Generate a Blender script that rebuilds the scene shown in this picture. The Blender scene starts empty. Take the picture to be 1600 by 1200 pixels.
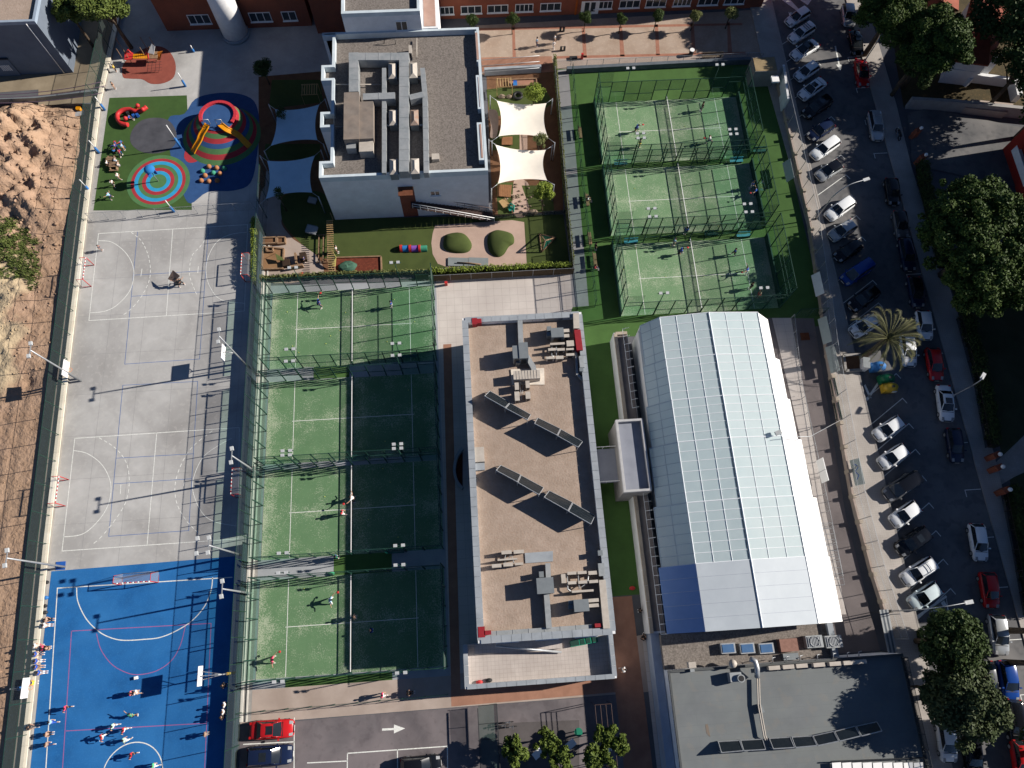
import bpy, math, random
import numpy as np
from mathutils import Vector, Matrix
R = random.Random(7)
C = bpy.context.scene.collection
# ---------------------------------------------------------------- camera (a drone 82.6 m above the sports centre, x = across the courts, y = away)
FPX, NX, NY, YAW, HC = 1131.66, 776.736, 988.012, 0.0665309, 82.642
_d = np.array([NX-800, NY-600, FPX]); _d /= np.linalg.norm(_d)
_X = np.array([1.0, 0, 0])-_d[0]*_d; _X /= np.linalg.norm(_X)
_Y = np.cross(-_d, _X)
_c, _s = math.cos(YAW), math.sin(YAW)
EX = _c*_X+_s*_Y; EY = -_s*_X+_c*_Y; EZ = -_d
def P(px, py, z=0.0):
    """the point of the site, at height z, seen at this place of the survey picture"""
    r = np.array([px-800, py-600, FPX]); t = (HC-z)/(r@_d)
    return (float(t*(r@EX)), float(t*(r@EY)), z)
cam = bpy.data.cameras.new('camera'); co = bpy.data.objects.new('camera', cam); C.objects.link(co)
cx = Vector((EX[0], EY[0], EZ[0])); cy = -Vector((EX[1], EY[1], EZ[1])); cz = -Vector((EX[2], EY[2], EZ[2]))
M = Matrix((( cx[0], cy[0], cz[0], 0), (cx[1], cy[1], cz[1], 0), (cx[2], cy[2], cz[2], HC), (0, 0, 0, 1)))
co.matrix_world = M
cam.sensor_width = 36; cam.lens = FPX/1600*36; cam.clip_end = 3000; cam.clip_start = 1
sc = bpy.context.scene; sc.camera = co
# ---------------------------------------------------------------- light
SUN_EL, SUN_AZ = math.radians(28.7), math.radians(7.0)     # direction towards the sun, azimuth from +x
w = bpy.data.worlds.new('World'); sc.world = w; w.use_nodes = True
nt = w.node_tree; bg = nt.nodes['Background']; sky = nt.nodes.new('ShaderNodeTexSky')
sky.sky_type = 'NISHITA'; sky.sun_disc = False; sky.sun_elevation = SUN_EL
sky.sun_rotation = math.pi/2-SUN_AZ; sky.air_density = .65; sky.dust_density = .2; sky.ozone_density = 5
nt.links.new(sky.outputs[0], bg.inputs[0]); bg.inputs[1].default_value = 0.05
sl = bpy.data.lights.new('sun', 'SUN'); sl.energy = 5.0; sl.angle = math.radians(.5); sl.color = (1, .93, .84)
so = bpy.data.objects.new('sun', sl); C.objects.link(so)
dv = Vector((math.cos(SUN_EL)*math.cos(SUN_AZ), math.cos(SUN_EL)*math.sin(SUN_AZ), math.sin(SUN_EL)))
so.rotation_euler = dv.to_track_quat('Z', 'Y').to_euler(); so.location = dv*150
sc.view_settings.view_transform = 'Standard'; sc.view_settings.look = 'None'
sc.view_settings.exposure = 0.7; sc.view_settings.gamma = 1; sc.view_settings.use_curve_mapping = False
sc.render.engine = 'CYCLES'
sc.cycles.transparent_max_bounces = 24; sc.cycles.max_bounces = 8
# ---------------------------------------------------------------- materials
MATS = {}
def lin(c):
    if isinstance(c, str):
        c = [int(c[i:i+2], 16)/255 for i in (0, 2, 4)]
        c = [x/12.92 if x <= .04045 else ((x+.055)/1.055)**2.4 for x in c]
    return tuple(c)+(1,)
def mat(name, a, b=None, scale=1.0, rough=.85, bump=0, bscale=None, spec=.3, metal=0, big=0, bigc=None, bigscale=.12,
        speck=0, speckc=None, speckscale=12, obj=False, coat=0, alpha=None, distort=0):
    """a/b mixed by noise, a slow second noise towards bigc, small specks of speckc, bump"""
    if name in MATS: return MATS[name]
    m = bpy.data.materials.new(name); m.use_nodes = True; t = m.node_tree; N = t.nodes; L = t.links
    pb = N['Principled BSDF']; a = lin(a); b = lin(b) if b else tuple(x*.8 for x in a[:3])+(1,)
    if obj: g = N.new('ShaderNodeTexCoord'); pos = g.outputs['Object']
    else: g = N.new('ShaderNodeNewGeometry'); pos = g.outputs['Position']
    n = N.new('ShaderNodeTexNoise'); n.inputs['Scale'].default_value = scale; n.inputs['Detail'].default_value = 6
    n.inputs['Roughness'].default_value = .65; n.inputs['Distortion'].default_value = distort; L.new(pos, n.inputs['Vector'])
    r = N.new('ShaderNodeMapRange'); r.inputs[1].default_value = .32; r.inputs[2].default_value = .68; L.new(n.outputs[0], r.inputs[0])
    mx = N.new('ShaderNodeMix'); mx.data_type = 'RGBA'; mx.inputs[6].default_value = a; mx.inputs[7].default_value = b
    L.new(r.outputs[0], mx.inputs[0]); out = mx.outputs[2]
    if big:
        n2 = N.new('ShaderNodeTexNoise'); n2.inputs['Scale'].default_value = bigscale; n2.inputs['Detail'].default_value = 4; L.new(pos, n2.inputs['Vector'])
        n2.inputs['Distortion'].default_value = .6
        r2 = N.new('ShaderNodeMapRange'); r2.inputs[1].default_value = .4; r2.inputs[2].default_value = .7; r2.inputs[4].default_value = big; L.new(n2.outputs[0], r2.inputs[0])
        m2 = N.new('ShaderNodeMix'); m2.data_type = 'RGBA'; L.new(r2.outputs[0], m2.inputs[0]); L.new(out, m2.inputs[6]); m2.inputs[7].default_value = lin(bigc) if bigc else b; out = m2.outputs[2]
    if speck:
        v = N.new('ShaderNodeTexNoise'); v.inputs['Scale'].default_value = speckscale; v.inputs['Detail'].default_value = 2; L.new(pos, v.inputs['Vector'])
        r3 = N.new('ShaderNodeMapRange'); r3.inputs[1].default_value = .56; r3.inputs[2].default_value = .64; r3.inputs[4].default_value = speck; L.new(v.outputs[0], r3.inputs[0])
        m3 = N.new('ShaderNodeMix'); m3.data_type = 'RGBA'; L.new(r3.outputs[0], m3.inputs[0]); L.new(out, m3.inputs[6]); m3.inputs[7].default_value = lin(speckc) if speckc else b; out = m3.outputs[2]
    L.new(out, pb.inputs['Base Color']); pb.inputs['Roughness'].default_value = rough
    pb.inputs['Specular IOR Level'].default_value = spec; pb.inputs['Metallic'].default_value = metal; pb.inputs['Coat Weight'].default_value = coat
    if bump:
        n4 = N.new('ShaderNodeTexNoise'); n4.inputs['Scale'].default_value = bscale or scale*6; n4.inputs['Detail'].default_value = 3; L.new(pos, n4.inputs['Vector'])
        bp = N.new('ShaderNodeBump'); bp.inputs['Strength'].default_value = 1; bp.inputs['Distance'].default_value = bump; L.new(n4.outputs[0], bp.inputs['Height']); L.new(bp.outputs[0], pb.inputs['Normal'])
    if alpha is not None: pb.inputs['Alpha'].default_value = alpha
    MATS[name] = m; m['out'] = 1
    return m
def wrap_tex(m, kind, colour, scale, amount, **k):
    """lays a brick, voronoi or wave pattern over the base colour of a material"""
    t = m.node_tree; N = t.nodes; L = t.links; pb = N['Principled BSDF']; src = pb.inputs['Base Color'].links[0].from_socket
    g = N.new('ShaderNodeNewGeometry'); mp = N.new('ShaderNodeMapping'); mp.inputs['Rotation'].default_value = k.get('rot', (0, 0, 0)); L.new(g.outputs['Position'], mp.inputs[0])
    if kind == 'brick':
        b = N.new('ShaderNodeTexBrick'); b.inputs['Scale'].default_value = scale; b.inputs['Mortar Size'].default_value = k.get('mortar', .02)
        b.inputs['Brick Width'].default_value = k.get('bw', .5); b.inputs['Row Height'].default_value = k.get('rh', .25); b.offset = k.get('offset', .5); fac = b.outputs['Fac']
    elif kind == 'cells':
        b = N.new('ShaderNodeTexVoronoi'); b.inputs['Scale'].default_value = scale
        b.feature = 'F1'; r = N.new('ShaderNodeMapRange'); r.inputs[1].default_value = k.get('lo', .25); r.inputs[2].default_value = k.get('hi', .75); L.new(b.outputs['Distance'], r.inputs[0]); fac = r.outputs[0]
    elif kind == 'wave':
        b = N.new('ShaderNodeTexWave'); b.inputs['Scale'].default_value = scale; b.bands_direction = k.get('dir', 'X'); b.inputs['Distortion'].default_value = k.get('distort', 0); fac = b.outputs['Fac']
        if k.get('sharp'): r = N.new('ShaderNodeMapRange'); r.inputs[1].default_value = 1-k['sharp']; L.new(fac, r.inputs[0]); fac = r.outputs[0]
    L.new(mp.outputs[0], b.inputs['Vector'])
    mu = N.new('ShaderNodeMath'); mu.operation = 'MULTIPLY'; mu.inputs[1].default_value = amount; L.new(fac, mu.inputs[0])
    mx = N.new('ShaderNodeMix'); mx.data_type = 'RGBA'; L.new(mu.outputs[0], mx.inputs[0]); L.new(src, mx.inputs[6]); mx.inputs[7].default_value = lin(colour); L.new(mx.outputs[2], pb.inputs['Base Color'])
    return m
def glass(name, col, alpha, rough=.08):
    if name in MATS: return MATS[name]
    m = bpy.data.materials.new(name); m.use_nodes = True; t = m.node_tree; N = t.nodes; L = t.links; N.remove(N['Principled BSDF'])
    tr = N.new('ShaderNodeBsdfTransparent'); tr.inputs[0].default_value = lin(col); gl = N.new('ShaderNodeBsdfGlossy'); gl.inputs['Roughness'].default_value = rough
    mx = N.new('ShaderNodeMixShader'); mx.inputs[0].default_value = alpha; L.new(tr.outputs[0], mx.inputs[1]); L.new(gl.outputs[0], mx.inputs[2]); L.new(mx.outputs[0], N['Material Output'].inputs[0])
    MATS[name] = m; return m
def netting(name, col, alpha):
    if name in MATS: return MATS[name]
    m = bpy.data.materials.new(name); m.use_nodes = True; t = m.node_tree; N = t.nodes; L = t.links; N.remove(N['Principled BSDF'])
    tr = N.new('ShaderNodeBsdfTransparent'); df = N.new('ShaderNodeBsdfDiffuse'); df.inputs[0].default_value = lin(col)
    mx = N.new('ShaderNodeMixShader'); mx.inputs[0].default_value = alpha; L.new(tr.outputs[0], mx.inputs[1]); L.new(df.outputs[0], mx.inputs[2]); L.new(mx.outputs[0], N['Material Output'].inputs[0])
    MATS[name] = m; return m
# ---------------------------------------------------------------- mesh helpers
ROOT = {}
class MB:
    def __init__(s): s.v = []; s.f = []; s.sm = []
    def add(s, vs, fs, smooth=False):
        o = len(s.v); s.v += [tuple(v) for v in vs]; s.f += [tuple(i+o for i in f) for f in fs]; s.sm += [smooth]*len(fs); return s
    def hexa(s, b, t): return s.add(list(b)+list(t), [(3, 2, 1, 0), (4, 5, 6, 7), (0, 1, 5, 4), (1, 2, 6, 5), (2, 3, 7, 6), (3, 0, 4, 7)])
    def box(s, x0, y0, z0, x1, y1, z1):
        if x0 > x1: x0, x1 = x1, x0
        if y0 > y1: y0, y1 = y1, y0
        return s.hexa([(x0, y0, z0), (x1, y0, z0), (x1, y1, z0), (x0, y1, z0)], [(x0, y0, z1), (x1, y0, z1), (x1, y1, z1), (x0, y1, z1)])
    def obox(s, c, sz, rz=0, base=False):
        hx, hy = sz[0]/2, sz[1]/2; z0 = c[2] if base else c[2]-sz[2]/2; z1 = z0+sz[2]; a, b = math.cos(rz), math.sin(rz)
        q = [(c[0]+x*a-y*b, c[1]+x*b+y*a) for x, y in ((-hx, -hy), (hx, -hy), (hx, hy), (-hx, hy))]
        return s.hexa([(x, y, z0) for x, y in q], [(x, y, z1) for x, y in q])
    def prism(s, p, z0, z1):
        n = len(p); ar = sum(p[i][0]*p[(i+1) % n][1]-p[(i+1) % n][0]*p[i][1] for i in range(n))
        if ar < 0: p = p[::-1]
        return s.add([(q[0], q[1], z0) for q in p]+[(q[0], q[1], z1) for q in p], [tuple(range(n))[::-1], tuple(range(n, 2*n))]+[(i, (i+1) % n, n+(i+1) % n, n+i) for i in range(n)])
    def slab(s, q, th):
        a, b, c = Vector(q[0]), Vector(q[1]), Vector(q[2]); n = (b-a).cross(c-b).normalized()
        if n.z < 0: q = q[::-1]; n = -n
        return s.hexa([tuple(Vector(p)-n*th) for p in q], [tuple(p) for p in q])
    def tube(s, pts, r, n=6, smooth=True):
        pts = [Vector(p) for p in pts]; m = len(pts); rr = r if isinstance(r, (list, tuple)) else [r]*m; vs = []
        for i, p in enumerate(pts):
            d = (pts[min(i+1, m-1)]-pts[max(i-1, 0)]).normalized(); u = d.cross(Vector((0, 0, 1)))
            if u.length < .05: u = d.cross(Vector((1, 0, 0)))
            u.normalize(); w_ = d.cross(u)
            vs += [p+(u*math.cos(2*math.pi*k/n)+w_*math.sin(2*math.pi*k/n))*rr[i] for k in range(n)]
        fs = [(i*n+k, (i+1)*n+k, (i+1)*n+(k+1) % n, i*n+(k+1) % n) for i in range(m-1) for k in range(n)]
        o = len(s.v); s.add(vs, fs, smooth); s.add([], []); s.f += [tuple(o+k for k in range(n)), tuple(o+(m-1)*n+k for k in range(n))[::-1]]; s.sm += [False]*2; return s
    def bar(s, a, b, w_=.06):
        return s.tube([a, b], w_*.7, 4, False)
    def ball(s, c, r, n=10, m=6, top=1.0, bot=-1.0):
        rx, ry, rz = r if isinstance(r, (tuple, list)) else (r, r, r); vs = []
        t0 = math.asin(bot); t1 = math.asin(top)
        for j in range(m+1):
            t = t0+(t1-t0)*j/m; vs += [(c[0]+rx*math.cos(t)*math.cos(2*math.pi*k/n), c[1]+ry*math.cos(t)*math.sin(2*math.pi*k/n), c[2]+rz*math.sin(t)) for k in range(n)]
        fs = [(j*n+k, j*n+(k+1) % n, (j+1)*n+(k+1) % n, (j+1)*n+k) for j in range(m) for k in range(n)]
        return s.add(vs, fs, True)
    def cyl(s, c, r, h, n=16, r2=None):
        r2 = r if r2 is None else r2
        vs = [(c[0]+r*math.cos(2*math.pi*k/n), c[1]+r*math.sin(2*math.pi*k/n), c[2]) for k in range(n)]+[(c[0]+r2*math.cos(2*math.pi*k/n), c[1]+r2*math.sin(2*math.pi*k/n), c[2]+h) for k in range(n)]
        o = len(s.v); s.add(vs, [(k, (k+1) % n, n+(k+1) % n, n+k) for k in range(n)], n > 8)
        s.f += [tuple(range(o, o+n))[::-1], tuple(range(o+n, o+2*n))]; s.sm += [False]*2; return s
    def mesh(s, name, off=(0, 0, 0), rz=0):
        me = bpy.data.meshes.new(name); a, b = math.cos(-rz), math.sin(-rz)
        vs = [((x-off[0])*a-(y-off[1])*b, (x-off[0])*b+(y-off[1])*a, z-off[2]) for x, y, z in s.v] if (rz or any(off)) else s.v
        me.from_pydata(vs, [], s.f); me.polygons.foreach_set('use_smooth', s.sm); me.update(); return me
    def build(s, name, m, parent=None, label=None):
        off, rz = ROOT.get(parent.name, ((0, 0, 0), 0)) if parent else ((0, 0, 0), 0)
        return link(name, s.mesh(name, off, rz), m, parent, label)
def link(name, me, m, parent=None, label=None):
    if m and not me.materials: me.materials.append(m)
    o = bpy.data.objects.new(name, me); C.objects.link(o)
    if parent: o.parent = parent; ROOT[o.name] = ROOT.get(parent.name, ((0, 0, 0), 0))
    if label: o['label'] = label
    return o
def inst(src, name, loc, rz, m=None, parent=None, scale=None):
    """another object sharing the mesh of src, put at a world place under parent"""
    o = bpy.data.objects.new(name, src if isinstance(src, bpy.types.Mesh) else src.data); C.objects.link(o)
    if parent:
        off, r0 = ROOT[parent.name]; a, b = math.cos(-r0), math.sin(-r0); x, y = loc[0]-off[0], loc[1]-off[1]
        loc = (x*a-y*b, x*b+y*a, loc[2]-off[2]); rz -= r0; o.parent = parent; ROOT[o.name] = ROOT[parent.name]
    o.location = loc; o.rotation_euler = (0, 0, rz)
    if scale: o.scale = scale
    if m and len(o.material_slots): o.material_slots[0].link = 'OBJECT'; o.material_slots[0].material = m
    return o
def tag(o, label, cat, group=None):
    o['label'] = label; o['category'] = cat
    if group: o['group'] = group
    return o
def thing(name, label, cat, loc=(0, 0, 0), rz=0, group=None):
    o = bpy.data.objects.new(name, None); C.objects.link(o); o.location = loc; o.rotation_euler = (0, 0, rz); o.empty_display_size = .3
    ROOT[o.name] = (tuple(loc), rz); return tag(o, label, cat, group)
def copy_tree(o, loc, rz, label, group=None, mats={}, name=None, scale=None):
    r = o.copy(); C.objects.link(r); r.location = loc; r.rotation_euler = (0, 0, rz); r['label'] = label
    if scale: r.scale = scale
    if group: r['group'] = group
    if name: r.name = name
    def rec(a, b):
        for ch in a.children:
            c = ch.copy(); C.objects.link(c); c.parent = b
            k = c.name.split('.')[0]
            if k in mats and len(c.material_slots): c.material_slots[0].link = 'OBJECT'; c.material_slots[0].material = mats[k]
            rec(ch, c)
    rec(o, r); ROOT[r.name] = (tuple(loc), rz); return r
def remove_tree(o):
    for ch in list(o.children): remove_tree(ch)
    bpy.data.objects.remove(o)
def structure(o): o['kind'] = 'structure'; return o
def curve(pts, n=6, closed=True):
    """a smooth line through the points"""
    m = len(pts); out = []
    for i in range(m if closed else m-1):
        p = [np.array(pts[(i+k) % m] if closed else pts[min(max(i+k, 0), m-1)], float) for k in (-1, 0, 1, 2)]
        for j in range(n):
            t = j/n; out.append(tuple(.5*((2*p[1])+(-p[0]+p[2])*t+(2*p[0]-5*p[1]+4*p[2]-p[3])*t*t+(-p[0]+3*p[1]-3*p[2]+p[3])*t**3)))
    if not closed: out.append(tuple(pts[-1]))
    return out
def px(pts, z=0): return [P(p[0], p[1], z)[:2] for p in pts]
def sheet(name, poly, z, m, parent=None):
    n = len(poly); ar = sum(poly[i][0]*poly[(i+1) % n][1]-poly[(i+1) % n][0]*poly[i][1] for i in range(n))
    if ar < 0: poly = poly[::-1]
    b = MB(); b.add([(p[0], p[1], z) for p in poly], [tuple(range(n))]); o = b.build(name, m, parent)
    return o if parent else structure(o)
def rect(x0, y0, x1, y1): return [(x0, y0), (x1, y0), (x1, y1), (x0, y1)]
def strip(b, pts, w_, z, dash=None):
    """a flat painted line of width w_ along the points"""
    pts = [Vector(p[:2]) for p in pts]
    if dash:
        segs = []; on = True; left = dash[0]; a = pts[0]; i = 1; cur = [a]
        while i < len(pts):
            d = (pts[i]-a).length
            if d <= left: a = pts[i]; left -= d; i += 1; cur.append(a)
            else:
                a = a+(pts[i]-a)*(left/d); cur.append(a)
                if on: segs.append(cur)
                on = not on; left = dash[0] if on else dash[1]; cur = [a]
        for sg in segs: strip(b, sg, w_, z)
        return b
    m = len(pts); vs = []
    for i, p in enumerate(pts):
        d0 = (pts[i]-pts[i-1]).normalized() if i else (pts[1]-pts[0]).normalized(); d1 = (pts[i+1]-pts[i]).normalized() if i < m-1 else d0
        n = Vector((-(d0+d1).y, (d0+d1).x)); n = n.normalized() if n.length > .01 else Vector((-d0.y, d0.x)); k = 1/max(.5, n.dot(Vector((-d0.y, d0.x))))
        vs += [(p.x-n.x*w_/2*k, p.y-n.y*w_/2*k, z), (p.x+n.x*w_/2*k, p.y+n.y*w_/2*k, z)]
    return b.add(vs, [(2*i, 2*i+2, 2*i+3, 2*i+1) for i in range(m-1)])
def wallline(b, pts, w_, z0, z1):
    """a wall of width w_ along the points"""
    for p, q in zip(pts, pts[1:]):
        d = Vector((q[0]-p[0], q[1]-p[1])); n = Vector((-d.y, d.x)).normalized()*w_/2
        b.hexa([(p[0]-n.x, p[1]-n.y, z0), (q[0]-n.x, q[1]-n.y, z0), (q[0]+n.x, q[1]+n.y, z0), (p[0]+n.x, p[1]+n.y, z0)],
               [(p[0]-n.x, p[1]-n.y, z1), (q[0]-n.x, q[1]-n.y, z1), (q[0]+n.x, q[1]+n.y, z1), (p[0]+n.x, p[1]+n.y, z1)])
    return b
ORD = ['first', 'second', 'third', 'fourth', 'fifth', 'sixth', 'seventh', 'eighth', 'ninth', 'tenth', 'eleventh', 'twelfth', 'thirteenth', 'fourteenth', 'fifteenth', 'sixteenth', 'seventeenth', 'eighteenth', 'nineteenth', 'twentieth', 'twenty-first', 'twenty-second', 'twenty-third', 'twenty-fourth', 'twenty-fifth', 'twenty-sixth']
# colours shared by many things
m_conc = mat('pale_concrete', '989591', '85827e', .35, bump=.004, bscale=9, big=.75, bigc='6f6d6c', bigscale=.16, speck=.25, speckc='a9a6a0', speckscale=3)
m_white = mat('white_paint', (.78, .78, .77), (.66, .66, .66), 2, .6)
m_line = mat('white_line_paint', (.78, .78, .75), (.5, .52, .48), 6, .8)
m_steel = mat('galvanised_steel', (.42, .44, .45), (.3, .31, .33), 3, .45, metal=.5)
m_duct = mat('duct_sheet_metal', (.30, .32, .33), (.24, .26, .27), 2.5, .55, metal=.25, big=.5, bigc=(.4, .4, .4), bigscale=.8)
m_green_steel = mat('dark_green_painted_steel', (.012, .05, .035), (.01, .04, .03), 4, .5)
m_black = mat('black_rubber', (.012, .012, .014), (.02, .02, .02), 3, .6)
m_dark = mat('dark_painted_metal', (.03, .033, .036), None, 3, .5)
m_red = mat('red_paint', (.5, .03, .03), (.4, .03, .03), 3, .5)
m_blue = mat('blue_paint', (.02, .1, .4), (.02, .08, .3), 3, .5)
m_wood = mat('weathered_wood', (.27, .17, .1), (.16, .1, .06), 3, .8)
m_wall_white = mat('white_render', (.72, .73, .74), (.62, .63, .64), 1.2, .9, big=.4, bigc=(.55, .55, .55), bigscale=.5)
# ================================================================ THE SETTING
m_earth = mat('bare_earth', '9a7256', '7f5a42', .5, bump=.05, bscale=3, big=.5, bigc='a8876a', speck=.4, speckc='6b4a36', speckscale=2)
m_asph = mat('asphalt', '55565a', '484a50', .7, .9, bump=.004, bscale=20, big=.5, bigc='66666a', bigscale=.15)
g = MB(); g.box(-1500, -1500, -4.2, 1500, 1500, -4.0); structure(g.build('ground', m_earth))
WL = [(-47.0, -60), (-48.2, -9.7), (-48.55, 2.5), (-48.95, 12.5), (-49.4, 31.1), (-49.85, 53.3), (-50.15, 72.0), (-49.4, 84), (-48.5, 110)]
g = MB(); g.prism(WL[:7]+[(-56, 72.6), (-78, 73.8), (-300, 80), (-300, 400), (400, 400), (400, -300), (-45, -300)], -4.0, 0); structure(g.build('site_ground', m_asph))
# --- excavation on the left: a dug terrain with heaps
def soil_mat():
    m = mat('excavated_soil', 'a58a75', '947963', .35, .95, bump=.2, bscale=2.2, big=.55, bigc='a68c74', bigscale=.09, speck=.35, speckc='7d6450', speckscale=1.3, distort=1.2)
    t = m.node_tree; N = t.nodes; L = t.links; pb = N['Principled BSDF']; src = pb.inputs['Base Color'].links[0].from_socket
    g = N.new('ShaderNodeNewGeometry'); s = N.new('ShaderNodeSeparateXYZ'); L.new(g.outputs['Position'], s.inputs[0])
    n = N.new('ShaderNodeTexNoise'); n.inputs['Scale'].default_value = .25; n.inputs['Detail'].default_value = 8; L.new(g.outputs['Position'], n.inputs[0])
    # a bed of pale gravelly soil along the far left of the pit
    a = N.new('ShaderNodeMath'); a.operation = 'MULTIPLY_ADD'; a.inputs[1].default_value = 9; L.new(n.outputs[0], a.inputs[0]); L.new(s.outputs[0], a.inputs[2])
    r = N.new('ShaderNodeMapRange'); r.inputs[1].default_value = -51.6; r.inputs[2].default_value = -53.4; r.inputs[3].default_value = 0; r.inputs[4].default_value = 1; L.new(a.outputs[0], r.inputs[0])
    y = N.new('ShaderNodeMapRange'); y.inputs[1].default_value = 12; y.inputs[2].default_value = 8; L.new(s.outputs[1], y.inputs[0])
    y2 = N.new('ShaderNodeMapRange'); y2.inputs[1].default_value = 29; y2.inputs[2].default_value = 34; L.new(s.outputs[1], y2.inputs[0])
    y3 = N.new('ShaderNodeMapRange'); y3.inputs[1].default_value = 50; y3.inputs[2].default_value = 46; L.new(s.outputs[1], y3.inputs[0])
    mn = N.new('ShaderNodeMath'); mn.operation = 'MULTIPLY'; L.new(y2.outputs[0], mn.inputs[0]); L.new(y3.outputs[0], mn.inputs[1])
    ad = N.new('ShaderNodeMath'); ad.operation = 'ADD'; L.new(mn.outputs[0], ad.inputs[0]); L.new(y.outputs[0], ad.inputs[1]); ad.use_clamp = True
    mu = N.new('ShaderNodeMath'); mu.operation = 'MULTIPLY'; L.new(ad.outputs[0], mu.inputs[0]); L.new(r.outputs[0], mu.inputs[1])
    mx = N.new('ShaderNodeMix'); mx.data_type = 'RGBA'; L.new(mu.outputs[0], mx.inputs[0]); L.new(src, mx.inputs[6]); mx.inputs[7].default_value = lin('b3a184'); L.new(mx.outputs[2], pb.inputs['Base Color'])
    return m
def fnoise(x, y, s, seed=0):
    xs, ys = x/s+seed*17.3, y/s+seed*9.1
    return (math.sin(xs*1.3+1.7*math.sin(ys*.7+seed))+math.sin(ys*1.7+1.3*math.sin(xs*.9))+.5*math.sin(xs*3.1+ys*2.3+seed)+.5*math.sin(ys*4.1-xs*2.7))/3
HSC = .45
HEAPS = [(P(20, 205)[:2], 5, 4.0), (P(60, 225)[:2], 4.2, 3.2), (P(25, 285)[:2], 5.5, 4.2), (P(85, 270)[:2], 3.4, 1.6), (P(-15, 240)[:2], 6, 4), (P(45, 180)[:2], 3.2, 2.2), (P(95, 195)[:2], 2.6, 1.6), (P(100, 235)[:2], 3, 1.2), (P(60, 320)[:2], 3, 1.5),
         (P(10, 385)[:2], 3.6, 1.6), (P(-10, 420)[:2], 5, 1.8), (P(15, 480)[:2], 3, 1.2), (P(-5, 540)[:2], 4.5, 1.5), (P(22, 450)[:2], 2, .9), (P(28, 590)[:2], 2, -1.4)]
def pit_z(x, y):
    z = -1.1
    for (hx, hy), r, h in HEAPS:
        d = ((x-hx)**2+(y-hy)**2)/(r*r)
        if d < 5: z += HSC*h*math.exp(-d*1.5)*(1+.35*fnoise(x, y, 1.1, 3)+.25*fnoise(x, y, .45, 6))
    far = max(0, min(1, (-52.5-x)/3)); rough = max(0, min(1, (y-34)/14))*far+.15*far
    # wheel ruts of the diggers run along the pit
    z += .07*math.sin(x*3.9+.6*math.sin(y*.13))*(1-rough)*far
    return z+rough*(.35*fnoise(x, y, 2.2, 1)+.16*fnoise(x, y, .8, 2)+.14*fnoise(x, y, .4, 4))
gx0, gx1, gy0, gy1, st = -88, -47, -30, 73.6, .32
nx, ny = int((gx1-gx0)/st)+1, int((gy1-gy0)/st)+1
g = MB(); g.v = [(gx0+i*st, gy0+j*st, pit_z(gx0+i*st, gy0+j*st)) for j in range(ny) for i in range(nx)]
g.f = [(j*nx+i, j*nx+i+1, (j+1)*nx+i+1, (j+1)*nx+i) for j in range(ny-1) for i in range(nx-1)]; g.sm = [True]*len(g.f)
structure(g.build('excavation_ground', soil_mat()))
# clods and stones thrown over the heaps, nobody could count them
g = MB()
for i in range(1500):
    x = R.uniform(-74, -52.5); y = R.uniform(33, 72) if R.random() < .8 else R.uniform(-8, 33); r = R.choice([.06, .08, .12, .16, .25])*(1 if y > 50 else .6)
    g.ball((x, y, pit_z(x, y)+r*.3), (r*R.uniform(.8, 1.4), r, r*.8), 5, 3)
o = g.build('soil_clod', soil_mat()); tag(o, 'brown clods and stones scattered over the excavated heaps', 'stones'); o['kind'] = 'stuff'
m_grass = mat('wild_grass', (.13, .16, .04), (.07, .10, .025), 1.2, .9)
def blades(b, x, y, z, n, r, h):
    for i in range(n):
        a = R.uniform(0, 6.28); q = r*math.sqrt(R.random()); bx, by = x+q*math.cos(a), y+q*math.sin(a); c = R.uniform(0, 6.28); hh = h*R.uniform(.6, 1.2); l = R.uniform(.3, .8)*hh
        b.add([(bx-.06*math.sin(c), by+.06*math.cos(c), z), (bx+.06*math.sin(c), by-.06*math.cos(c), z), (bx+l*math.cos(c), by+l*math.sin(c), z+hh)], [(0, 1, 2)])
g = MB()
for (qx, qy, rr, n) in [(15, 365, 2.0, 420), (35, 385, 1.8, 380), (10, 405, 2.4, 700), (35, 415, 1.7, 420), (-8, 385, 2.4, 500), (45, 425, 1.0, 120), (5, 345, 1.2, 150), (45, 440, .6, 60)]:
    X, Y, _ = P(qx, qy)
    for i in range(n//6):
        a = R.uniform(0, 6.28); q = rr*math.sqrt(R.random()); x, y = X+q*math.cos(a), Y+q*math.sin(a); blades(g, x, y, pit_z(x, y), 14, .35, .35)
o = g.build('wild_grass', m_grass); tag(o, 'patch of green wild grass on the heap in the dug ground', 'grass'); o['kind'] = 'stuff'
# --- left boundary: retaining wall with cream cap and a netting fence on top
t = thing('boundary_wall', 'long cream-capped boundary wall between the dug ground and the pitches', 'wall', (-49, 30, 0))
b = MB(); wallline(b, WL, .5, -3.9, .5); b.build('wall', mat('grey_wall_render', '8b8780', '77736d', .6, .9), t)
b = MB(); wallline(b, [(x-.72, y) for x, y in WL[1:7]], .9, -3.9, .2); b.build('outer_ledge', mat('grey_brown_ledge', '8f857b', '7d736a', .8, .9, big=.5, bigc='6f665e', bigscale=.5), t)
m_cap = mat('cream_coping', 'e2dac8', 'd4cab5', .8, .8, big=.4, bigc='c2b7a3', bigscale=.4)
mcap = None; k = 0
for p, q in zip(WL[1:-1], WL[2:]):
    d = Vector((q[0]-p[0], q[1]-p[1])); L_ = d.length; d.normalize(); n = max(1, int(L_/2.0)); st_ = L_/n
    for i in range(n):
        c = (p[0]+d.x*st_*(i+.5), p[1]+d.y*st_*(i+.5), .5)
        if mcap is None: z_ = MB(); z_.obox((0, 0, 0), (1.985, .62, .1), 0, True); mcap = z_.mesh('coping_slab'); mcap.materials.append(m_cap)
        inst(mcap, 'coping_slab', c, math.atan2(d.y, d.x), None, t, (st_/2.0, 1, 1))
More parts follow.
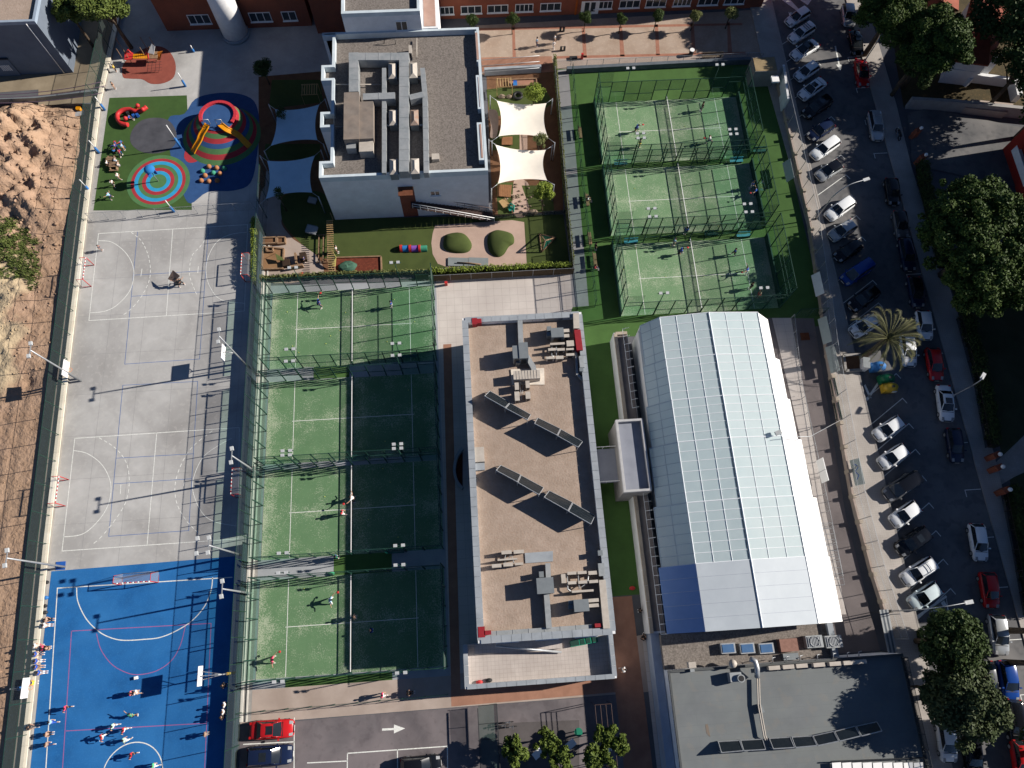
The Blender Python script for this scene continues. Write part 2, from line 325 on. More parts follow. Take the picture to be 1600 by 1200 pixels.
m_net = netting('green_netting', (.10, .13, .12), .09); m_netd = netting('dark_netting', (.07, .10, .09), .5)
def fence(name, label, pts, z0, z1, step, m_post, m_mesh, rails=(1,), lean=0, r=.04, panel='mesh_panel', group=None):
    t = thing(name, label, 'fence', (pts[0][0], pts[0][1], z0), 0, group); pr = None
    for p, q in zip(pts, pts[1:]):
        d = Vector((q[0]-p[0], q[1]-p[1])); L_ = d.length; d.normalize(); n = max(1, round(L_/step)); s_ = L_/n; a = math.atan2(d.y, d.x)
        for i in range(n):
            x, y = p[0]+d.x*s_*i, p[1]+d.y*s_*i
            if pr is None or pr[3] != (z0, z1):
                b1 = MB(); b1.tube([(0, 0, z0), (0, 0, z1)], r, 6, False); b1 = b1.mesh('post'); b1.materials.append(m_post)
                b2 = MB(); b2.box(0, -.006, z0+.03, 1, .006, z1-.02); b2 = b2.mesh(panel); b2.materials.append(m_mesh)
                b3 = MB(); b3.box(0, -.017, -.017, 1, .017, .017); b3 = b3.mesh('rail'); b3.materials.append(m_post); pr = (b1, b2, b3, (z0, z1))
            inst(pr[0], 'post', (x, y, 0), a, None, t); inst(pr[1], panel, (x, y, 0), a, None, t, (s_, 1, 1))
            for rl in rails: inst(pr[2], 'rail', (x, y, z0+(z1-z0)*rl-.03*(rl == 1)), a, None, t, (s_, 1, 1))
    inst(pr[0], 'post', (pts[-1][0], pts[-1][1], 0), 0, None, t)
    return t
fence('netting_fence', 'tall green netting fence along the cream wall beside the dug ground', [(x+.05, y) for x, y in WL[1:8]], .6, 4.0, 3.2, m_green_steel, m_net, (.5, 1))
# --- yard and pitch concrete
def court_conc():
    m = mat('court_concrete', 'b1b0ae', 'a2a19f', .5, .85, bump=.003, bscale=14, big=.85, bigc='878583', bigscale=.13, speck=.22, speckc='b5b2ad', speckscale=2.2, distort=.5)
    return m
yard = sheet('concrete_yard', [(-47.9, -60), (-48.0, -9.7), (-48.35, 2.5), (-48.7, 12.5), (-49.2, 31.1), (-49.65, 53.3), (-49.95, 72), (-49.2, 84), (-48, 110), (-19, 110), (-19, 62), (-27.2, 62), (-27.2, -60)], .008, court_conc())
b = MB()
for y in (14.6, 19.7, 24.8, 29.9, 35.0, 40.1, 45.2, 50.3, 55.4, 58.6): strip(b, [(-49.3, y), (-27.3, y)], .03, .0125)
for x in (-45.3, -41.2, -37.1, -33, -29.2): strip(b, [(x, 9.8), (x, 60)], .03, .0128)
b.build('expansion_joint', mat('joint_filler', (.27, .27, .27), None, 5), yard)
# handball and basketball lines, painted
def ln(px_pts, w_=.08, z=.017, m=m_line, parent=None, dash=None, crv=False, name='painted_line', closed=False):
    pts = px(px_pts)
    if crv: pts = curve(pts, 8, closed)
    if closed: pts.append(pts[0])
    b = MB(); strip(b, pts, w_, z, dash); return b.build(name, m, parent)
m_bl = mat('blue_line_paint', (.05, .12, .32), (.12, .18, .34), 5, .8); m_rl = mat('faded_red_line_paint', (.35, .10, .22), (.22, .10, .28), 5, .8)
for pts in [[(154, 365), (387, 351), (382, 486), (139, 501), (154, 365)], [(270, 358), (260, 493)], [(117, 685), (374, 668), (372, 842), (97, 861), (117, 685)], [(245, 676), (230, 851)],
            [(222, 420), (220, 432)], [(310, 416), (309, 427)], [(189, 757), (188, 772)], [(288, 752), (287, 760)]]: ln(pts, parent=yard)
for pts in [[(154, 376), (176, 379), (198, 397), (209, 422), (204, 452), (185, 475), (165, 486), (140, 489)], [(387, 363), (362, 366), (340, 377), (326, 400), (322, 425), (328, 448), (345, 468), (382, 474)],
            [(115, 704), (137, 709), (160, 727), (173, 755), (170, 786), (155, 812), (130, 834), (99, 839)], [(362, 685), (340, 697), (317, 715), (303, 745), (302, 770), (315, 800), (335, 815), (370, 822)]]: ln(pts, parent=yard, crv=True)
for pts in [[(205, 363), (222, 378), (233, 405), (234, 435), (220, 465), (200, 487), (185, 495)], [(330, 362), (313, 385), (300, 400), (296, 425), (299, 440), (310, 466)],
            [(155, 684), (180, 700), (197, 722), (202, 750), (198, 780), (185, 805), (160, 837), (138, 856)], [(332, 673), (302, 697), (285, 722), (274, 755), (276, 785), (290, 812), (310, 833)]]: ln(pts, parent=yard, crv=True, dash=(.42, .3))
for pts in [[(215, 362), (195, 569), (312, 561), (326, 356)], [(209, 430), (320, 423)], [(206, 463), (319, 456)], [(192, 602), (170, 838), (295, 829), (309, 596)], [(181, 716), (303, 709)], [(178, 756), (300, 748)], [(192, 602), (309, 596)]]: ln(pts, .06, .0165, m_bl, yard, name='blue_line')
# --- the blue pitch
m_bt = mat('blue_artificial_turf', '1a5f9c', '145289', .6, .95, bump=.004, bscale=30, big=.8, bigc='2a6ca6', bigscale=.14, speck=.2, speckc='3a7bb0', speckscale=7)
bp = sheet('blue_pitch', [(-47.9, -60), (-47.75, -9.7), (-48.15, 2.5), (-48.3, 9.55), (-27.3, 9.9), (-27.3, -60)], .024, m_bt)
for pts in [[(363, 902), (90, 919), (72, 1200), (60, 1400)], ]: ln(pts, .1, .032, parent=bp)
ln([(120, 918), (122, 940), (135, 967), (155, 987), (175, 997), (195, 1000.5), (225, 999), (250, 996), (275, 986), (300, 970), (320, 947), (330, 922), (332.5, 902)], .1, .032, parent=bp, crv=True)
X, Y, _ = P(207, 1211); b = MB(); strip(b, [(X+3.0*math.cos(a/24*math.pi), Y+3.0*math.sin(a/24*math.pi)) for a in range(49)], .1, .032); b.build('painted_line', m_line, bp)
for pts in [[(112, 986), (330, 974), (320, 1200), (312, 1400)], [(112, 986), (98, 1200), (84, 1400)], [(103, 1142), (322, 1130)]]: ln(pts, .08, .030, m_rl, bp, name='red_line')
ln([(151, 990), (158, 1015), (175, 1038), (198, 1051), (218, 1054), (245, 1048), (268, 1032), (282, 1008), (290, 977)], .08, .030, m_rl, bp, crv=True, name='red_line')
b = MB(); b.prism(px([(88, 878), (103, 877), (102, 890), (87, 891)]), .02, .06); tag(b.build('floor_mat', m_blue), 'small square blue mat at the corner of the grey court beside the wall', 'mat')
# --- turf, paths and lawns
m_turf = mat('dark_green_turf', '42612f', '3a5629', .8, .95, bump=.006, bscale=25, big=.4, bigc='4b6a37', bigscale=.2)
m_lawn = mat('nursery_turf', '424d24', '39441f', .8, .95, bump=.006, bscale=25, big=.4, bigc='4b572b', bigscale=.2)
sheet('padel_surround_turf', [(12.6, 76), (43.3, 74.2), (43.3, 33.5), (18.0, 33.5), (17.9, 35.2), (17.3, 2.9), (11, 2.9), (11, 36), (12.0, 38.5)], .012, m_turf)
m_pav = mat('beige_paving', 'a89a90', '998b82', .5, .9, big=.6, bigc='8a7b70', bigscale=.25)
m_pav2 = wrap_tex(mat('pale_square_paving', 'bdb6b0', 'b2aaa5', .4, .9, big=.5, bigc='a29a95', bigscale=.2), 'brick', '857f79', .5, .6, bw=.5, rh=.5, offset=0, mortar=.008)
sheet('paved_plaza', [(-5.6, 45.0), (12.3, 42.9), (12.6, 36), (11.2, 33), (11.2, -1.5), (16.9, -1.5), (15.6, -60), (15.2, -60), (15.6, -7.0), (-27, -7.2), (-27.3, 50), (-26, 50), (-26, -4), (-5.2, -4)], .010, m_pav2)
sheet('plaza_strip', [(-4.6, 33.8), (-3.6, 33.8), (-4.2, -7), (-5.2, -7)], .016, mat('terracotta_paving', '9e7561', '8b6654', .8, .9, big=.4, bigc='7b5949', bigscale=.3))
sheet('south_walkway', [(-27, -4.0), (-5.2, -4.0), (15.6, -1.3), (15.6, -7), (-27, -7.2)], .014, m_pav)
sheet('terracotta_walk', [(12.0, 2.8), (15.0, 2.8), (15.4, -60), (12.6, -60)], .022, MATS['terracotta_paving'])
sheet('terracotta_walk', [(-5.2, -5.4), (12.2, -5.4), (12.2, -6.8), (-5.2, -7.0)], .020, MATS['terracotta_paving'])
sheet('west_path', [(-27.2, 60), (-25.9, 60), (-25.9, -7), (-27.2, -7)], .018, m_conc)
b = MB(); wallline(b, [(-26.9, 50), (-26.9, -7)], .28, 0, .16); structure(b.build('kerb', mat('white_kerb', 'c9c5bd', 'b5b1a9', 1, .8)))
b = MB(); wallline(b, [(-26.35, 50), (-26.35, -7)], .14, 0, .13); structure(b.build('kerb', MATS['white_kerb']))
sheet('court_path', [(-26, 43), (-5.2, 42.5), (-5.2, -4), (-26, -4)], .012, mat('blue_grey_path', '9a9da0', '8b8f93', .5, .9, big=.5, bigc='7d8287', bigscale=.3))
for y0, y1, xa, xb in ((31.8, 30.2, -18.3, -16.0), (9.25, 7.1, -15.6, -11.2), (-3.2, -4.0, -20.5, -11.3)): sheet('turf_strip', [(xa-2, y0), (xb, y0), (xb, y1), (xa-2, y1)], .0185, m_turf)
# school yard in front of the brick building
m_pink = mat('washed_paving', 'a89789', '998879', .6, .9, big=.6, bigc='8d7868', bigscale=.35, speck=.3, speckc='b8a490', speckscale=3); m_band = mat('brick_band', '9c6e5b', '8a5f4e', 1.5, .9)
sheet('school_terrace', px([(745, 40), (1188, 15), (1200, 95), (870, 108), (745, 118)]), .012, m_pink)
for q in [[(800, 36), (804, 36), (806, 90), (801, 90)], [(909, 44), (914, 44), (917, 90), (911, 90)], [(967, 42), (972, 42), (976, 88), (969, 88)], [(1023, 38), (1028, 38), (1031, 86), (1025, 86)], [(1079, 36), (1084, 36), (1087, 84), (1081, 84)], [(1136, 34), (1140, 34), (1144, 82), (1137, 82)],
          [(745, 44), (1160, 36), (1160, 39.5), (745, 48)], [(865, 88), (1165, 81), (1165, 85), (865, 92)]]: sheet('brick_band', px(q), .018, m_band)
sheet('terrace_edge_path', px([(865, 92), (1190, 84), (1190, 98), (865, 108)]), .017, m_pav)
# --- east: pavement, road, parking
m_road = mat('street_asphalt', '5e5e5f', '4b4c4f', .5, .9, bump=.003, bscale=25, big=.8, bigc='737170', bigscale=.16, speck=.3, speckc='3d3d40', speckscale=.9, distort=1)
sheet('street', [(45.9, 130), (45.9, -80), (57.2, -80), (57.2, 130)], .016, m_road)
b = MB(); b.prism([(42.6, 130), (45.9, 130), (45.9, -80), (41.6, -80), (42.9, -3), (41.5, 10), (42.8, 35), (43.7, 48), (42.6, 71)], 0, .13)
structure(b.build('pavement', wrap_tex(mat('pavement_tiles', 'a8a29c', '99938d', .6, .9, big=.6, bigc='88827d', bigscale=.25), 'brick', '6f675f', 2.0, .35, bw=.5, rh=.5, offset=0, mortar=.02)))
b = MB(); wallline(b, [(45.95, 130), (45.95, -80)], .18, 0, .15); structure(b.build('kerb', mat('granite_kerb', 'a09b95', '8c8782', 2, .8)))
b = MB(); b.prism([(57.2, 130), (60.2, 130), (60.2, 66), (59.8, 56), (60.4, 31), (59.6, 12), (58.6, 2), (58.0, -80), (57.2, -80)], 0, .13); structure(b.build('pavement', MATS['pavement_tiles']))
sheet('side_street', px([(1417, 178), (1450, 170), (1620, 205), (1620, 300), (1440, 262), (1425, 262)]), .137, m_road)
rd = bpy.data.objects['street']
for i in range(27):           # bay lines of the angled parking
    y = 79.5-i*3.18
    if 28.5 < y < 33.2: continue
    b = MB(); strip(b, [(46.1, y-1.7), (50.6, y+1.25), (51.0, y+.6)], .09, .022); b.build('bay_line', m_line, rd)
for y in (75.0, 69.5, 64.0, 58.5, 45.5, 40, 34.5, 29, 23.4, 17.6, 12, 6.5, 1, -4.5, -10): b = MB(); strip(b, [(57.1, y), (55.2, y), (55.2, y-.8)], .08, .022); b.build('bay_line', m_line, rd)
def arrow(b, tip, tail, z=.024):
    t_, a = Vector(tip[:2]), Vector(tail[:2]); d = (t_-a).normalized(); n = Vector((-d.y, d.x)); m_ = t_-d*1.15
    b.add([(*(a+n*.1), z), (*(a-n*.1), z), (*(m_-n*.1), z), (*(m_+n*.1), z)], [(0, 1, 2, 3)]); return b.add([(*(m_+n*.42), z), (*(m_-n*.42), z), (*t_, z)], [(0, 1, 2)])
arrow(MB(), P(1313, 111), P(1305, 72)).build('direction_arrow', m_line, rd)
b = MB()
for q in [[(1222, 0), (1235, 0), (1250, 16), (1244, 16)], [(1250, 0), (1268, 0), (1262, 8)], [(1232, 18), (1240, 28), (1234, 28)]]: b.add([P(x, y, .024) for x, y in q], [tuple(range(len(q)))])
b.build('hatched_marking', m_line, rd)
b = MB()
for q in [[(1432, 962), (1478, 930), (1480, 933), (1434, 966)], [(1478, 930), (1484, 962), (1481, 962)], [(1455, 955), (1461, 951), (1468, 960), (1462, 964)], [(1470, 942), (1475, 938), (1480, 946), (1475, 950)]]: b.add([P(x, y, .024) for x, y in q], [tuple(range(len(q)))])
b.build('hatched_marking', m_line, rd)
b = MB()
for q in [[(1352, 625), (1372, 596), (1375, 598), (1356, 626)], [(1352, 600), (1362, 622), (1358, 622), (1350, 603)]]: b.add([P(x, y, .024) for x, y in q], [tuple(range(len(q)))])
b.build('hatched_marking', m_line, rd)
# --- bottom car park
sheet('car_park', px([(374, 1135), (560, 1118), (1000, 1083), (1004, 1400), (374, 1400)]), .02, mat('stained_asphalt', '666163', '544f52', .35, .9, bump=.003, bscale=20, big=.8, bigc='7a7273', bigscale=.2, speck=.2, speckc='453f41', speckscale=1.2, distort=1))
cp = bpy.data.objects['car_park']
for q in [[(460, 1121), (459, 1300)], [(380, 1163), (460, 1159)], [(543, 1177), (699, 1166)], [(543, 1177), (541, 1300)], [(621, 1171), (622, 1300)], [(699, 1166), (701, 1300)], [(480, 1192), (543, 1189)]]: ln(q, .1, .028, parent=cp)
arrow(MB(), P(633, 1138), P(597, 1140), .028).build('direction_arrow', m_line, cp)
sheet('planted_bed', px([(780, 1130), (905, 1125), (905, 1400), (770, 1400)]), .026, mat('dark_paving', '5a5555', '4b4747', .6, .9))
# court behind the hall, brown pavers
sheet('hall_court', [(36, 35), (41.9, 34.6), (40.6, 10), (41.2, -4.6), (34.5, -4.6), (34.8, 0)], .026, wrap_tex(mat('brown_pavers', '6b6464', '5d5757', .5, .9, big=.6, bigc='776f6e', bigscale=.3), 'brick', '4f4642', 3.0, .3, mortar=.03))
# top-left road
sheet('west_lane', px([(60, 165), (150, 160), (170, 60), (190, 0), (120, -60), (60, -60)]), .012, mat('dusty_concrete', '8f836f', '7d715e', .5, .9, big=.6, bigc='6a5f4f', bigscale=.2))
sheet('west_lane', px([(-80, 150), (60, 140), (60, 100), (-80, 110)]), .016, MATS['dusty_concrete'])
# nursery garden grounds
m_soil = mat('garden_soil', '6e4f38', '5a3f2c', 1, .95, bump=.02, bscale=5)
sheet('west_garden', px([(404, 120), (520, 110), (522, 432), (404, 436)]), .014, m_soil)
sheet('garden_path', curve(px([(408, 300), (436, 302), (442, 330), (440, 350), (455, 370), (460, 375), (495, 400), (500, 432), (408, 432)]), 4), .020, m_pav)
sheet('garden_lawn', curve(px([(445, 305), (500, 300), (520, 330), (520, 400), (490, 395), (455, 365), (440, 340)]), 4), .024, m_lawn)
sheet('garden_lawn', px([(425, 125), (500, 125), (505, 160), (420, 170)]), .024, m_lawn)
sheet('garden_lawn', px([(415, 225), (500, 225), (500, 250), (412, 250)]), .024, m_lawn)
sheet('play_lawn', px([(520, 342), (880, 335), (890, 412), (676, 420), (640, 424), (520, 428)]), .014, m_lawn)
m_sand = mat('bonded_sand_path', 'b0988a', 'a28b7e', .5, .9, big=.4, bigc='947e72', bigscale=.3, speck=.2, speckc='bfa99b', speckscale=8)
sheet('sand_path', px([(680, 352), (800, 344), (819, 347), (823, 412), (800, 416), (700, 418), (684, 412), (676, 397), (674, 380), (676, 365)]), .022, m_sand)
sheet('east_garden', px([(760, 118), (872, 112), (880, 330), (770, 338)]), .014, m_soil)
for q in [[(760, 140), (845, 130), (865, 160), (830, 185), (765, 180)], [(765, 205), (815, 202), (815, 235), (768, 235)], [(815, 290), (862, 290), (866, 330), (830, 332)], [(775, 285), (802, 285), (800, 335), (778, 335)], [(820, 343), (880, 338), (888, 412), (823, 414)]]: sheet('garden_lawn', px(q), .026, m_lawn)
sheet('garden_path', curve(px([(803, 283), (822, 283), (828, 300), (824, 335), (803, 335)]), 4), .024, m_sand); sheet('garden_path', px([(812, 205), (824, 205), (824, 235), (812, 235)]), .034, m_sand)
sheet('service_path', px([(868, 110), (888, 108), (920, 478), (895, 480)]), .020, mat('grey_paving', '8f8f90', '808082', .5, .9, big=.5, bigc='747476', bigscale=.3))
sheet('ramp_ground', px([(752, 90), (862, 88), (866, 112), (756, 118)]), .024, MATS['terracotta_paving'])
for i, c in enumerate([(714, 381, 21, 16.5), (781, 380, 20, 21)]):     # two little artificial hills
    pts = [(694, 372), (698, 367), (715, 364), (728, 368), (737, 381), (734, 392), (722, 396), (703, 394), (693, 387)] if i == 0 else [(762, 370), (772, 361), (785, 361), (801, 367), (803, 380), (795, 386), (787, 398), (776, 402), (764, 392)]
    wp = curve(px(pts), 4); X = sum(p[0] for p in wp)/len(wp); Y = sum(p[1] for p in wp)/len(wp); b = MB(); n = len(wp); K = 6
    for k in range(K): f = math.cos(k/K*math.pi/2); b.v += [(X+(p[0]-X)*f, Y+(p[1]-Y)*f, .03+.75*math.sin(k/K*math.pi/2)) for p in wp]
    b.v.append((X, Y, .79)); b.f = [(k*n+j, k*n+(j+1) % n, (k+1)*n+(j+1) % n, (k+1)*n+j) for k in range(K-1) for j in range(n)]+[((K-1)*n+j, (K-1)*n+(j+1) % n, K*n) for j in range(n)]
    if sum(wp[j][0]*wp[(j+1) % n][1]-wp[(j+1) % n][0]*wp[j][1] for j in range(n)) < 0: b.f = [f[::-1] for f in b.f]
    b.sm = [True]*len(b.f); tag(b.build('turf_mound', m_lawn), ['round green turf mound on the beige path, the one nearer the lawn', 'kidney-shaped green turf mound on the beige path'][i], 'mound')
# --- playground surfaces
m_pt = mat('playground_turf', '3a5427', '324a22', .8, .95, bump=.006, bscale=25, big=.3, bigc='425d2d', bigscale=.2)
sheet('playground_turf', px([(171, 153), (292, 149), (300, 328), (146, 329)]), .014, m_pt)
m_rb = mat('blue_rubber', '2d4f7d', '264672', 1, .9, bump=.003, bscale=20); m_rr = mat('red_rubber', 'a03038', '902a32', 1, .9, bump=.003, bscale=20); m_rg = mat('green_rubber', '4d7448', '446a40', 1, .9, bump=.003, bscale=20); m_rc = mat('light_blue_rubber', '2b93bd', '2686ae', 1, .9, bump=.003, bscale=20)
sheet('blue_rubber_floor', curve(px([(262, 188), (288, 178), (305, 155), (335, 146), (370, 146), (397, 158), (405, 190), (402, 240), (392, 285), (365, 298), (325, 300), (298, 318), (285, 300), (270, 260)]), 4), .020, m_rb)
sheet('brown_rubber_floor', curve(px([(192, 120), (193, 100), (212, 83), (240, 72), (262, 78), (274, 98), (272, 120), (256, 130), (236, 131), (222, 124), (203, 123)]), 4), .020, mat('terracotta_rubber', '8a4a3d', '7b4036', 1, .9))
sheet('dark_rubber_floor', curve(px([(204, 222), (207, 203), (222, 188), (245, 184), (264, 189), (275, 205), (274, 225), (260, 236), (240, 240), (218, 236)]), 4), .024, mat('charcoal_rubber', '47484e', '3b3c42', .8, .9, big=.5, bigc='55565c', bigscale=.6))
X, Y, _ = P(247.5, 283.5)
for i, (r, m_) in enumerate([(4.1, m_rg), (3.55, m_rr), (3.12, m_rc), (2.6, m_rg), (2.1, m_rr), (1.6, m_rc), (1.08, m_rg)]):
    sheet('target_ring', [(X+r*math.cos(a/32*math.pi), Y+r*math.sin(a/32*math.pi)) for a in range(64)], .028+.004*i, m_)
sheet('red_rubber_pad', curve(px([(288, 246), (291, 234), (303, 232), (316, 240), (308, 252), (295, 254)]), 5), .03, m_rr)
# ================================================================ BUILDINGS
m_gravel = wrap_tex(mat('roof_gravel_grey', '8a827b', '6f6863', 6, .95, bump=.02, bscale=14, speck=.6, big=.4, bigc='77706a', bigscale=.25, speckc='5b554f', speckscale=4), 'cells', '4e4945', 5.5, .45)
m_gravel2 = mat('roof_gravel_beige', 'a39285', '908073', 1.0, .95, bump=.03, bscale=5, big=.45, bigc='857567', bigscale=.25, speck=.4, speckc='8b7363', speckscale=6)
m_cope = mat('grey_stone_coping', '8f959b', '7f858b', .8, .8, big=.4, bigc='a0a5aa', bigscale=.6)
m_brick = wrap_tex(mat('red_brick', '8a4630', '763a28', .8, .9, big=.4, bigc='5f3024', bigscale=.3), 'brick', '9a7a66', 1.0, .35, rot=(math.pi/2, 0, 0), bw=.25, rh=.08, mortar=.012)
m_pane = mat('window_glass', (.02, .028, .035), (.03, .04, .05), 2, .12, spec=.8)
def coping(t, pts, w_, z, th, step, m, closed=True):
    """separate coping slabs along the top of a parapet"""
    key = None; pts = list(pts)+([pts[0]] if closed else [])
    for p, q in zip(pts, pts[1:]):
        d = Vector((q[0]-p[0], q[1]-p[1])); L_ = d.length; d.normalize(); n = max(1, round(L_/step)); s_ = L_/n
        if key is None: b = MB(); b.box(-.5, -w_/2, 0, .5, w_/2, th); key = b.mesh('coping_slab'); key.materials.append(m)
        for i in range(n): inst(key, 'coping_slab', (p[0]+d.x*s_*(i+.5), p[1]+d.y*s_*(i+.5), z+R.uniform(0, .012)), math.atan2(d.y, d.x), None, t, (s_-.03, 1, 1))
def inset(x0, y0, x1, y1, e): return [(x0+e, y0+e), (x1-e, y0+e), (x1-e, y1-e), (x0+e, y1-e)]
def window(t, c, w_, h, rz, n=2, mf=None, sill=True):
    """a framed window, centre c on the wall, outside along -y turned by rz"""
    mf = mf or m_white; a, b_ = math.cos(rz), math.sin(rz); T = lambda x, y, z: (c[0]+x*a-y*b_, c[1]+x*b_+y*a, c[2]+z)
    f = MB()
    def bx(x0, y0, z0, x1, y1, z1, m=f): m.hexa([T(x0, y0, z0), T(x1, y0, z0), T(x1, y1, z0), T(x0, y1, z0)], [T(x0, y0, z1), T(x1, y0, z1), T(x1, y1, z1), T(x0, y1, z1)])
    bx(-w_/2, -.07, -h/2, w_/2, .02, -h/2+.1); bx(-w_/2, -.07, h/2-.1, w_/2, .02, h/2)
    for i in range(n+1): x = -w_/2+(w_-.09)*i/n; bx(x, -.07, -h/2+.1, x+.09, .02, h/2-.1)
    fo = f.build('window', mf, t)
    for i in range(n):
        g = MB(); x = -w_/2+(w_-.09)*i/n+.09; bx(x, -.03, -h/2+.1, x+(w_-.09)/n-.09, .01, h/2-.1, g); g.build('pane', m_pane, fo)
    if sill: g = MB(); bx(-w_/2-.08, -.2, -h/2-.09, w_/2+.08, .02, -h/2, g); g.build('sill', mf, fo)
# --- centre building with the gravel roof
X0, Y0, X1, Y1, Z = -1.95, -.95, 11.6, 33.65, 8.0
cb = thing('clubhouse', 'long flat-roofed clubhouse with beige gravel roof and grey stone parapet between the courts', 'building', (4.8, 16, 0))
b = MB(); b.box(X0+.05, Y0+.05, 0, X1-.05, Y1-.05, 7.15); b.build('wall', m_wall_white, cb)
b = MB(); e = .62
for q in ((X0+.05, Y0+.05, X1-.05, Y0+e), (X0+.05, Y1-e, X1-.05, Y1-.05), (X0+.05, Y0+e, X0+e, Y1-e), (X1-e, Y0+e, X1-.05, Y1-e)): b.box(q[0], q[1], 7.15, q[2], q[3], 7.92)
b.build('parapet', m_wall_white, cb)
b = MB(); b.box(X0+e+.002, Y0+e+.002, 7.15, X1-e-.002, Y1-e-.002, 7.22); b.build('gravel_roof', m_gravel2, cb)
coping(cb, inset(X0, Y0, X1, Y1, .33), .68, 7.92, .08, 1.0, m_cope)
for y in (4, 9, 14, 19, 24, 29):
    for z in (1.6, 4.9): window(cb, (X0+.05, y, z), 2.2, 1.4, -math.pi/2); window(cb, (X1-.05, y, z), 2.2, 1.4, math.pi/2)
for x in (1, 5, 9): window(cb, (x, Y0+.05, 5.6), 2.2, 1.3, 0)
# roof plant of the centre building, each unit its own thing
def pbox(b, q, z0, z1):
    """a box whose top is seen at pixel rectangle q, standing z0..z1"""
    x0, y0, _ = P(q[0], q[3], z1); x1, y1, _ = P(q[2], q[1], z1); return b.box(x0, y0, z0, x1, y1, z1)
def centre(q, z): x, y, _ = P((q[0]+q[2])/2, (q[1]+q[3])/2, z); return (x, y, z)
m_unit = mat('cream_unit_casing', 'b3aba1', 'a39b91', 2, .6); m_dunit = mat('grey_unit_casing', '7a8083', '70767a', 2, .5, metal=.2)
def unit(name, label, cat, q, z0, z1, m, group=None, legs=True, fan=True, rows=1):
    c = centre(q, z1); t = thing(name, label, cat, (c[0], c[1], z0), 0, group); b = MB(); pbox(b, q, z0+(.12 if legs else 0), z1); b.build('casing', m, t)
    x0, y0, _ = P(q[0], q[3], z1); x1, y1, _ = P(q[2], q[1], z1)
    b = MB(); b.box(x0-.02, y0-.02, z1-.02, x1+.02, y1+.02, z1+.03); b.build('lid', m, t)
    if legs:
        for lx in (x0+.08, x1-.16): l = MB(); l.box(lx, y0+.02, z0, lx+.08, y1-.02, z0+.12); l.build('foot', m_dark, t)
    if fan: b = MB(); b.obox(((x0+x1)/2, y0-.012, (z0+z1)/2+.05), ((x1-x0)*.6, .03, (z1-z0)*.6)); b.build('grille', m_dark, t)
    return t
ZR = 7.22
def duct(name, label, pts, w_, z0, z1, m, horiz=True, seams=True):
    """sheet-metal duct running over a roof through the given picture points (at its top)"""
    wp = [P(p[0], p[1], z1)[:2] for p in pts]; t = thing(name, label, 'duct', (wp[0][0], wp[0][1], z0))
    b = MB(); wallline(b, wp, w_, z0, z1); b.build('duct_run', m, t)
    for p in wp[1:-1]: b = MB(); b.obox((p[0], p[1], z0-.003), (w_*1.06, w_*1.06, z1-z0+.012), math.atan2(wp[1][1]-wp[0][1], wp[1][0]-wp[0][0]), True); b.build('elbow', m, t)
    for p, q in zip(wp, wp[1:]):
        d = Vector((q[0]-p[0], q[1]-p[1])); n = int(d.length/1.5)
        for i in range(1, n): c = (p[0]+d.x*i/n, p[1]+d.y*i/n, z0-.01); b = MB(); b.obox(c, (.06, w_+.05, z1-z0+.035), math.atan2(d.y, d.x), True); b.build('flange', m, t)
    return t
duct('roof_duct', 'thin grey duct running along the far parapet of the beige gravel roof', [(738, 501), (879, 495)], .42, ZR+.1, ZR+.5, m_duct)
duct('roof_duct', 'grey duct crossing the far end of the gravel roof down to the box unit', [(812.5, 498), (814, 536)], .55, ZR+.2, ZR+.75, m_duct)
duct('roof_duct', 'short slanting grey duct between the box unit and the white plant cover', [(823, 556), (832, 571), (835, 579)], .55, ZR+.1, ZR+.7, m_duct)
duct('roof_duct', 'thin grey duct along the near parapet of the beige gravel roof', [(752, 991), (925, 979)], .42, ZR+.1, ZR+.5, m_duct)
duct('roof_duct', 'grey duct from the near parapet up to the square grey box', [(858, 982), (854, 927)], .55, ZR+.2, ZR+.75, m_duct)
duct('roof_duct', 'short grey duct above the square grey box on the near roof end', [(857, 903), (856, 880)], .5, ZR+.2, ZR+.75, m_duct)
duct('roof_duct', 'wide cream duct lying along the right parapet near the front corner', [(948, 982), (941, 906)], .66, ZR+.2, ZR+.95, m_unit)
duct('roof_duct', 'grey duct beside the right parapet at the front, behind the cream duct', [(941, 900), (939, 880)], .6, ZR+.2, ZR+.8, m_duct)
duct('roof_duct', 'cream duct beside the right parapet at the far corner', [(900, 489), (901, 513)], .66, ZR+.2, ZR+1.0, m_unit)
duct('roof_duct', 'bright red duct beside the right parapet', [(902, 515), (906, 547)], .7, ZR+.25, ZR+1.05, mat('red_duct_paint', '8e2028', '7e1c24', 2, .6))
duct('roof_duct', 'narrow blue-grey duct running on from the red duct to the parapet', [(900, 549), (902, 584), (914, 596)], .24, ZR+.1, ZR+.5, m_duct)
duct('roof_duct', 'small upright grey duct end against the right parapet', [(908, 556), (910, 574)], .5, ZR+.1, ZR+1.0, m_duct)
for q, l, z in [((802, 540, 811, 560), 'tall dark grey box unit, left of a pair near the roof duct', 2.0), ((812, 535, 824, 560), 'tall light grey box unit, right of a pair near the roof duct', 2.1), ((862, 512, 880, 527), 'wide grey ventilation box near the far right corner of the gravel roof', 1.6), ((840, 902, 864, 928), 'large square grey box over the duct on the near roof end', 1.7), ((898, 936, 919, 956), 'square grey box unit near the front right corner of the roof', 1.5)]:
    unit('ventilation_box', l, 'ventilation unit', q, ZR, ZR+z, m_dunit, None, True, True)
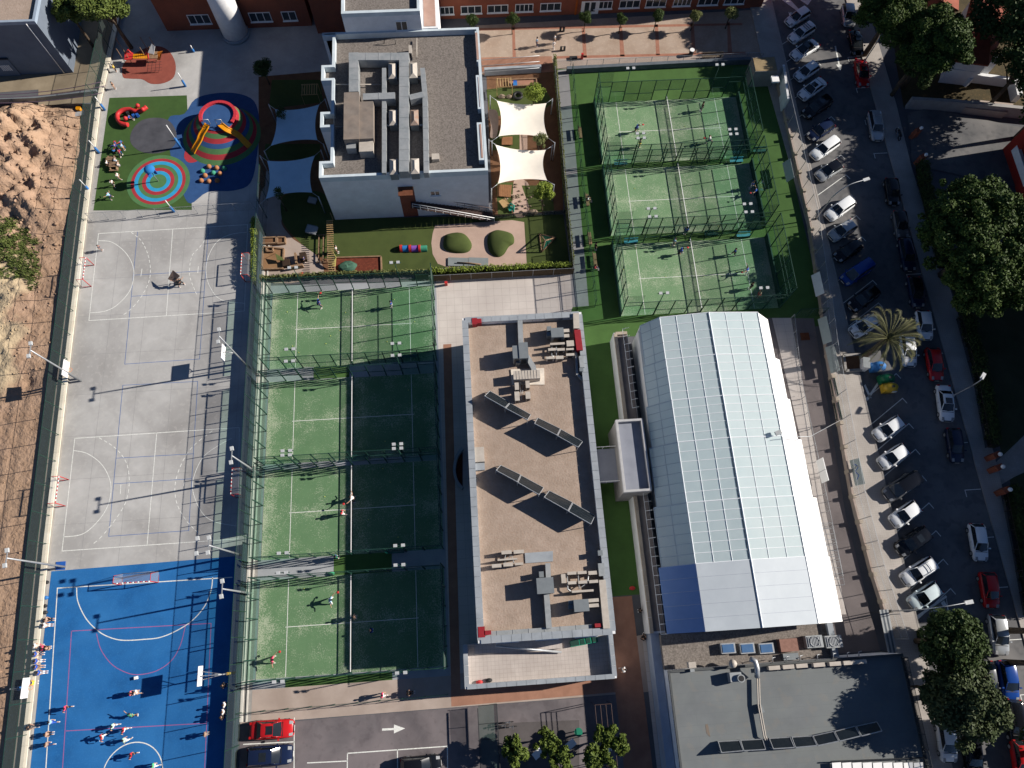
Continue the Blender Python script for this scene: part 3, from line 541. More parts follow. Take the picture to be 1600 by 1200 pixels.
for q, l in [((855, 510, 861, 517), 'small upper intake box on the left of the wide ventilation box'), ((855, 519, 861, 525), 'small lower intake box on the left of the wide ventilation box'), ((889, 938, 896.5, 944), 'small upper intake box left of the front right box unit'), ((889, 945, 896.5, 951.5), 'small lower intake box left of the front right box unit'),
             ((806, 561, 812, 567), 'small box hanging below the tall box pair'), ((906, 575, 911, 580), 'small cream box at the foot of the duct end by the parapet'), ((935, 860, 941, 868), 'small grey box against the right parapet, above the grey duct'), ((843, 893, 849, 902), 'small box feeding the large square grey box')]:
    unit('intake_box', l, 'box', q, ZR, ZR+1.0, m_dunit, None, False, False)
wq = [(798, 577), (850, 575), (851, 601), (800, 601)]; b = MB(); b.prism(px(wq, ZR+.12), ZR, ZR+.12); tag(b.build('plant_plinth', mat('white_plinth', 'cfc6ba', 'bdb4a8', 2, .8)), 'low white plinth under the long white plant cover on the gravel roof', 'plinth')
t = unit('plant_cover', 'long white ribbed plant cover lying across the white plinth', 'ventilation unit', (803, 578, 843, 593), ZR+.14, ZR+1.2, m_unit, None, False, False)
x0, y0, _ = P(803, 593, ZR+1.2); x1, y1, _ = P(843, 578, ZR+1.2)
for i in range(1, 9): b = MB(); x = x0+(x1-x0)*i/9; b.box(x-.02, y0, ZR+1.23, x+.02, y1, ZR+1.26); b.build('rib', m_unit, t)
AC = [((805, 598, 810, 609), 'below the plant cover, upper left'), ((805, 612, 811, 626), 'below the plant cover, lower left'), ((822, 595, 827, 606), 'below the plant cover, upper right'), ((822, 612, 828, 623), 'below the plant cover, lower right'),
      ((860, 535, 882, 539), 'long one at the top of the far right cluster'), ((857, 544, 868, 548), 'left of the middle row in the far right cluster'), ((871, 544, 882, 548), 'right of the middle row in the far right cluster'), ((854, 557, 866, 561), 'left of the bottom row in the far right cluster'), ((869, 556, 880, 561), 'right of the bottom row in the far right cluster'),
      ((885, 544, 896, 547), 'beside the red duct, upper'), ((885, 552, 897, 556), 'beside the red duct, lower'), ((886, 532, 896, 541), 'glass-fronted one beside the red duct'), ((881, 514, 889, 519), 'right of the wide ventilation box, upper'), ((881, 522, 889, 527), 'right of the wide ventilation box, lower'),
      ((784, 860, 799, 866), 'front left cluster, top row left'), ((803, 859, 818, 865), 'front left cluster, top row right'), ((769, 881, 783, 887), 'front left cluster, bottom row left'), ((787, 879, 801, 885), 'front left cluster, bottom row middle'), ((805, 879, 817, 883), 'front left cluster, bottom row right'), ((778, 872, 808, 876), 'front left cluster, long middle one'),
      ((887, 893, 900, 898), 'front right cluster, top row left'), ((903, 892, 916, 897), 'front right cluster, top row middle'), ((920, 892, 932, 898), 'front right cluster, top row right'), ((888, 908, 900, 913), 'front right cluster, second row left'), ((904, 907, 917, 912), 'front right cluster, second row middle'), ((921, 906, 934, 911), 'front right cluster, second row right'), ((878, 897, 883, 911), 'front right cluster, upright one at the left end'), ((894, 921, 927, 926), 'front right cluster, long one at the bottom'),
      ((919, 935, 935, 941), 'beside the front right box unit, upper'), ((919, 943, 935, 949), 'beside the front right box unit, lower')]
for q, l in AC: unit('air_conditioner', 'cream air conditioner: '+l, 'air conditioner', q, ZR, ZR+.95, m_unit, 'air conditioners on the clubhouse roof')
for pts, l in [([(862, 541), (862, 556), (866, 557)], 'left pipe run of the far right cluster'), ([(869, 540), (869, 556)], 'right pipe run of the far right cluster'), ([(790, 865), (788, 881), (799, 866), (803, 880)], 'pipes joining the front left cluster'), ([(886, 897), (887, 920), (893, 925)], 'pipes joining the front right cluster'), ([(903, 897), (905, 920), (918, 910), (920, 894)], 'pipes in the middle of the front right cluster'), ([(812, 596), (815, 625), (818, 598)], 'pipes under the white plant cover')]:
    b = MB(); b.tube([P(x, y, ZR+.5) for x, y in pts], .07, 6); tag(b.build('refrigerant_pipe', m_steel), 'thin metal pipes on the gravel roof, '+l, 'pipe')
for q, z in [((738, 497, 745, 507), 'block in the far left corner of the parapet'), ((746, 498, 752, 505), 'smaller one beside the far left corner'), ((748, 979, 757, 996), 'block in the near left corner'), ((757, 985, 767, 992), 'smaller one beside the near left corner'), ((930, 974, 940, 980), 'one at the near right corner')]:
    unit('red_box', 'red painted metal box: '+z, 'box', q, ZR, ZR+.8, MATS['red_duct_paint'], None, False, False)
b = MB(); b.prism(px([(820, 864), (864, 861), (864, 877), (821, 880)], ZR+.1), ZR, ZR+.1); tag(b.build('roof_slab', m_cope), 'pale slab pad beside the front left air conditioner cluster', 'slab')
t = thing('roof_hatch', 'cream roof hatch near the left parapet of the gravel roof', 'hatch', P(747, 713, ZR)); b = MB(); pbox(b, (740, 698, 756, 722), ZR, ZR+.6); b.build('casing', m_unit, t); b = MB(); pbox(b, (741, 723, 757, 735), ZR, ZR+.3); b.build('step', m_cope, t)
# solar collectors
m_sol = mat('solar_glass', (.01, .014, .018), (.015, .02, .025), 2, .25, spec=.35)
def collector(label, a, b_, c, d, zl, zh, zr, tubes=4):
    """a b: low edge, c d: high edge, picture points"""
    A, B, D, Cc = P(*a, zl), P(*b_, zl), P(*c, zh), P(*d, zh); t = thing('solar_panel', label, 'solar panel', (A[0], A[1], zr), 0, 'solar panels')
    q = MB(); q.slab([A, B, Cc, D], .07); q.build('panel', m_sol, t)
    for p_, r_ in ((A, B), (B, Cc), (Cc, D), (D, A)): f = MB(); up = Vector((0, 0, .02)); f.bar(Vector(p_)+up, Vector(r_)+up, .07); f.build('frame', m_steel, t)
    for i in range(1, tubes): u = i/tubes; f = MB(); l = lambda p, q_, u=u: Vector(p).lerp(Vector(q_), u)+Vector((0, 0, .015)); f.bar(l(A, D), l(B, Cc), .018); f.build('rib', mat('collector_rib', (.05, .055, .06)), t)
    for e in (D, Cc): f = MB(); f.bar(e, (e[0], e[1], zr), .05); f.bar(e, (A[0]*.5+B[0]*.5, A[1]*.5+B[1]*.5, zr), .04); f.build('strut', m_steel, t)
    for e in (A, B): f = MB(); f.bar(e, (e[0], e[1], zr), .05); f.build('foot', m_steel, t)
rows = [('far', [(765, 611, 796, 629, 757, 619, 789, 637), (797, 630, 829, 648, 790, 638, 824, 656), (840, 653, 875, 670, 835, 662, 870, 680), (876, 671, 910, 690, 871, 681, 903, 699)]),
        ('near', [(782, 727, 813, 742, 775, 735, 808, 753), (814, 743, 849, 762, 809, 754, 842, 773), (858, 767, 894, 785, 850, 777, 887, 798), (895, 786, 929, 806, 888, 799, 923, 819)])]
for n, rw in rows:
    for i, q in enumerate(rw): collector('dark tilted solar collector on the gravel roof, %s from left in the %s row' % (ORD[i], n), q[:2], q[2:4], q[4:6], q[6:8], ZR+.35, ZR+1.75, ZR)
for i, (p, q) in enumerate([((757, 619), (722+50, 668)), ((805, 636), (750, 652)), ((862, 790), (843, 812)), ((842, 676), (830, 694)), ((908, 700), (925, 708))]): pass
# --- low terrace in front
TX0, TY0, TX1, TY1, TZ = -3.55, -5.2, 11.85, -.98, 4.0
te = thing('terrace_wing', 'low wing with a white-walled roof terrace of square tiles in front of the clubhouse', 'building', (4, -3, 0))
b = MB(); b.box(TX0+.03, TY0+.03, 0, TX1-.03, TY1, 2.8); b.box(TX0+.03, TY0+.03, 2.8, TX0+.4, TY1, 3.93); b.box(TX1-.4, TY0+.03, 2.8, TX1-.03, TY1, 3.93); b.box(TX0+.4, TY0+.03, 2.8, TX1-.4, TY0+.4, 3.93); b.build('wall', m_wall_white, te)
m_tile = wrap_tex(mat('terrace_tiles', 'b5aca6', 'a69d97', .8, .9, big=.4, bigc='9a918b', bigscale=.5), 'brick', '7d7671', 1.25, .5, bw=.5, rh=.5, offset=0, mortar=.018)
b = MB(); b.box(TX0+.402, TY0+.402, 2.8, TX1-.402, TY1-.01, 2.85); b.build('tiled_floor', m_tile, te)
coping(te, [(TX0+.22, TY1), (TX0+.22, TY0+.22), (TX1-.22, TY0+.22), (TX1-.22, TY1)], .46, 3.93, .07, 1.0, m_cope, False)
b = MB(); b.box(P(741, 1010, 3)[0], -2.0, 2.85, P(878, 1010, 3)[0], -.99, 3.35); b.build('step', m_tile, te)
b = MB(); b.tube([P(775, 1009, 5.2), P(877, 1019, 3.1)], .12, 8); tag(b.build('roof_pipe', m_steel), 'long thin pipe slanting over the terrace step', 'pipe')
for i, (x, y, c) in enumerate([(898, 1005, 1), (910, 1003, 0), (919, 1001, 0), (929, 999, 0)]):
    t = thing('plant_crate', 'green plastic crate on the terrace, %s from the left by the parapet' % ORD[i], 'crate', P(x, y, 2.85), 0, 'green crates on the terrace'); b = MB(); s_ = 1.0 if c else .55; b.obox(P(x, y, 2.86), (s_, .6, .45), .1, True); b.build('bin', mat('green_plastic', (.01, .2, .12), None, 3, .5), t); b = MB(); b.obox(P(x, y, 3.3), (s_-.1, .5, .03), .1, True); b.build('rim', m_green_steel, t)
# curved light well on the left side
lw = [P(723, 703), P(715, 714), P(711, 730), P(711, 742), P(715, 755), P(723, 765)]; t = thing('light_well', 'half-round low wall of a light well against the clubhouse side', 'wall', (-4, 19, 0))
b = MB(); b.add([], []); cw = curve([p[:2] for p in lw], 5, False); wallline(b, [(x-.0, y) for x, y in cw], .3, 0, 1.0); b.build('curved_wall', m_cope, t)
sheet('well_floor', [p[:2] for p in lw], .03, mat('dark_red_tiles', '5c2a22', '4a231c', 2, .9))
# --- sports hall
def translucent(m, f):
    t = m.node_tree; N = t.nodes; L = t.links; pb = N['Principled BSDF']; tr = N.new('ShaderNodeBsdfTranslucent'); L.new(pb.inputs['Base Color'].links[0].from_socket, tr.inputs[0]); mx = N.new('ShaderNodeMixShader'); mx.inputs[0].default_value = f; L.new(pb.outputs[0], mx.inputs[1]); L.new(tr.outputs[0], mx.inputs[2]); L.new(mx.outputs[0], N['Material Output'].inputs[0]); return m
HA = [(18.6, 5.5), (20.4, 7.6), (25.85, 8.3), (31.7, 7.6), (33.6, 5.5)]; HY0, HY1 = -1.3, 32.7
m_poly = translucent(mat('translucent_panel', 'cbdadc', 'c3d4d7', .6, .45, spec=.3, big=.5, bigc='d4dfe0', bigscale=.12), .36); m_membrane = mat('white_membrane', 'bec5c9', 'b5bcc1', .6, .55, big=.5, bigc='aab2b8', bigscale=.15); m_whitem = mat('bright_white_panel', 'e4e4e2', 'dcdcda', .6, .5, spec=.5); m_rib = mat('white_roof_rib', 'eceeef', 'e2e5e7', 2, .5)
m_side = translucent(mat('side_panel', 'cfdde4', 'c6d7df', .6, .4, spec=.3, big=.5, bigc='d8e4e8', bigscale=.12), .62)
hl = thing('sports_hall', 'large sports hall under a faceted roof of pale translucent panels and bright white edge', 'building', (26, 16, 0))
mm = [mat('shade_tinted_membrane', '6c88b6', '6380ae', .6, .6), m_membrane, m_membrane]; m_seam = mat('membrane_seam', 'a9aeb9', 'a0a6b2', 2, .6); m_srib = mat('grey_roof_rib', 'a9bac6', '9fb1bf', 2, .5)  # side membrane is white cloth, sky-blue shade painted into its colour
b = MB(); b.box(18.6, HY0+.15, 0, 33.6, HY1-.15, 4.2)
for y in (HY0+.15, HY1-.35): b.add([(x, y, z-.12) for x, z in [(18.6, 4.2)]+HA+[(33.6, 4.2)]]+[(x, y+.2, z-.12) for x, z in [(18.6, 4.2)]+HA+[(33.6, 4.2)]], [tuple(range(7)), tuple(range(7, 14))[::-1]]+[(i, i+7, (i+1) % 7+7, (i+1) % 7) for i in range(7)])
b.build('wall', m_wall_white, hl)
SEC = [(32.5, 27.4, 5, 18.55, 33.7), (27.4, 22.6, 5, 18.3, 34.15), (22.6, 17.9, 5, 18.05, 34.4), (17.9, 11.4, 6, 17.75, 34.75), (11.4, 5.2, 6, 17.4, 35.1)]   # telescoping sections, each a little wider than the last
for k, (ya, yb_, nr, xA, xE) in enumerate(SEC+[(5.2, HY0, 0, 17.05, 35.2)]):
    lift = .05*(len(SEC)-k); pr_ = [(xA, 5.55), (20.4, 7.7), (25.85, 8.4), (31.7, 7.7), (xE, 5.4)]; pr_ = [(x, z+.04*k) for x, z in pr_]
    def pt(f_, u, y, dz=0): (xa, za), (xb, zb) = pr_[f_], pr_[f_+1]; return (xa+(xb-xa)*u, y, za+(zb-za)*u+dz)
    for f_, nc, m_ in ((0, 2, m_side), (1, 3, m_poly), (2, 3, m_poly)):
        if nr:
            dy = (ya-yb_)/nr
            for c in range(nc):
                for r_ in range(nr):
                    g0, g1 = c/nc+.004, (c+1)/nc-.004; y0, y1 = ya-r_*dy-.02, ya-(r_+1)*dy+.02
                    q = MB(); t4 = [pt(f_, g0, y1), pt(f_, g1, y1), pt(f_, g1, y0), pt(f_, g0, y0)]; b4 = [(x, y, z-.04) for x, y, z in t4]; q.add(b4+t4, [(4, 5, 6, 7), (0, 1, 5, 4), (1, 2, 6, 5), (2, 3, 7, 6), (3, 0, 4, 7)]); q.build('roof_panel', m_, hl)
            for c in range(nc): q = MB(); q.bar(pt(f_, c/nc, yb_, .02), pt(f_, c/nc, ya, .02), .045 if c else .06); q.build('long_rib', m_srib if f_ == 0 else m_rib, hl)
            for r_ in range(nr+1): q = MB(); q.bar(pt(f_, 0, ya-r_*dy, .02), pt(f_, 1, ya-r_*dy, .02), .085 if r_ in (0, nr) else .05); q.build('cross_rib', m_srib if f_ == 0 else m_rib, hl)
        else:
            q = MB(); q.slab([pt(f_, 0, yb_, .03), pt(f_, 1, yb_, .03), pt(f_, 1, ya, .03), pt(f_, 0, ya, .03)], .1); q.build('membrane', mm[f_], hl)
            for i in range(1, 5): y = yb_+(ya-yb_)*i/5; q = MB(); q.bar(pt(f_, .002, y, .035), pt(f_, .998, y, .035), .02); q.build('seam', m_seam, hl)
    q = MB(); q.slab([pt(3, 0, yb_+.01, .03), pt(3, 1, yb_+.01, .03), pt(3, 1, ya-.01, .03), pt(3, 0, ya-.01, .03)], .1); q.build('edge_panel', m_whitem, hl)
    q = MB(); q.bar(pt(2, 0, yb_, .05), pt(2, 0, ya, .05), .09); q.bar(pt(3, 0, yb_, .05), pt(3, 0, ya, .05), .05); q.build('ridge_rib', m_rib, hl)
    q = MB(); q.bar((pt(2, 0, 0)[0]-.16, yb_, pt(2, 0, 0)[2]-.0), (pt(2, 0, 0)[0]-.16, ya, pt(2, 0, 0)[2]-.0), .05); q.build('ridge_gutter', mat('grey_flashing', '5a6166', None, 3), hl)
for i in (0, 1, 2, 5, 6):      # braced gutter rail on the left eave
    y0 = HY0+i*4.85; q = MB()
    for j in range(6): y = y0+j*.97; q.bar((17.4, y, 4.95), (16.7, y, 4.55), .03); q.bar((16.7, y, 4.55), (16.7, y+.97, 4.55), .03) if y+.97 < HY1 else None
    q.bar((16.7, y0, 4.55), (17.4, y0, 4.95), .04); q.build('gutter_bracket', m_rib, hl)
# low side strip of the hall on the left
t = thing('hall_side_wing', 'low brown-roofed strip with pale parapet along the left of the sports hall', 'building', (16.9, 15, 0))
b = MB(); b.box(15.9, -1.2, 0, 17.55, 32.9, 2.9); b.build('wall', m_wall_white, t); b = MB(); b.box(16.3, -1.0, 2.9, 17.5, 32.6, 2.96); b.build('roof', mat('brown_roof_felt', '7d7470', '6f6662', .8, .9), t)
coping(t, [(16.08, -1.2), (16.08, 32.7), (17.5, 32.7)], .36, 2.9, .35, 1.6, mat('beige_coping', 'a79b8c', '958a7c', 1, .8), False)
# stair tower with grey roof and its footbridge
AX0, AY0, AX1, AY1 = 14.35, 13.2, 17.38, 21.25
t = thing('stair_tower', 'box-shaped stair tower with sunken grey roof between the clubhouse and the sports hall', 'building', (16, 17.5, 0)); mg = mat('grey_panel_cladding', '8d8a88', '807d7b', 1, .7, big=.4, bigc='6f6c6a', bigscale=.6)
b = MB(); b.box(AX0+.04, AY0+.04, 0, AX1-.04, AY1-.04, 5.5); b.build('wall', mg, t)
b = MB(); [b.box(*q) for q in ((AX0, AY0, 5.5, AX1, AY0+.25, 6.1), (AX0, AY1-.25, 5.5, AX1, AY1, 6.1), (AX0, AY0+.25, 5.5, AX0+.25, AY1-.25, 6.1), (AX1-.25, AY0+.25, 5.5, AX1, AY1-.25, 6.1))]; b.build('parapet', mat('pale_metal_trim', 'a9a9aa', '9c9c9d', 2, .6), t)
b = MB(); b.box(AX0+.25, AY0+.25, 5.5, AX1-.25, AY1-.25, 5.56); b.build('roof', mat('grey_membrane', '7f838d', '757984', .8, .7, big=.4, bigc='878b95', bigscale=.5), t)
t = thing('footbridge', 'short grey covered footbridge from the stair tower to the clubhouse', 'bridge', (13, 16.7, 3)); b = MB(); b.box(11.62, 14.9, 3.0, 14.4, 18.7, 3.3); b.build('deck', MATS['grey_membrane'], t)
for y in (14.85, 18.75): b = MB(); b.bar((11.7, y, 4.2), (14.4, y, 4.2), .05); b.bar((13, y, 3.2), (13, y, 4.2), .04); b.build('handrail', m_white, t)
for x in (12.2, 14.1): b = MB(); b.box(x, 16.6, 0, x+.25, 16.9, 3.0); b.build('column', mg, t)
# --- low annex: gravel strip with skylights, then grey felt roof
ax = thing('changing_room_block', 'low changing-room block with grey felt roof and a gravel strip of skylights', 'building', (30, -8, 0)); m_felt = wrap_tex(mat('grey_roof_felt', '6a6e70', '616567', .4, .85, big=.5, bigc='747978', bigscale=.2, speck=.1, speckc='8a7a66', speckscale=.9), 'brick', '565b5b', 1.0, .5, bw=5.5, rh=1.0, mortar=.01)
b = MB(); b.box(16.9, -4.75, 0, 34.3, -1.4, 3.4); b.build('gravel_roof', m_gravel, ax)
b = MB(); b.box(16.95, -34, 0, 41.2, -4.78, 4.3); b.build('wall', m_wall_white, ax); b = MB(); b.box(17.15, -34, 4.3, 41.0, -5.0, 4.36); b.build('felt_roof', m_felt, ax)
b = MB(); [b.box(*q) for q in ((16.95, -34, 4.3, 17.15, -4.78, 4.6), (41.0, -34, 4.3, 41.2, -4.78, 4.6), (17.15, -5.0, 4.3, 41.0, -4.78, 4.62))]; b.build('parapet', mat('dark_roof_edge', '4c4f50', '434647', 2, .7), ax)
b = MB(); b.box(34.3, -4.7, 0, 34.9, -1.0, 3.9); b.build('parapet', m_cope, ax)
b = MB(); b.box(16.0, -34, 0, 16.9, -1.2, 2.6); b.build('canopy', mat('pale_canopy', '9aa5b5', '8d98a8', .8, .7), ax)
b = MB(); b.slab([P(1102, 1132, 4.372), P(1106, 1131, 4.372), P(1110, 1160-8, 4.372), P(1104, 1146, 4.372)], .004); b.build('rust_stain', mat('rust_stain_mark', '736557', '666360', 3), ax)
for i, x in enumerate((1138, 1168, 1198)):
    q = (x-10, 1004, x+10, 1022); t = thing('skylight', 'square glass skylight on the gravel strip, %s from the left' % ORD[i], 'skylight', centre(q, 3.4), 0, 'skylights'); b = MB(); pbox(b, q, 3.4, 4.0); b.build('kerb', m_steel, t); b = MB(); pbox(b, (q[0]+2, q[1]+2, q[2]-2, q[3]-2), 4.0, 4.05); b.build('glass', mat('skylight_glass', '4f6d92', '466488', 1, .15, spec=.7), t)
t = thing('roof_box', 'rusty pink sheet-metal hatch between the skylights and the fans', 'box', P(1233, 1010, 3.4)); b = MB(); pbox(b, (1221, 997, 1245, 1019), 3.4, 4.3); b.build('casing', mat('rusted_pink_metal', '8d6a5e', '74554a', 2, .8), t); b = MB(); b.box(*P(1225, 1032, 3.9)[:2], 3.4, *P(1247, 1020, 3.9)[:2], 3.9); b.build('ramp', m_dunit, t)
for i, x in enumerate((1272, 1302)):
    q = (x-10, 992, x+12, 1013); t = thing('roof_fan', 'square slatted fan housing on the gravel strip, the %s one' % ['left', 'right'][i], 'fan', centre(q, 3.4), 0, 'roof fans'); b = MB(); pbox(b, q, 3.4, 4.15); b.build('housing', m_duct, t); x0, y0, _ = P(q[0]+2, q[3]-2, 4.2); x1, y1, _ = P(q[2]-2, q[1]+2, 4.2)
    for k in range(9): b = MB(); xx = x0+(x1-x0)*(k+.2)/9; b.box(xx, y0, 4.15, xx+.07, y1, 4.22); b.build('slat', m_steel, t)
    b = MB(); b.tube([((x0+x1)/2+.5*math.cos(a*.5), (y0+y1)/2+.5*math.sin(a*.5), 4.26) for a in range(13)], .03, 5); b.build('guard_ring', m_steel, t)
for i, x in enumerate((1210, 1232, 1253, 1280, 1305, 1327, 1345)):
    q = (x-8, 1040-i*1.6, x+8, 1047-i*1.6); unit('air_conditioner', 'white air conditioner on the edge of the felt roof, %s from the left' % ORD[i], 'air conditioner', q, 4.4, 5.2, m_unit, 'air conditioners along the felt roof'); b = MB(); b.tube([P(x-3, 1036-i*1.6, 4.7), P(x-3, 1028-i*1.6, 4.9), P(x+1, 1027-i*1.6, 4.6)], .05, 5); tag(b.build('refrigerant_pipe', m_steel), 'white pipe behind the %s air conditioner of the felt roof' % ORD[i], 'pipe')
t = thing('extractor_fan', 'square grey extractor fan with round black outlet on the felt roof', 'fan', P(1150, 1060, 4.36)); b = MB(); pbox(b, (1142, 1050, 1158, 1066), 4.36, 5.3); b.build('casing', m_duct, t); X, Y, _ = P(1158, 1060, 5.5); b = MB(); b.cyl((X, Y, 4.9), .38, .7, 14); b.build('outlet', m_duct, t); b = MB(); b.cyl((X, Y, 5.6), .28, .02, 14); b.build('opening', m_black, t)
t = thing('roof_duct', 'bent silver duct coming down onto the grey felt roof', 'duct', P(1182, 1055, 4.36)); b = MB(); wp = [P(1172, 1030, 5.4), P(1180, 1033, 5.4), P(1183, 1045, 5.4), P(1183, 1058, 5.0)]
b.tube(wp, .28, 8); b.build('duct_run', m_steel, t)
t = thing('conduit_pair', 'pair of long thin white pipes crossing the felt roof towards the solar panels', 'pipe', P(1184, 1060, 4.36))
for d in (0, 3.2): b = MB(); b.tube([P(1183+d, 1060, 4.8), P(1184+d, 1100, 4.8), P(1193+d, 1150, 4.8), P(1196+d, 1157, 4.6)], .07, 6); b.build('pipe', m_unit, t)
b = MB(); b.ball(P(1145, 1037, 5.2), .42, 12, 8); tag(b.build('vent_ball', m_unit), 'round white turbine vent at the edge of the felt roof', 'vent')
t = thing('roof_box', 'pale sheet box on the left end of the felt roof edge', 'box', P(1082, 1040, 4.4)); b = MB(); pbox(b, (1077, 1034, 1087, 1044), 4.36, 5.2); b.build('casing', m_unit, t); b = MB(); pbox(b, (1079, 1045, 1085, 1050), 4.36, 4.9); b.build('outlet', m_duct, t)
b = MB(); b.obox(P(1189, 1107, 4.6), (.8, .35, .25), 1.9); tag(b.build('junction_box', m_dunit), 'small grey junction box beside the white pipes', 'box')
SP = [(1122, 1159, 1155, 1157, 1127, 1176, 1161, 1173), (1157, 1157, 1191, 1155, 1162, 1173, 1196, 1171), (1202, 1154, 1234, 1152, 1208, 1170, 1241, 1168), (1237, 1152, 1269, 1150, 1243, 1168, 1276, 1165), (1270, 1150, 1302, 1143, 1278, 1165, 1310, 1158), (1304, 1143, 1336, 1135, 1312, 1158, 1344, 1150), (1338, 1135, 1370, 1128, 1346, 1150, 1378, 1142)]
for i, q in enumerate(SP): collector('flat dark solar panel with pale frame on the grey felt roof, %s from the left' % ORD[i], q[:2], q[2:4], q[4:6], q[6:8], 4.7, 5.5, 4.36, 1)
t = thing('glass_canopy', 'ribbed pale canopy at the bottom edge below the grey felt roof', 'canopy', (35, -15, 4.4))
for i in range(9): q = [(1300+i*16, 1192), (1314+i*16, 1191), (1316+i*16, 1215), (1302+i*16, 1216)]; b = MB(); b.slab([P(x, y, 4.9) for x, y in q], .06); b.build('canopy_panel', m_whitem, t)
b = MB(); b.bar(P(1298, 1190, 4.95), P(1446, 1184, 4.95), .1); b.build('beam', m_dark, t)
fence('roof_railing', 'black railing along the right edge of the grey felt roof', [(40.9, -5.1), (40.9, -22)], 4.6, 5.9, 1.4, m_dark, netting('rail_bars', (.03, .03, .03), .25), (1, .5), panel='bar_panel')
# --- classroom building
ZT, ZG = 9.2, 8.35
cl = thing('classroom_building', 'white classroom building with stepped side walls and grey gravel roof full of ducts', 'building', (-8, 63, 0))
gx = lambda x, y, z=ZT: P(x, y, z)
xl, xb_, xr = gx(518, 150)[0], gx(500, 200)[0], 2.05; yb, yt = gx(630, 272)[1], gx(620, 47)[1]
bays = [(gx(501, y)[1], gx(501, y2)[1]) for y, y2 in ((56, 51), (126, 102), (199, 175), (277, 252))]
outl = [(xr, yb), (xr, yt), (xb_, yt)]
for i, (a, b_) in enumerate(bays):
    if i: outl += [(xl, b_), (xb_, b_)]
    if i < 3: outl += [(xb_, a), (xl, a)]
outl += [(xb_, yb)]
outl = outl[::-1]
b = MB(); b.prism(outl, 0, ZG-.05); b.build('wall', m_wall_white, cl)
def shrink(poly, e):
    n = len(poly); ar = sum(poly[i][0]*poly[(i+1) % n][1]-poly[(i+1) % n][0]*poly[i][1] for i in range(n)); s_ = 1 if ar > 0 else -1; out = []
    for i in range(n):
        p, c, q = Vector(poly[i-1]), Vector(poly[i]), Vector(poly[(i+1) % n]); d0 = (c-p).normalized(); d1 = (q-c).normalized(); n0 = Vector((-d0.y, d0.x))*s_; n1 = Vector((-d1.y, d1.x))*s_; v = n0+n1; v = v/max(.3, v.dot(n0)); out.append(tuple(c+v*e))
    return out
inn = shrink(outl, .34); b = MB(); n = len(outl)
for i in range(n): a, c, d_, e_ = outl[i], outl[(i+1) % n], inn[(i+1) % n], inn[i]; b.hexa([(*a, ZG-.05), (*c, ZG-.05), (*d_, ZG-.05), (*e_, ZG-.05)][::1], [(*a, ZT), (*c, ZT), (*d_, ZT), (*e_, ZT)])
b.build('parapet', mat('white_parapet', 'c3cdd2', 'b3bdc2', 1.0, .7, big=.3, bigc='9aa6ac', bigscale=.6), cl)
b = MB(); b.prism(shrink(outl, .342), ZG-.05, ZG); b.build('gravel_roof', m_gravel, cl)
for (ya, yb2) in [(48, 96), (117, 170), (191, 250)]:      # wide terracotta-topped blocks on the right
    x0 = gx(742+(ya-48)*.02, ya)[0]; y1, y0 = gx(750, ya)[1], gx(750, yb2)[1]; b = MB(); b.box(x0, y0, ZG, xr-.345, y1, ZT-.02); b.build('parapet_block', MATS['white_parapet'], cl); b = MB(); b.box(x0+.3, y0+.3, ZT-.02, xr-.5, y1-.3, ZT+.03); b.build('coping_slab', mat('terracotta_coping', 'a5877a', '93766a', .8, .9, big=.4, bigc='b09a8e', bigscale=.5), cl)
window(cl, (-4.6, yb-.0, 5.0), 1.2, 1.0, 0, 2)
# brick-lined door notch at the centre of the south parapet with the stair below
t = thing('brick_stair_tower', 'narrow brick stairwell in the middle of the classroom front wall', 'stair', (-6.4, 51.4, 0)); b = MB(); b.box(*gx(622, 296, 6)[:2], 0, gx(646, 280, 6)[0], yb-.01, 6.6); b.build('shaft', m_brick, t); b = MB(); b.box(gx(623, 290, 6)[0], yb-1.3, 6.6, gx(645, 280, 6)[0], yb-.05, 6.7); b.build('landing', mat('brown_boards', '6a3f2c', '58331f', 2, .8), t)
t = thing('metal_staircase', 'brown outdoor staircase with thin railings descending along the white wall', 'stair', P(650, 330)); m_br = mat('brown_steel', '4a3a36', '3c2f2c', 2, .7)
st0, st1 = Vector(P(645, 318, 3.4)), Vector(P(772, 340, .3))
for i in range(22):
    p = st0.lerp(st1, i/22); b = MB(); b.obox((p.x, p.y, p.z), ((st1-st0).length/22+.05, 1.3, .09)); b.build('step', m_br, t)
for s_ in (-.68, .68):
    b = MB(); b.tube([st0+Vector((0, s_, 1)), st1+Vector((0, s_, 1))], .045, 5); b.tube([st0+Vector((0, s_, .5)), st1+Vector((0, s_, .5))], .03, 5)
    for i in range(12): p = st0.lerp(st1, i/11)+Vector((0, s_, 0)); b.bar(p, p+Vector((0, 0, 1)), .03)
    b.build('handrail', m_white if s_ < 0 else m_br, t)
# tower block behind
tz = 12.2; tx0, tx1 = gx(533, 18, tz)[0], gx(656, 17, tz)[0]; ty = gx(600, 19, tz)[1]
t = thing('classroom_tower', 'white higher block with gravel roof rising behind the duct-covered roof', 'building', ((tx0+tx1)/2, ty+4, 0)); b = MB(); b.box(tx0, ty, 0, tx1, ty+14, tz-.6); b.build('wall', m_wall_white, t); b = MB(); [b.box(*q) for q in ((tx0, ty, tz-.6, tx1, ty+.4, tz), (tx0, ty+.4, tz-.6, tx0+.35, ty+14, tz), (tx1-.35, ty+.4, tz-.6, tx1, ty+14, tz))]; b.build('parapet', MATS['white_parapet'], t); b = MB(); b.box(tx0+.35, ty+.4, tz-.6, tx1-.35, ty+14, tz-.55); b.build('gravel_roof', m_gravel, t)
window(t, (gx(628, 52, 9.9)[0], ty, 10.0), 1.5, 1.5, 0, 2)
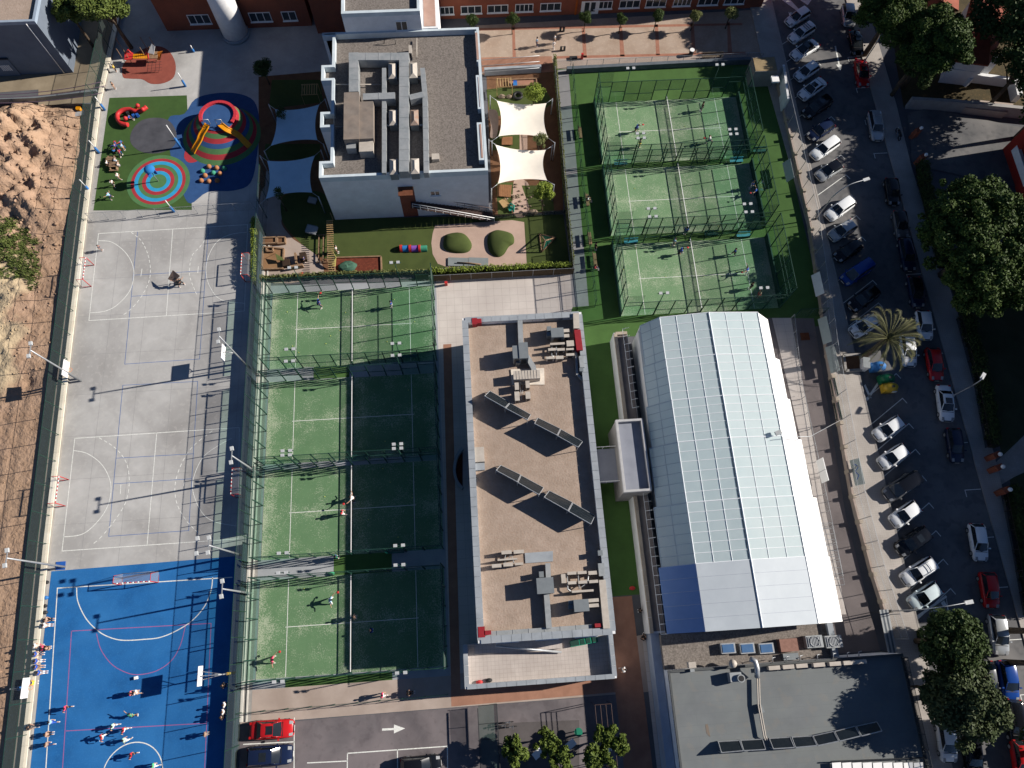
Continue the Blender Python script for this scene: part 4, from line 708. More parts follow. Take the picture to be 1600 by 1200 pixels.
t = thing('terracotta_canopy', 'narrow terracotta-topped link wing right of the white tower', 'building', (-3.5, 80, 0)); xx = gx(684, 30, 9.4)[0]; b = MB(); b.box(tx1+.01, yt+.02, 0, xx, ty+14, 9.3); b.build('wall', m_wall_white, t); b = MB(); b.box(tx1+.25, yt+.3, 9.3, xx-.3, ty+14, 9.36); b.build('coping', MATS['terracotta_coping'], t)
# plant on the classroom roof
for i, (pts, w_, z1, l) in enumerate([([(552.5, 143), (552.5, 88), (631, 88), (631, 268)], 1.15, 9.9, 'wide grey duct looping around the classroom roof'), ([(600, 106), (600, 270)], .5, 9.6, 'narrow grey duct left of the wide one'), ([(660, 106), (664, 150), (666, 270)], .6, 9.6, 'narrow grey duct right of the wide one'), ([(567, 151), (617, 149)], .95, 9.9, 'short grey cross duct joining the air handler'), ([(640, 152), (662, 147)], .8, 9.7, 'short tapered cross duct on the right')]):
    duct('roof_duct', l, pts, w_, ZG+.25, z1, m_duct)
t = unit('air_handler', 'big brown-stained air handling unit on the classroom roof', 'ventilation unit', (537, 144, 561, 218), ZG, 10.2, mat('stained_metal', '7d746c', '6b625b', 1, .8, big=.6, bigc='8a7c70', bigscale=.8), None, True, False); b = MB(); pbox(b, (561, 158, 583, 217), ZG, 10.05); b.build('side_section', MATS['stained_metal'], t); b = MB(); pbox(b, (561, 218, 583, 237), ZG, 9.6); b.build('end_section', m_unit, t); b = MB(); pbox(b, (541, 219, 556, 232), ZG, 9.4); b.build('outlet', m_duct, t)
for i, (x, y, l, rust) in enumerate([(613, 109, 'left of the wide duct, top', 0), (645, 108, 'right of the wide duct, top', 0), (614, 182, 'left of the wide duct, middle', 0), (647, 182, 'right of the wide duct, rusty lid', 1), (615, 259, 'left of the wide duct, bottom', 0), (648, 258, 'right of the wide duct, bottom', 0)]):
    x0, y0, _ = P(x-6, y+12, 9.7); x1, y1, _ = P(x+6, y-12, 9.7); m_ = m_unit if not rust else mat('rusty_lid', '8c6b58', '8d857d', 2.5, .8)
    t = thing('extractor_unit', 'pyramid-topped extractor on the classroom roof, '+l, 'ventilation unit', ((x0+x1)/2, (y0+y1)/2, ZG), 0, 'extractor units on the classroom roof'); b = MB(); b.box(x0, y0, ZG, x1, y1, 9.5); b.build('casing', m_dunit, t)
    b = MB(); cx_ = (x0+x1)/2; b.add([(x0-.03, y0-.03, 9.5), (x1+.03, y0-.03, 9.5), (x1+.03, y1+.03, 9.5), (x0-.03, y1+.03, 9.5), (cx_, y0+.5, 9.85), (cx_, y1-.5, 9.85)], [(0, 1, 4), (1, 2, 5, 4), (2, 3, 5), (3, 0, 4, 5)]); b.build('hipped_lid', m_, t)
    for s_ in (-1, 1): b = MB(); b.box(cx_+s_*.55, y0+.3, ZG+.5, cx_+s_*.95, y0+.5, ZG+.65); b.build('pipe_stub', m_steel, t)
for pts, l in [([(520, 132), (597, 132)], 'thin pipe crossing left of the wide duct'), ([(522, 133), (522, 198), (537, 198)], 'thin white pipe loop left of the air handler'), ([(605, 127), (622, 127), (622, 131)], 'short pipe beside the top left extractor'), ([(640, 122), (655, 124)], 'short pipe beside the top right extractor'), ([(651, 60), (651, 90)], 'short upright white duct near the tower')]:
    b = MB(); b.tube([P(x, y, 8.75) for x, y in pts], .07, 6); tag(b.build('roof_pipe', m_unit), l+' on the grey gravel roof', 'pipe')
unit('air_conditioner', 'small white air conditioner near the tower on the classroom roof', 'air conditioner', (639, 71, 643, 83), ZG, 9.2, m_unit); t = unit('vent_box', 'small square vent at the right of the classroom roof', 'vent', (675, 240, 686, 249), ZG, 8.9, m_unit, None, False, False)
t = thing('roof_frame', 'thin black pipe frame standing below the tower door', 'frame', P(610, 66, ZG)); b = MB(); b.tube([P(600, 68, ZG), P(601, 60, 9.2), P(617, 61, 9.2), P(618, 69, ZG)], .05, 5); b.build('pipe_frame', m_dark, t)
# --- brick school building along the top
BY = 84.75
t = thing('brick_school', 'long red-brick school building with rows of white windows along the top edge', 'building', (20, 88, 0)); b = MB(); b.box(-3.6, BY, 0, 44.2, BY+14, 10.5); b.build('wall', m_brick, t)
for i in range(12):
    x = P(695+i*41.5, 17, 1.5)[0]; z = 1.55
    if i not in (5,): window(t, (x, BY, z), 3.0 if i % 3 else 2.6, 1.35, 0, 4 if i % 3 == 0 else 3)
    for zz in (4.9, 8.2): window(t, (x, BY, zz), 2.9, 1.35, 0, 3)
X = P(922, 12, 1.2)[0]; b = MB(); b.box(X-1.3, BY-.05, 0, X+1.3, BY-.002, 2.3); dr = b.build('door', m_white, t)
for s_ in (-.8, .1): b = MB(); b.box(X+s_, BY-.09, .5, X+s_+.65, BY-.051, 2.1); b.build('pane', m_pane, dr)
for i, x in enumerate((937, 972, 992)): X, _, _ = P(x, 2, 3.6); b = MB(); b.box(X-.5, BY-.4, 3.2, X+.5, BY-.02, 3.9); tag(b.build('air_conditioner', m_unit), 'white air conditioner box hung on the brick facade, %s from the left' % ORD[i], 'air conditioner', 'air conditioners on the brick facade')
b = MB(); X = P(901, 20, 1)[0]; b.box(X-.15, BY-.12, 0, X+.1, BY-.01, 10); tag(b.build('downpipe', mat('orange_pipe', 'a8561c', '95491a', 2)), 'orange downpipe on the brick facade beside the door', 'pipe')
# --- brick building at the top left with the white cylinder
x0, x1 = P(262, 45)[0], P(488, 35)[0]; y0 = P(330, 46)[1]
t = thing('brick_kindergarten', 'shaded brown-brick building with white windows at the top left', 'building', ((x0+x1)/2, y0+6, 0)); b = MB(); b.box(x0, y0, 0, x1, y0+16, 9.5); b.build('wall', m_brick, t)
for x, n in ((312, 3), (407, 3), (452, 2)): window(t, (P(x, 22, 1.9)[0], y0, 1.9), 3.0 if n == 3 else 2.0, 1.6, 0, n)
t2 = thing('brick_stair_block', 'darker projecting brick block between the kindergarten and the white tower', 'building', (P(512, 40)[0], 82, 0)); b = MB(); b.box(P(497, 50)[0], P(510, 52)[1], 0, tx0-.02, y0+14, 9.8); b.build('wall', m_brick, t2); b = MB(); b.box(P(497, 50)[0]-.2, P(510, 52)[1]-.2, 9.8, tx0-.03, y0+14, 10.1); b.build('roof_edge', m_cope, t2)
X, Y, _ = P(369, 54); t = thing('white_cylinder_tower', 'tall white cylindrical tower leaning up beside the brick building', 'tower', (X, Y, 0)); b = MB(); b.cyl((X, Y, 0), 1.75, 11, 32); b.build('shaft', m_white, t); b = MB(); b.cyl((X, Y, 11), 1.9, .3, 32); b.build('cap', m_cope, t); b = MB(); b.cyl((X, Y, 0), 1.95, .5, 24); b.build('base_ring', m_cope, t)
t = thing('yellow_bench', 'yellow bench against the brick building in the shade', 'bench', P(286, 42)); b = MB(); X, Y, _ = P(286, 42); b.obox((X, Y, .45), (2.2, .5, .1)); b.build('seat', mat('yellow_paint', (.6, .35, .02)), t); b = MB(); b.obox((X, Y, .2), (2, .4, .4)); b.build('base', m_dark, t)
# --- grey house at the far left corner
t = thing('grey_house', 'grey rendered house with flat gravel roof in the top left corner', 'building', (-60, 84, 0)); z = 9.0; x1, y0, _ = P(54, 33, z); b = MB(); b.box(-110, y0, 0, x1, y0+30, z-.5); b.build('wall', mat('blue_grey_render', '69727e', '5e6773', .6, .9), t)
b = MB(); [b.box(*q) for q in ((-110, y0, z-.5, x1, y0+.35, z), (x1-.35, y0+.35, z-.5, x1, y0+30, z))]; b.build('parapet', mat('blue_parapet', '8f9cab', '7f8c9b', 1), t); b = MB(); b.box(-110, y0+.35, z-.5, x1-.35, y0+30, z-.45); b.build('roof', m_gravel2, t)
b = MB(); b.tube([(x1-1.2, y0-.1, z-.3), (x1-1.2, y0-.1, .1)], .06, 6); b.build('downpipe', m_white, t)
t = thing('house_annex', 'low flat-roofed annex with slatted vent in front of the grey house', 'building', P(10, 100)); a = P(33, 118)[:2]; b = MB(); b.box(-110, a[1], 0, a[0], y0-.02, 3.0); b.build('wall', MATS['blue_grey_render'], t); b = MB(); b.box(-110, a[1]-.1, 3.0, a[0]+.1, y0-.03, 3.2); b.build('roof', mat('dark_flat_roof', '30343c', '282c33', .8), t)
for i in range(6): b = MB(); X, Y, _ = P(2+i*2.6, 108, 1.5); b.box(X, a[1]-.05, 1.0, X+.1, a[1]-.003, 2.0); b.build('vent_slat', m_white, t)
t = unit('heat_pump', 'white heat pump standing beside the annex of the grey house', 'air conditioner', (36, 76, 62, 96), 0, 1.6, m_unit, None, True, True)
# --- park-side villa at the top right
m_ttile = wrap_tex(mat('terracotta_roof_tiles', '94503e', '7e4233', 1.2, .9, big=.4, bigc='a86a55', bigscale=.5), 'wave', '4a241b', 4.2, .55, dir='Y')
v = thing('villa', 'villa with red-tiled roofs and white walls under the pines at the top right', 'building', (72, 76, 0))
def hip(name, q, z0, z1, ridge, m, t):
    pts = [P(x, y, z0) for x, y in q]; r_ = [P(x, y, z1) for x, y in ridge]; b = MB(); b.add(pts+r_+[(p[0], p[1], z0-.25) for p in pts], [(0, 1, 5, 4), (1, 2, 5), (2, 3, 4, 5), (3, 0, 4), (6, 7, 1, 0), (7, 8, 2, 1), (8, 9, 3, 2), (9, 6, 0, 3)]); return b.build(name, m, t)
hip('tiled_roof', [(1492, 95), (1545, 102), (1590, 10), (1520, -10)], 4.5, 6.4, [(1518, 62), (1552, 15)], m_ttile, v); hip('tiled_roof', [(1452, 18), (1498, 16), (1500, -40), (1450, -40)], 4.6, 6.2, [(1470, 0), (1472, -25)], m_ttile, v); hip('tiled_roof', [(1545, 62), (1570, 55), (1569, 44), (1538, 38)], 4.5, 5.4, [(1548, 52), (1560, 50)], m_ttile, v)
b = MB(); b.prism([P(x, y, 4.3)[:2] for x, y in [(1495, 92), (1543, 99), (1585, 14), (1522, -6)]], 0, 4.3); b.build('wall', m_wall_white, v)
b = MB(); b.prism(px([(1482, 108), (1490, 95), (1537, 99), (1526, 113)], 2.6), 0, 2.6); pw = b.build('porch_wall', m_wall_white, v)
b = MB(); b.prism(px([(1508, 106), (1511, 98), (1524, 99), (1520, 106)], 2.62), 2.6, 2.63); b.build('opening', m_dark, v)
b = MB(); b.prism(px([(1545, 80), (1568, 84), (1557, 100), (1546, 97)], 3), 0, 3); b.build('chimney_stack', m_wall_white, v)
t = thing('white_pergola', 'white-walled terrace enclosure below the villa', 'wall', P(1545, 145)); b = MB(); wallline(b, [P(1506, 135)[:2], P(1514, 127)[:2], P(1567, 134)[:2]], .5, 0, 1.5); wallline(b, [P(1577, 132)[:2], P(1583, 160)[:2]], .8, 0, 1.5); b.build('wall', m_wall_white, t); b = MB(); b.prism(px([(1508, 168), (1518, 155), (1584, 162), (1574, 176)], 1.2), 0, 1.2); b.build('platform', m_pav, t)
t = thing('villa_garden_wall', 'long pale garden wall between the villa grounds and the side street', 'wall', P(1500, 180)); b = MB(); wallline(b, [P(1414, 168)[:2], P(1480, 172)[:2], P(1540, 178)[:2], P(1660, 190)[:2]], .5, 0, 1.9); b.build('wall', mat('grey_garden_wall', '9c9a98', '8a8886', 1), t)
sheet('villa_ground', px([(1412, 168), (1400, 100), (1385, -60), (1700, -80), (1700, 195), (1480, 174)]), .03, mat('leafy_ground', '4a3f28', '38321f', .8, .95, bump=.03, bscale=5, speck=.4, speckc='5f4c30', speckscale=3))
# --- apartment blocks standing just east of the picture, whose shade lies over the street
m_apt = mat('apartment_render', '8f8a85', '807b76', .5, .9)
t = thing('red_apartment_block', 'red apartment block with pale balconies at the right edge by the side street', 'building', (76, 50, 0)); b = MB(); b.box(73.2, 30, 0, 90, 58.2, 12); b.build('wall', mat('red_facade', 'a02a20', '8c241b', .5, .8), t)
b = MB(); b.box(73.0, 29.8, 12, 90.2, 58.4, 12.5); b.build('roof', m_apt, t)
for z in (2.8, 5.8, 8.8):
    for y in (53.2, 45.2, 37.2): b = MB(); b.box(71.9, y-2.8, z, 73.19, y+2.8, z+.2); b.box(71.9, y-2.8, z+.2, 72.0, y+2.8, z+1.1); b.build('balcony', m_white, t); window(t, (73.2, y, z+1.4), 2.2, 1.8, -math.pi/2)
for z in (2, 5, 8): window(t, (78, 58.2, z), 1.6, 1.3, math.pi)
t = thing('grey_apartment_block', 'grey apartment block east of the street shading the parked cars', 'building', (76, 10, 0)); b = MB(); b.box(70.2, 1.0, 0, 88, 29.7, 13); b.build('wall', m_apt, t); b = MB(); b.box(70.0, .8, 13, 88.2, 29.6, 13.4); b.build('roof', m_cope, t)
for z in (2, 5, 8, 11):
    for y in range(4, 29, 4): window(t, (70.2, y, z), 1.8, 1.4, -math.pi/2)
# ================================================================ PADEL COURTS
def turf_mat(name, a, b, side):
    """green court turf with the pale silica sand that has drifted to the ends and the middle of each court"""
    m = mat(name, a, b, .5, .95, bump=.004, bscale=30, big=.4, bigc=b, bigscale=.3)
    t = m.node_tree; N = t.nodes; L = t.links; pb = N['Principled BSDF']; src = pb.inputs['Base Color'].links[0].from_socket
    tc = N.new('ShaderNodeTexCoord'); s = N.new('ShaderNodeSeparateXYZ'); L.new(tc.outputs['Object'], s.inputs[0])
    def mr(sock, a0, a1, b0, b1): r = N.new('ShaderNodeMapRange'); r.inputs[1].default_value = a0; r.inputs[2].default_value = a1; r.inputs[3].default_value = b0; r.inputs[4].default_value = b1; L.new(sock, r.inputs[0]); return r.outputs[0]
    def op(k, a_, b_): o = N.new('ShaderNodeMath'); o.operation = k; [L.new(v, o.inputs[i]) if not isinstance(v, (int, float)) else setattr(o.inputs[i], 'default_value', v) for i, v in enumerate((a_, b_))]; return o.outputs[0]
    ax = op('ABSOLUTE', s.outputs[0], 0); ay = op('ABSOLUTE', s.outputs[1], 0)
    ends = mr(ax, 8.3, 10.1, 0, .42); sides = mr(ay, 4.0, 5.1, 0, .2); mid = mr(ay, .2, 1.6, .16, 0); net = mr(ax, .3, 2.2, .2 if side else .1, 0)
    base = op('ADD', op('ADD', ends, sides), op('ADD', mid, net))
    n1 = N.new('ShaderNodeTexNoise'); n1.inputs['Scale'].default_value = 8.5; n1.inputs['Detail'].default_value = 3; n1.inputs['Roughness'].default_value = .7; L.new(N.new('ShaderNodeNewGeometry').outputs['Position'], n1.inputs[0])
    n2 = N.new('ShaderNodeTexNoise'); n2.inputs['Scale'].default_value = .6; n2.inputs['Detail'].default_value = 3; L.new(N.new('ShaderNodeNewGeometry').outputs['Position'], n2.inputs[0])
    lvl = op('ADD', op('ADD', base, side*.06), op('MULTIPLY', mr(n2.outputs[0], .35, .7, -.6, 1), .2))
    sand = mr(op('ADD', n1.outputs[0], op('MULTIPLY', lvl, .45)), .58, .76, 0, .62)
    mx = N.new('ShaderNodeMix'); mx.data_type = 'RGBA'; L.new(sand, mx.inputs[0]); L.new(src, mx.inputs[6]); mx.inputs[7].default_value = lin('b0b5a0'); L.new(mx.outputs[2], pb.inputs['Base Color']); return m
m_padel = turf_mat('padel_turf_green', '5d7c59', '537251', .15); m_padel2 = turf_mat('padel_turf_sanded', '6c8a66', '62805e', 1.3)
m_gl = glass('court_glass', (.84, .94, .9), .06); m_cm2 = netting('dark_court_mesh', (.04, .10, .075), .15); m_gl2 = glass('green_court_glass', (.84, .93, .9), .08); m_cm = netting('court_mesh', (.22, .27, .24), .15); m_pn = netting('tennis_net', (.03, .03, .03), .2)
GEN = {}
def shared(key, fn, name, m):
    if key not in GEN: me = fn().mesh(name); me.materials.append(m); GEN[key] = me
    return GEN[key]
def padel(cx_, cy_, where, m_t, frame=m_green_steel):
    K = where if cx_ > 0 and 'top' in where else ('R' if cx_ > 0 else 'L'); K = 'R' if cx_ > 0 else 'L'; gl_, cm_ = (m_gl2, m_cm2) if cx_ > 0 else (m_gl, m_cm); HE = 5.8 if cx_ > 0 else 4.0
    t = thing('padel_court', 'glass-walled green padel court, '+where, 'padel court', (cx_, cy_, 0), 0, 'padel courts')
    b = MB(); b.box(cx_-10.05, cy_-5.05, 0, cx_+10.05, cy_+5.05, .036); tf = b.build('court_turf', m_t, t)
    for q in ([(-6.95, -5), (-6.95, 5)], [(6.95, -5), (6.95, 5)], [(-7.15, 0), (7.15, 0)]): b = MB(); strip(b, [(cx_+x, cy_+y) for x, y in q], .06, .042); b.build('court_line', m_line, tf)
    pg = shared('pg3'+K, lambda: MB().box(-.985, -.006, .04, .985, .006, 3.0), 'glass_panel', gl_); pg2 = shared('pg2'+K, lambda: MB().box(-.985, -.006, .04, .985, .006, 2.0), 'glass_panel', gl_)
    po4 = shared('po4'+K, lambda: MB().box(-.05, -.05, 0, .05, .05, HE), 'post', frame); po3 = shared('po3', lambda: MB().box(-.05, -.05, 0, .05, .05, 3.9), 'post', frame)
    rl = shared('rl', lambda: MB().box(-.95, -.03, -.03, .95, .03, .03), 'rail', frame)
    m1 = shared('m1'+K, lambda: MB().box(-.98, -.005, 3.02, .98, .005, HE-.03), 'mesh_panel', cm_); m3 = shared('m3'+K, lambda: MB().box(-.98, -.005, .06, .98, .005, 3.87), 'mesh_panel', cm_); m2 = shared('m2'+K, lambda: MB().box(-.98, -.005, 2.03, .98, .005, 3.87), 'mesh_panel', cm_)
    m1c = shared('m1c'+K, lambda: MB().box(-.98, -.005, 3.02, .98, .005, (5.77 if cx_ > 0 else 3.87)), 'mesh_panel', cm_)
    for s_ in (-1, 1):
        X = cx_+s_*10.1; HE = 5.8 if cx_ > 0 or s_ > 0 else 4.0; K = '%s%.1f' % ('R' if cx_ > 0 else 'L', HE)
        po4 = shared('po4'+K, lambda: MB().box(-.05, -.05, 0, .05, .05, HE), 'post', frame); m1 = shared('m1'+K, lambda: MB().box(-.98, -.005, 3.02, .98, .005, HE-.03), 'mesh_panel', cm_)
        if cx_ > 0: b = MB(); b.box(X-.08, cy_-5.1, 0, X+.08, cy_+5.1, 1.15); b.build('kick_wall', mat('green_kick_wall', '24453a', '1d3a31', 2), t)
        for i in range(5):
            y = cy_-4+2*i; inst(pg, 'glass_panel', (X, y, 0), math.pi/2, None, t); inst(m1, 'mesh_panel', (X, y, 0), math.pi/2, None, t)
            for z in (3.0, 3.95, HE-.02): inst(rl, 'rail', (X, y, z), math.pi/2, None, t)
        for i in range(6): inst(po4, 'post', (X, cy_-5.1+2.04*i, 0), 0, None, t)
        Y = cy_+s_*5.1
        for i in range(10):
            x = cx_-9+2*i; k = min(i, 9-i)
            if k == 0: inst(pg, 'glass_panel', (x, Y, 0), 0, None, t); inst(m1c, 'mesh_panel', (x, Y, 0), 0, None, t); zs = (3.0, 3.92)
            elif k == 1: inst(pg2, 'glass_panel', (x, Y, 0), 0, None, t); inst(m2, 'mesh_panel', (x, Y, 0), 0, None, t); zs = (2.0, 3.88)
            elif k == 4: inst(m2, 'mesh_panel', (x, Y, 0), 0, None, t); zs = (2.0, 3.88)
            else: inst(m3, 'mesh_panel', (x, Y, 0), 0, None, t); zs = (1.5, 3.88)
            for z in zs: inst(rl, 'rail', (x, Y, z), 0, None, t)
        for i in range(1, 10): inst(po3, 'post', (cx_-10+2*i, Y, 0), 0, None, t)
    n = thing('padel_net', 'dark net with white tape across the '+SHORT[where], 'net', (cx_, cy_, 0), 0, 'padel nets')
    b = MB(); b.box(cx_-.01, cy_-4.95, .05, cx_+.01, cy_+4.95, .86); b.build('netting', m_pn, n); b = MB(); b.box(cx_-.035, cy_-4.95, .86, cx_+.035, cy_+4.95, .93); b.build('tape', m_white, n)
    for s_ in (-1, 1): b = MB(); b.cyl((cx_, cy_+s_*4.98, 0), .06, 1.0, 8); b.build('post', frame, n)
COL = [(-15.54, 36.83, 'at the top of the left column', 'top left padel court'), (-15.54, 25.08, 'second from the top in the left column', 'second padel court of the left column'), (-15.54, 14.3, 'third from the top in the left column', 'third padel court of the left column'), (-15.54, 2.04, 'at the bottom of the left column', 'lowest padel court of the left column'),
       (27.7, 63.8, 'at the top of the right column', 'top right padel court'), (27.7, 52.78, 'in the middle of the right column', 'middle padel court of the right column'), (27.7, 41.35, 'at the bottom of the right column, above the white hall', 'lowest padel court of the right column')]
SHORT = {c[2]: c[3] for c in COL}
for i, c in enumerate(COL): padel(c[0], c[1], c[2], m_padel if i < 4 else m_padel2)
m_lamp = mat('floodlight_face', (.5, .51, .51), (.38, .4, .41), 3, .4)
def light_mast(label, x, y, s_, h=6.2, n=2, group='floodlights of the padel courts', m=m_green_steel):
    t = thing('floodlight_mast', label, 'floodlight', (x, y, 0), 0, group); b = MB(); b.tube([(x, y, 0), (x, y, h)], [.06, .045], 6); b.build('mast', m, t)
    b = MB(); b.box(x-.75, y-.04, h-.04, x+.75, y+.04, h+.02); b.build('crossbar', m, t)
    for k in (-1, 1): b = MB(); b.hexa([(x+k*.4-.19, y-.15, h-.02), (x+k*.4+.19, y-.15, h-.02), (x+k*.4+.19, y+.15, h+.06), (x+k*.4-.19, y+.15, h+.06)], [(x+k*.4-.19, y-.15, h+.08), (x+k*.4+.19, y-.15, h+.08), (x+k*.4+.19, y+.15, h+.16), (x+k*.4-.19, y+.15, h+.16)]); b.build('lamp_head', m_lamp, t)
for i, c in enumerate(COL):
    for sy, ny_ in ((5.15, 'far'), (-5.15, 'near')):
        for sx, nx_ in ((-5.95, 'left'), (5.95, 'right')): light_mast('twin floodlight at the %s %s of the %s' % (ny_, nx_, c[3]), c[0]+sx, c[1]+sy, 1 if sy > 0 else -1)
m_bench = mat('green_metal_bench', (.02, .12, .1), (.015, .09, .075), 3, .6)
def bench(label, x, y, rz, m=m_bench, L_=1.8, group=None, back=True):
    t = thing('bench', label, 'bench', (x, y, 0), rz, group); a, b_ = math.cos(rz), math.sin(rz); T = lambda u, v: (x+u*a-v*b_, y+u*b_+v*a)
    for k in range(3): b = MB(); c = T(0, -.15+.15*k); b.obox((*c, .45), (L_, .12, .04), rz); b.build('seat_slat', m, t)
    if back: b = MB(); c = T(0, .25); b.obox((*c, .75), (L_, .05, .3), rz); b.build('backrest', m, t)
    for u in (-L_*.4, L_*.4): b = MB(); c = T(u, 0); b.obox((*c, .215), (.06, .4, .43), rz); b.build('leg', m_dark, t)
for q, l in [((1185, 238), 'blue-green bench behind the top right padel court'), ((969, 258), 'light blue bench between the upper two right padel courts, left'), ((1149, 254), 'light blue bench between the upper two right padel courts, right'), ((985, 380), 'light blue bench at the left between the lower two right padel courts'), ((1160, 370), 'light blue bench at the right between the lower two right padel courts'), ((1110, 368), 'dark blue bench beside the net of the lowest right padel court'), ((565, 717), 'dark bench between the second and third left padel courts'), ((620, 862), 'dark bench between the third and lowest left padel courts'), ((640, 558), 'dark bench below the top left padel court')]:
    x, y, _ = P(*q); bench(l, x, y, 0, mat('light_blue_metal', (.06, .3, .4)) if 'light blue' in l else m_bench)
for i, (q, l) in enumerate([((906, 210), 'brown bench on the green strip left of the right padel courts'), ((917, 315), 'brown bench beside the service path where someone sits in white'), ((921, 375), 'dark brown bench by the service path fence'), ((929, 408), 'bench under the person in red')]): x, y, _ = P(*q); bench(l, x, y, math.pi/2, m_wood)
# fences round the padel zone and the yard
fence('pitch_fence', 'tall green fence with dark windbreak along the right edge of the pitches', [(-26.75, 58), (-26.95, 30), (-26.95, -30)], 0, 4.3, 2.6, m_green_steel, m_net, (1, .4))
b = MB(); wallline(b, [(-27.1, 50), (-27.15, 12.2)], .06, 0, 1.7); wallline(b, [(-27.15, 11.2), (-27.15, -30)], .06, 0, 1.7); tag(b.build('windbreak', mat('dark_windbreak_cloth', '2b3a46', '24323d', 2)), 'dark blue windbreak cloth tied to the foot of the pitch fence', 'windbreak')
fence('playground_fence', 'low wire fence with a gate between the playground and the grey court', [P(144, 345)[:2], P(250, 338)[:2], P(399, 328)[:2]], 0, 1.8, 2.4, m_steel, netting('wire_mesh', (.3, .32, .32), .08), (1,))
fence('path_fence', 'green fence along the service path beside the green strip', [P(893, 118)[:2], P(908, 290)[:2], P(929, 480)[:2]], 0, 2.4, 2.5, m_green_steel, m_net, (1, .5))
fence('path_fence', 'fence along the garden side of the service path', [P(866, 118)[:2], P(880, 280)[:2], P(894, 424)[:2]], 0, 1.8, 2.2, m_steel, m_netd, (1,))
fence('terrace_fence', 'low railing with posts along the near edge of the school terrace', [P(866, 106)[:2], P(1190, 92)[:2]], 0, 1.3, 2.3, m_steel, netting('wire_mesh', (.3, .32, .32), .08), (1,))
b = MB(); wallline(b, [P(885, 113)[:2], P(1170, 98)[:2]], .5, 0, .9); tag(b.build('terrace_wall', mat('dark_grey_concrete', '5d646b', '4e555c', 1)), 'grey concrete wall between the school terrace and the top right padel court', 'wall')
E_ = [(43.9, 71), (43.9, 48), (43.0, 36), (42.4, 30), (41.6, 12), (41.9, 4), (42.7, -3.5)]
fence('street_fence', 'netting fence on a low wall along the street pavement', E_[:3], .7, 3.2, 2.5, m_steel, m_net, (1,))
pw = thing('perimeter_wall', 'pale perimeter wall with square piers along the street pavement', 'wall', (42.5, 20, 0)); b = MB(); wallline(b, E_, .25, 0, .75); b.build('wall', m_pav, pw)
for i in range(26):
    y = 70-i*2.9; x = np.interp(-y, [-q[1] for q in E_], [q[0] for q in E_]); b = MB(); b.obox((x, y, .55), (.42, .42, 1.1)); b.build('pier', MATS['beige_coping'], pw)
fence('street_fence', 'tall wire fence beside the hall court and the street pavement', E_[2:], .75, 3.6, 2.9, m_steel, netting('wire_mesh', (.3, .32, .32), .08), (1, .5))
# banners lie against the wall
for i, (q, l, w3) in enumerate([((1277, 443), 'blue and white banner on the street fence beside the dark turf', 3.0), ((1288, 515), 'pale grey banner on the street fence, upper', 3.4), ((1300, 560), 'pale grey banner on the street fence, lower', 3.4), ((1339, 737), 'grey banner with a wave logo on the perimeter wall', 3.0), ((1231, 265), 'blue banner on the street fence beside the turf strip', 3)]):
    x, y, _ = P(*q, 1.6); t = thing('banner', l, 'banner', (x, y, 0)); b = MB(); b.slab([(x-.2, y-w3/2, .9), (x-.2, y+w3/2, .9), (x+.45, y+w3/2, 1.95), (x+.45, y-w3/2, 1.95)], .03); b.build('cloth', mat('banner_cloth', '9fa8a5', '949d9a', 1, .7) if i else m_wall_white, t)
    if i == 3:
        b = MB(); strip(b, curve([(x-.05, y-.9), (x+.15, y-.4), (x+.0, y+.1), (x+.22, y+.5), (x+.05, y+.95)], 5, False), .07, 1.5); b.v = [(vx, vy, .935+(vx-x+.2)/.65*1.05) for vx, vy, vz in b.v]; b.build('wave_logo', m_blue, t)
# corrugated lean-to along the wall beside the chairs, and fence blocks at the top right
t = thing('corrugated_shelter', 'long grey corrugated shelter roof on the perimeter wall beside stacked junk', 'shelter', P(1393, 975)); q = [(1374, 953), (1388, 952), (1402, 1018), (1388, 1022)]
for i in range(5): u0, u1 = i/5, (i+1)/5-.01; A, B, Cc, D = [Vector(P(x, y, 2.3)) for x, y in q]; b = MB(); b.slab([A.lerp(B, u0), A.lerp(B, u1), D.lerp(Cc, u1), D.lerp(Cc, u0)], .05); b.build('roof_sheet', MATS['dark_grey_concrete'] if i % 2 else m_duct, t)
for x, y in ((1376, 956), (1392, 1018)): X, Y, _ = P(x, y, 2.2); b = MB(); b.bar((X, Y, 0), (X, Y, 2.2), .06); b.build('post', m_dark, t)
t = thing('wall_kiosk', 'sandy flat-topped kiosk at the corner of the school terrace', 'building', P(1188, 105)); b = MB(); pbox(b, (1180, 88, 1211, 112), 0, 3.0); b.build('wall', MATS['grey_panel_cladding'], t); b = MB(); pbox(b, (1181, 89, 1210, 111), 3.0, 3.06); b.build('roof', mat('sandy_roof', '8f7d5e', '7b6b50', 1), t)
t = thing('white_screen_wall', 'white slanting end wall of the enclosure beside the pavement', 'wall', P(1212, 130)); b = MB(); wallline(b, [P(1214, 122, 0)[:2], P(1221, 175, 0)[:2]], .3, 0, 2.6); b.build('wall', m_wall_white, t); b = MB(); b.obox(P(1211, 124, 2.7), (1.0, 1.0, .3)); b.build('pier_cap', m_white, t)
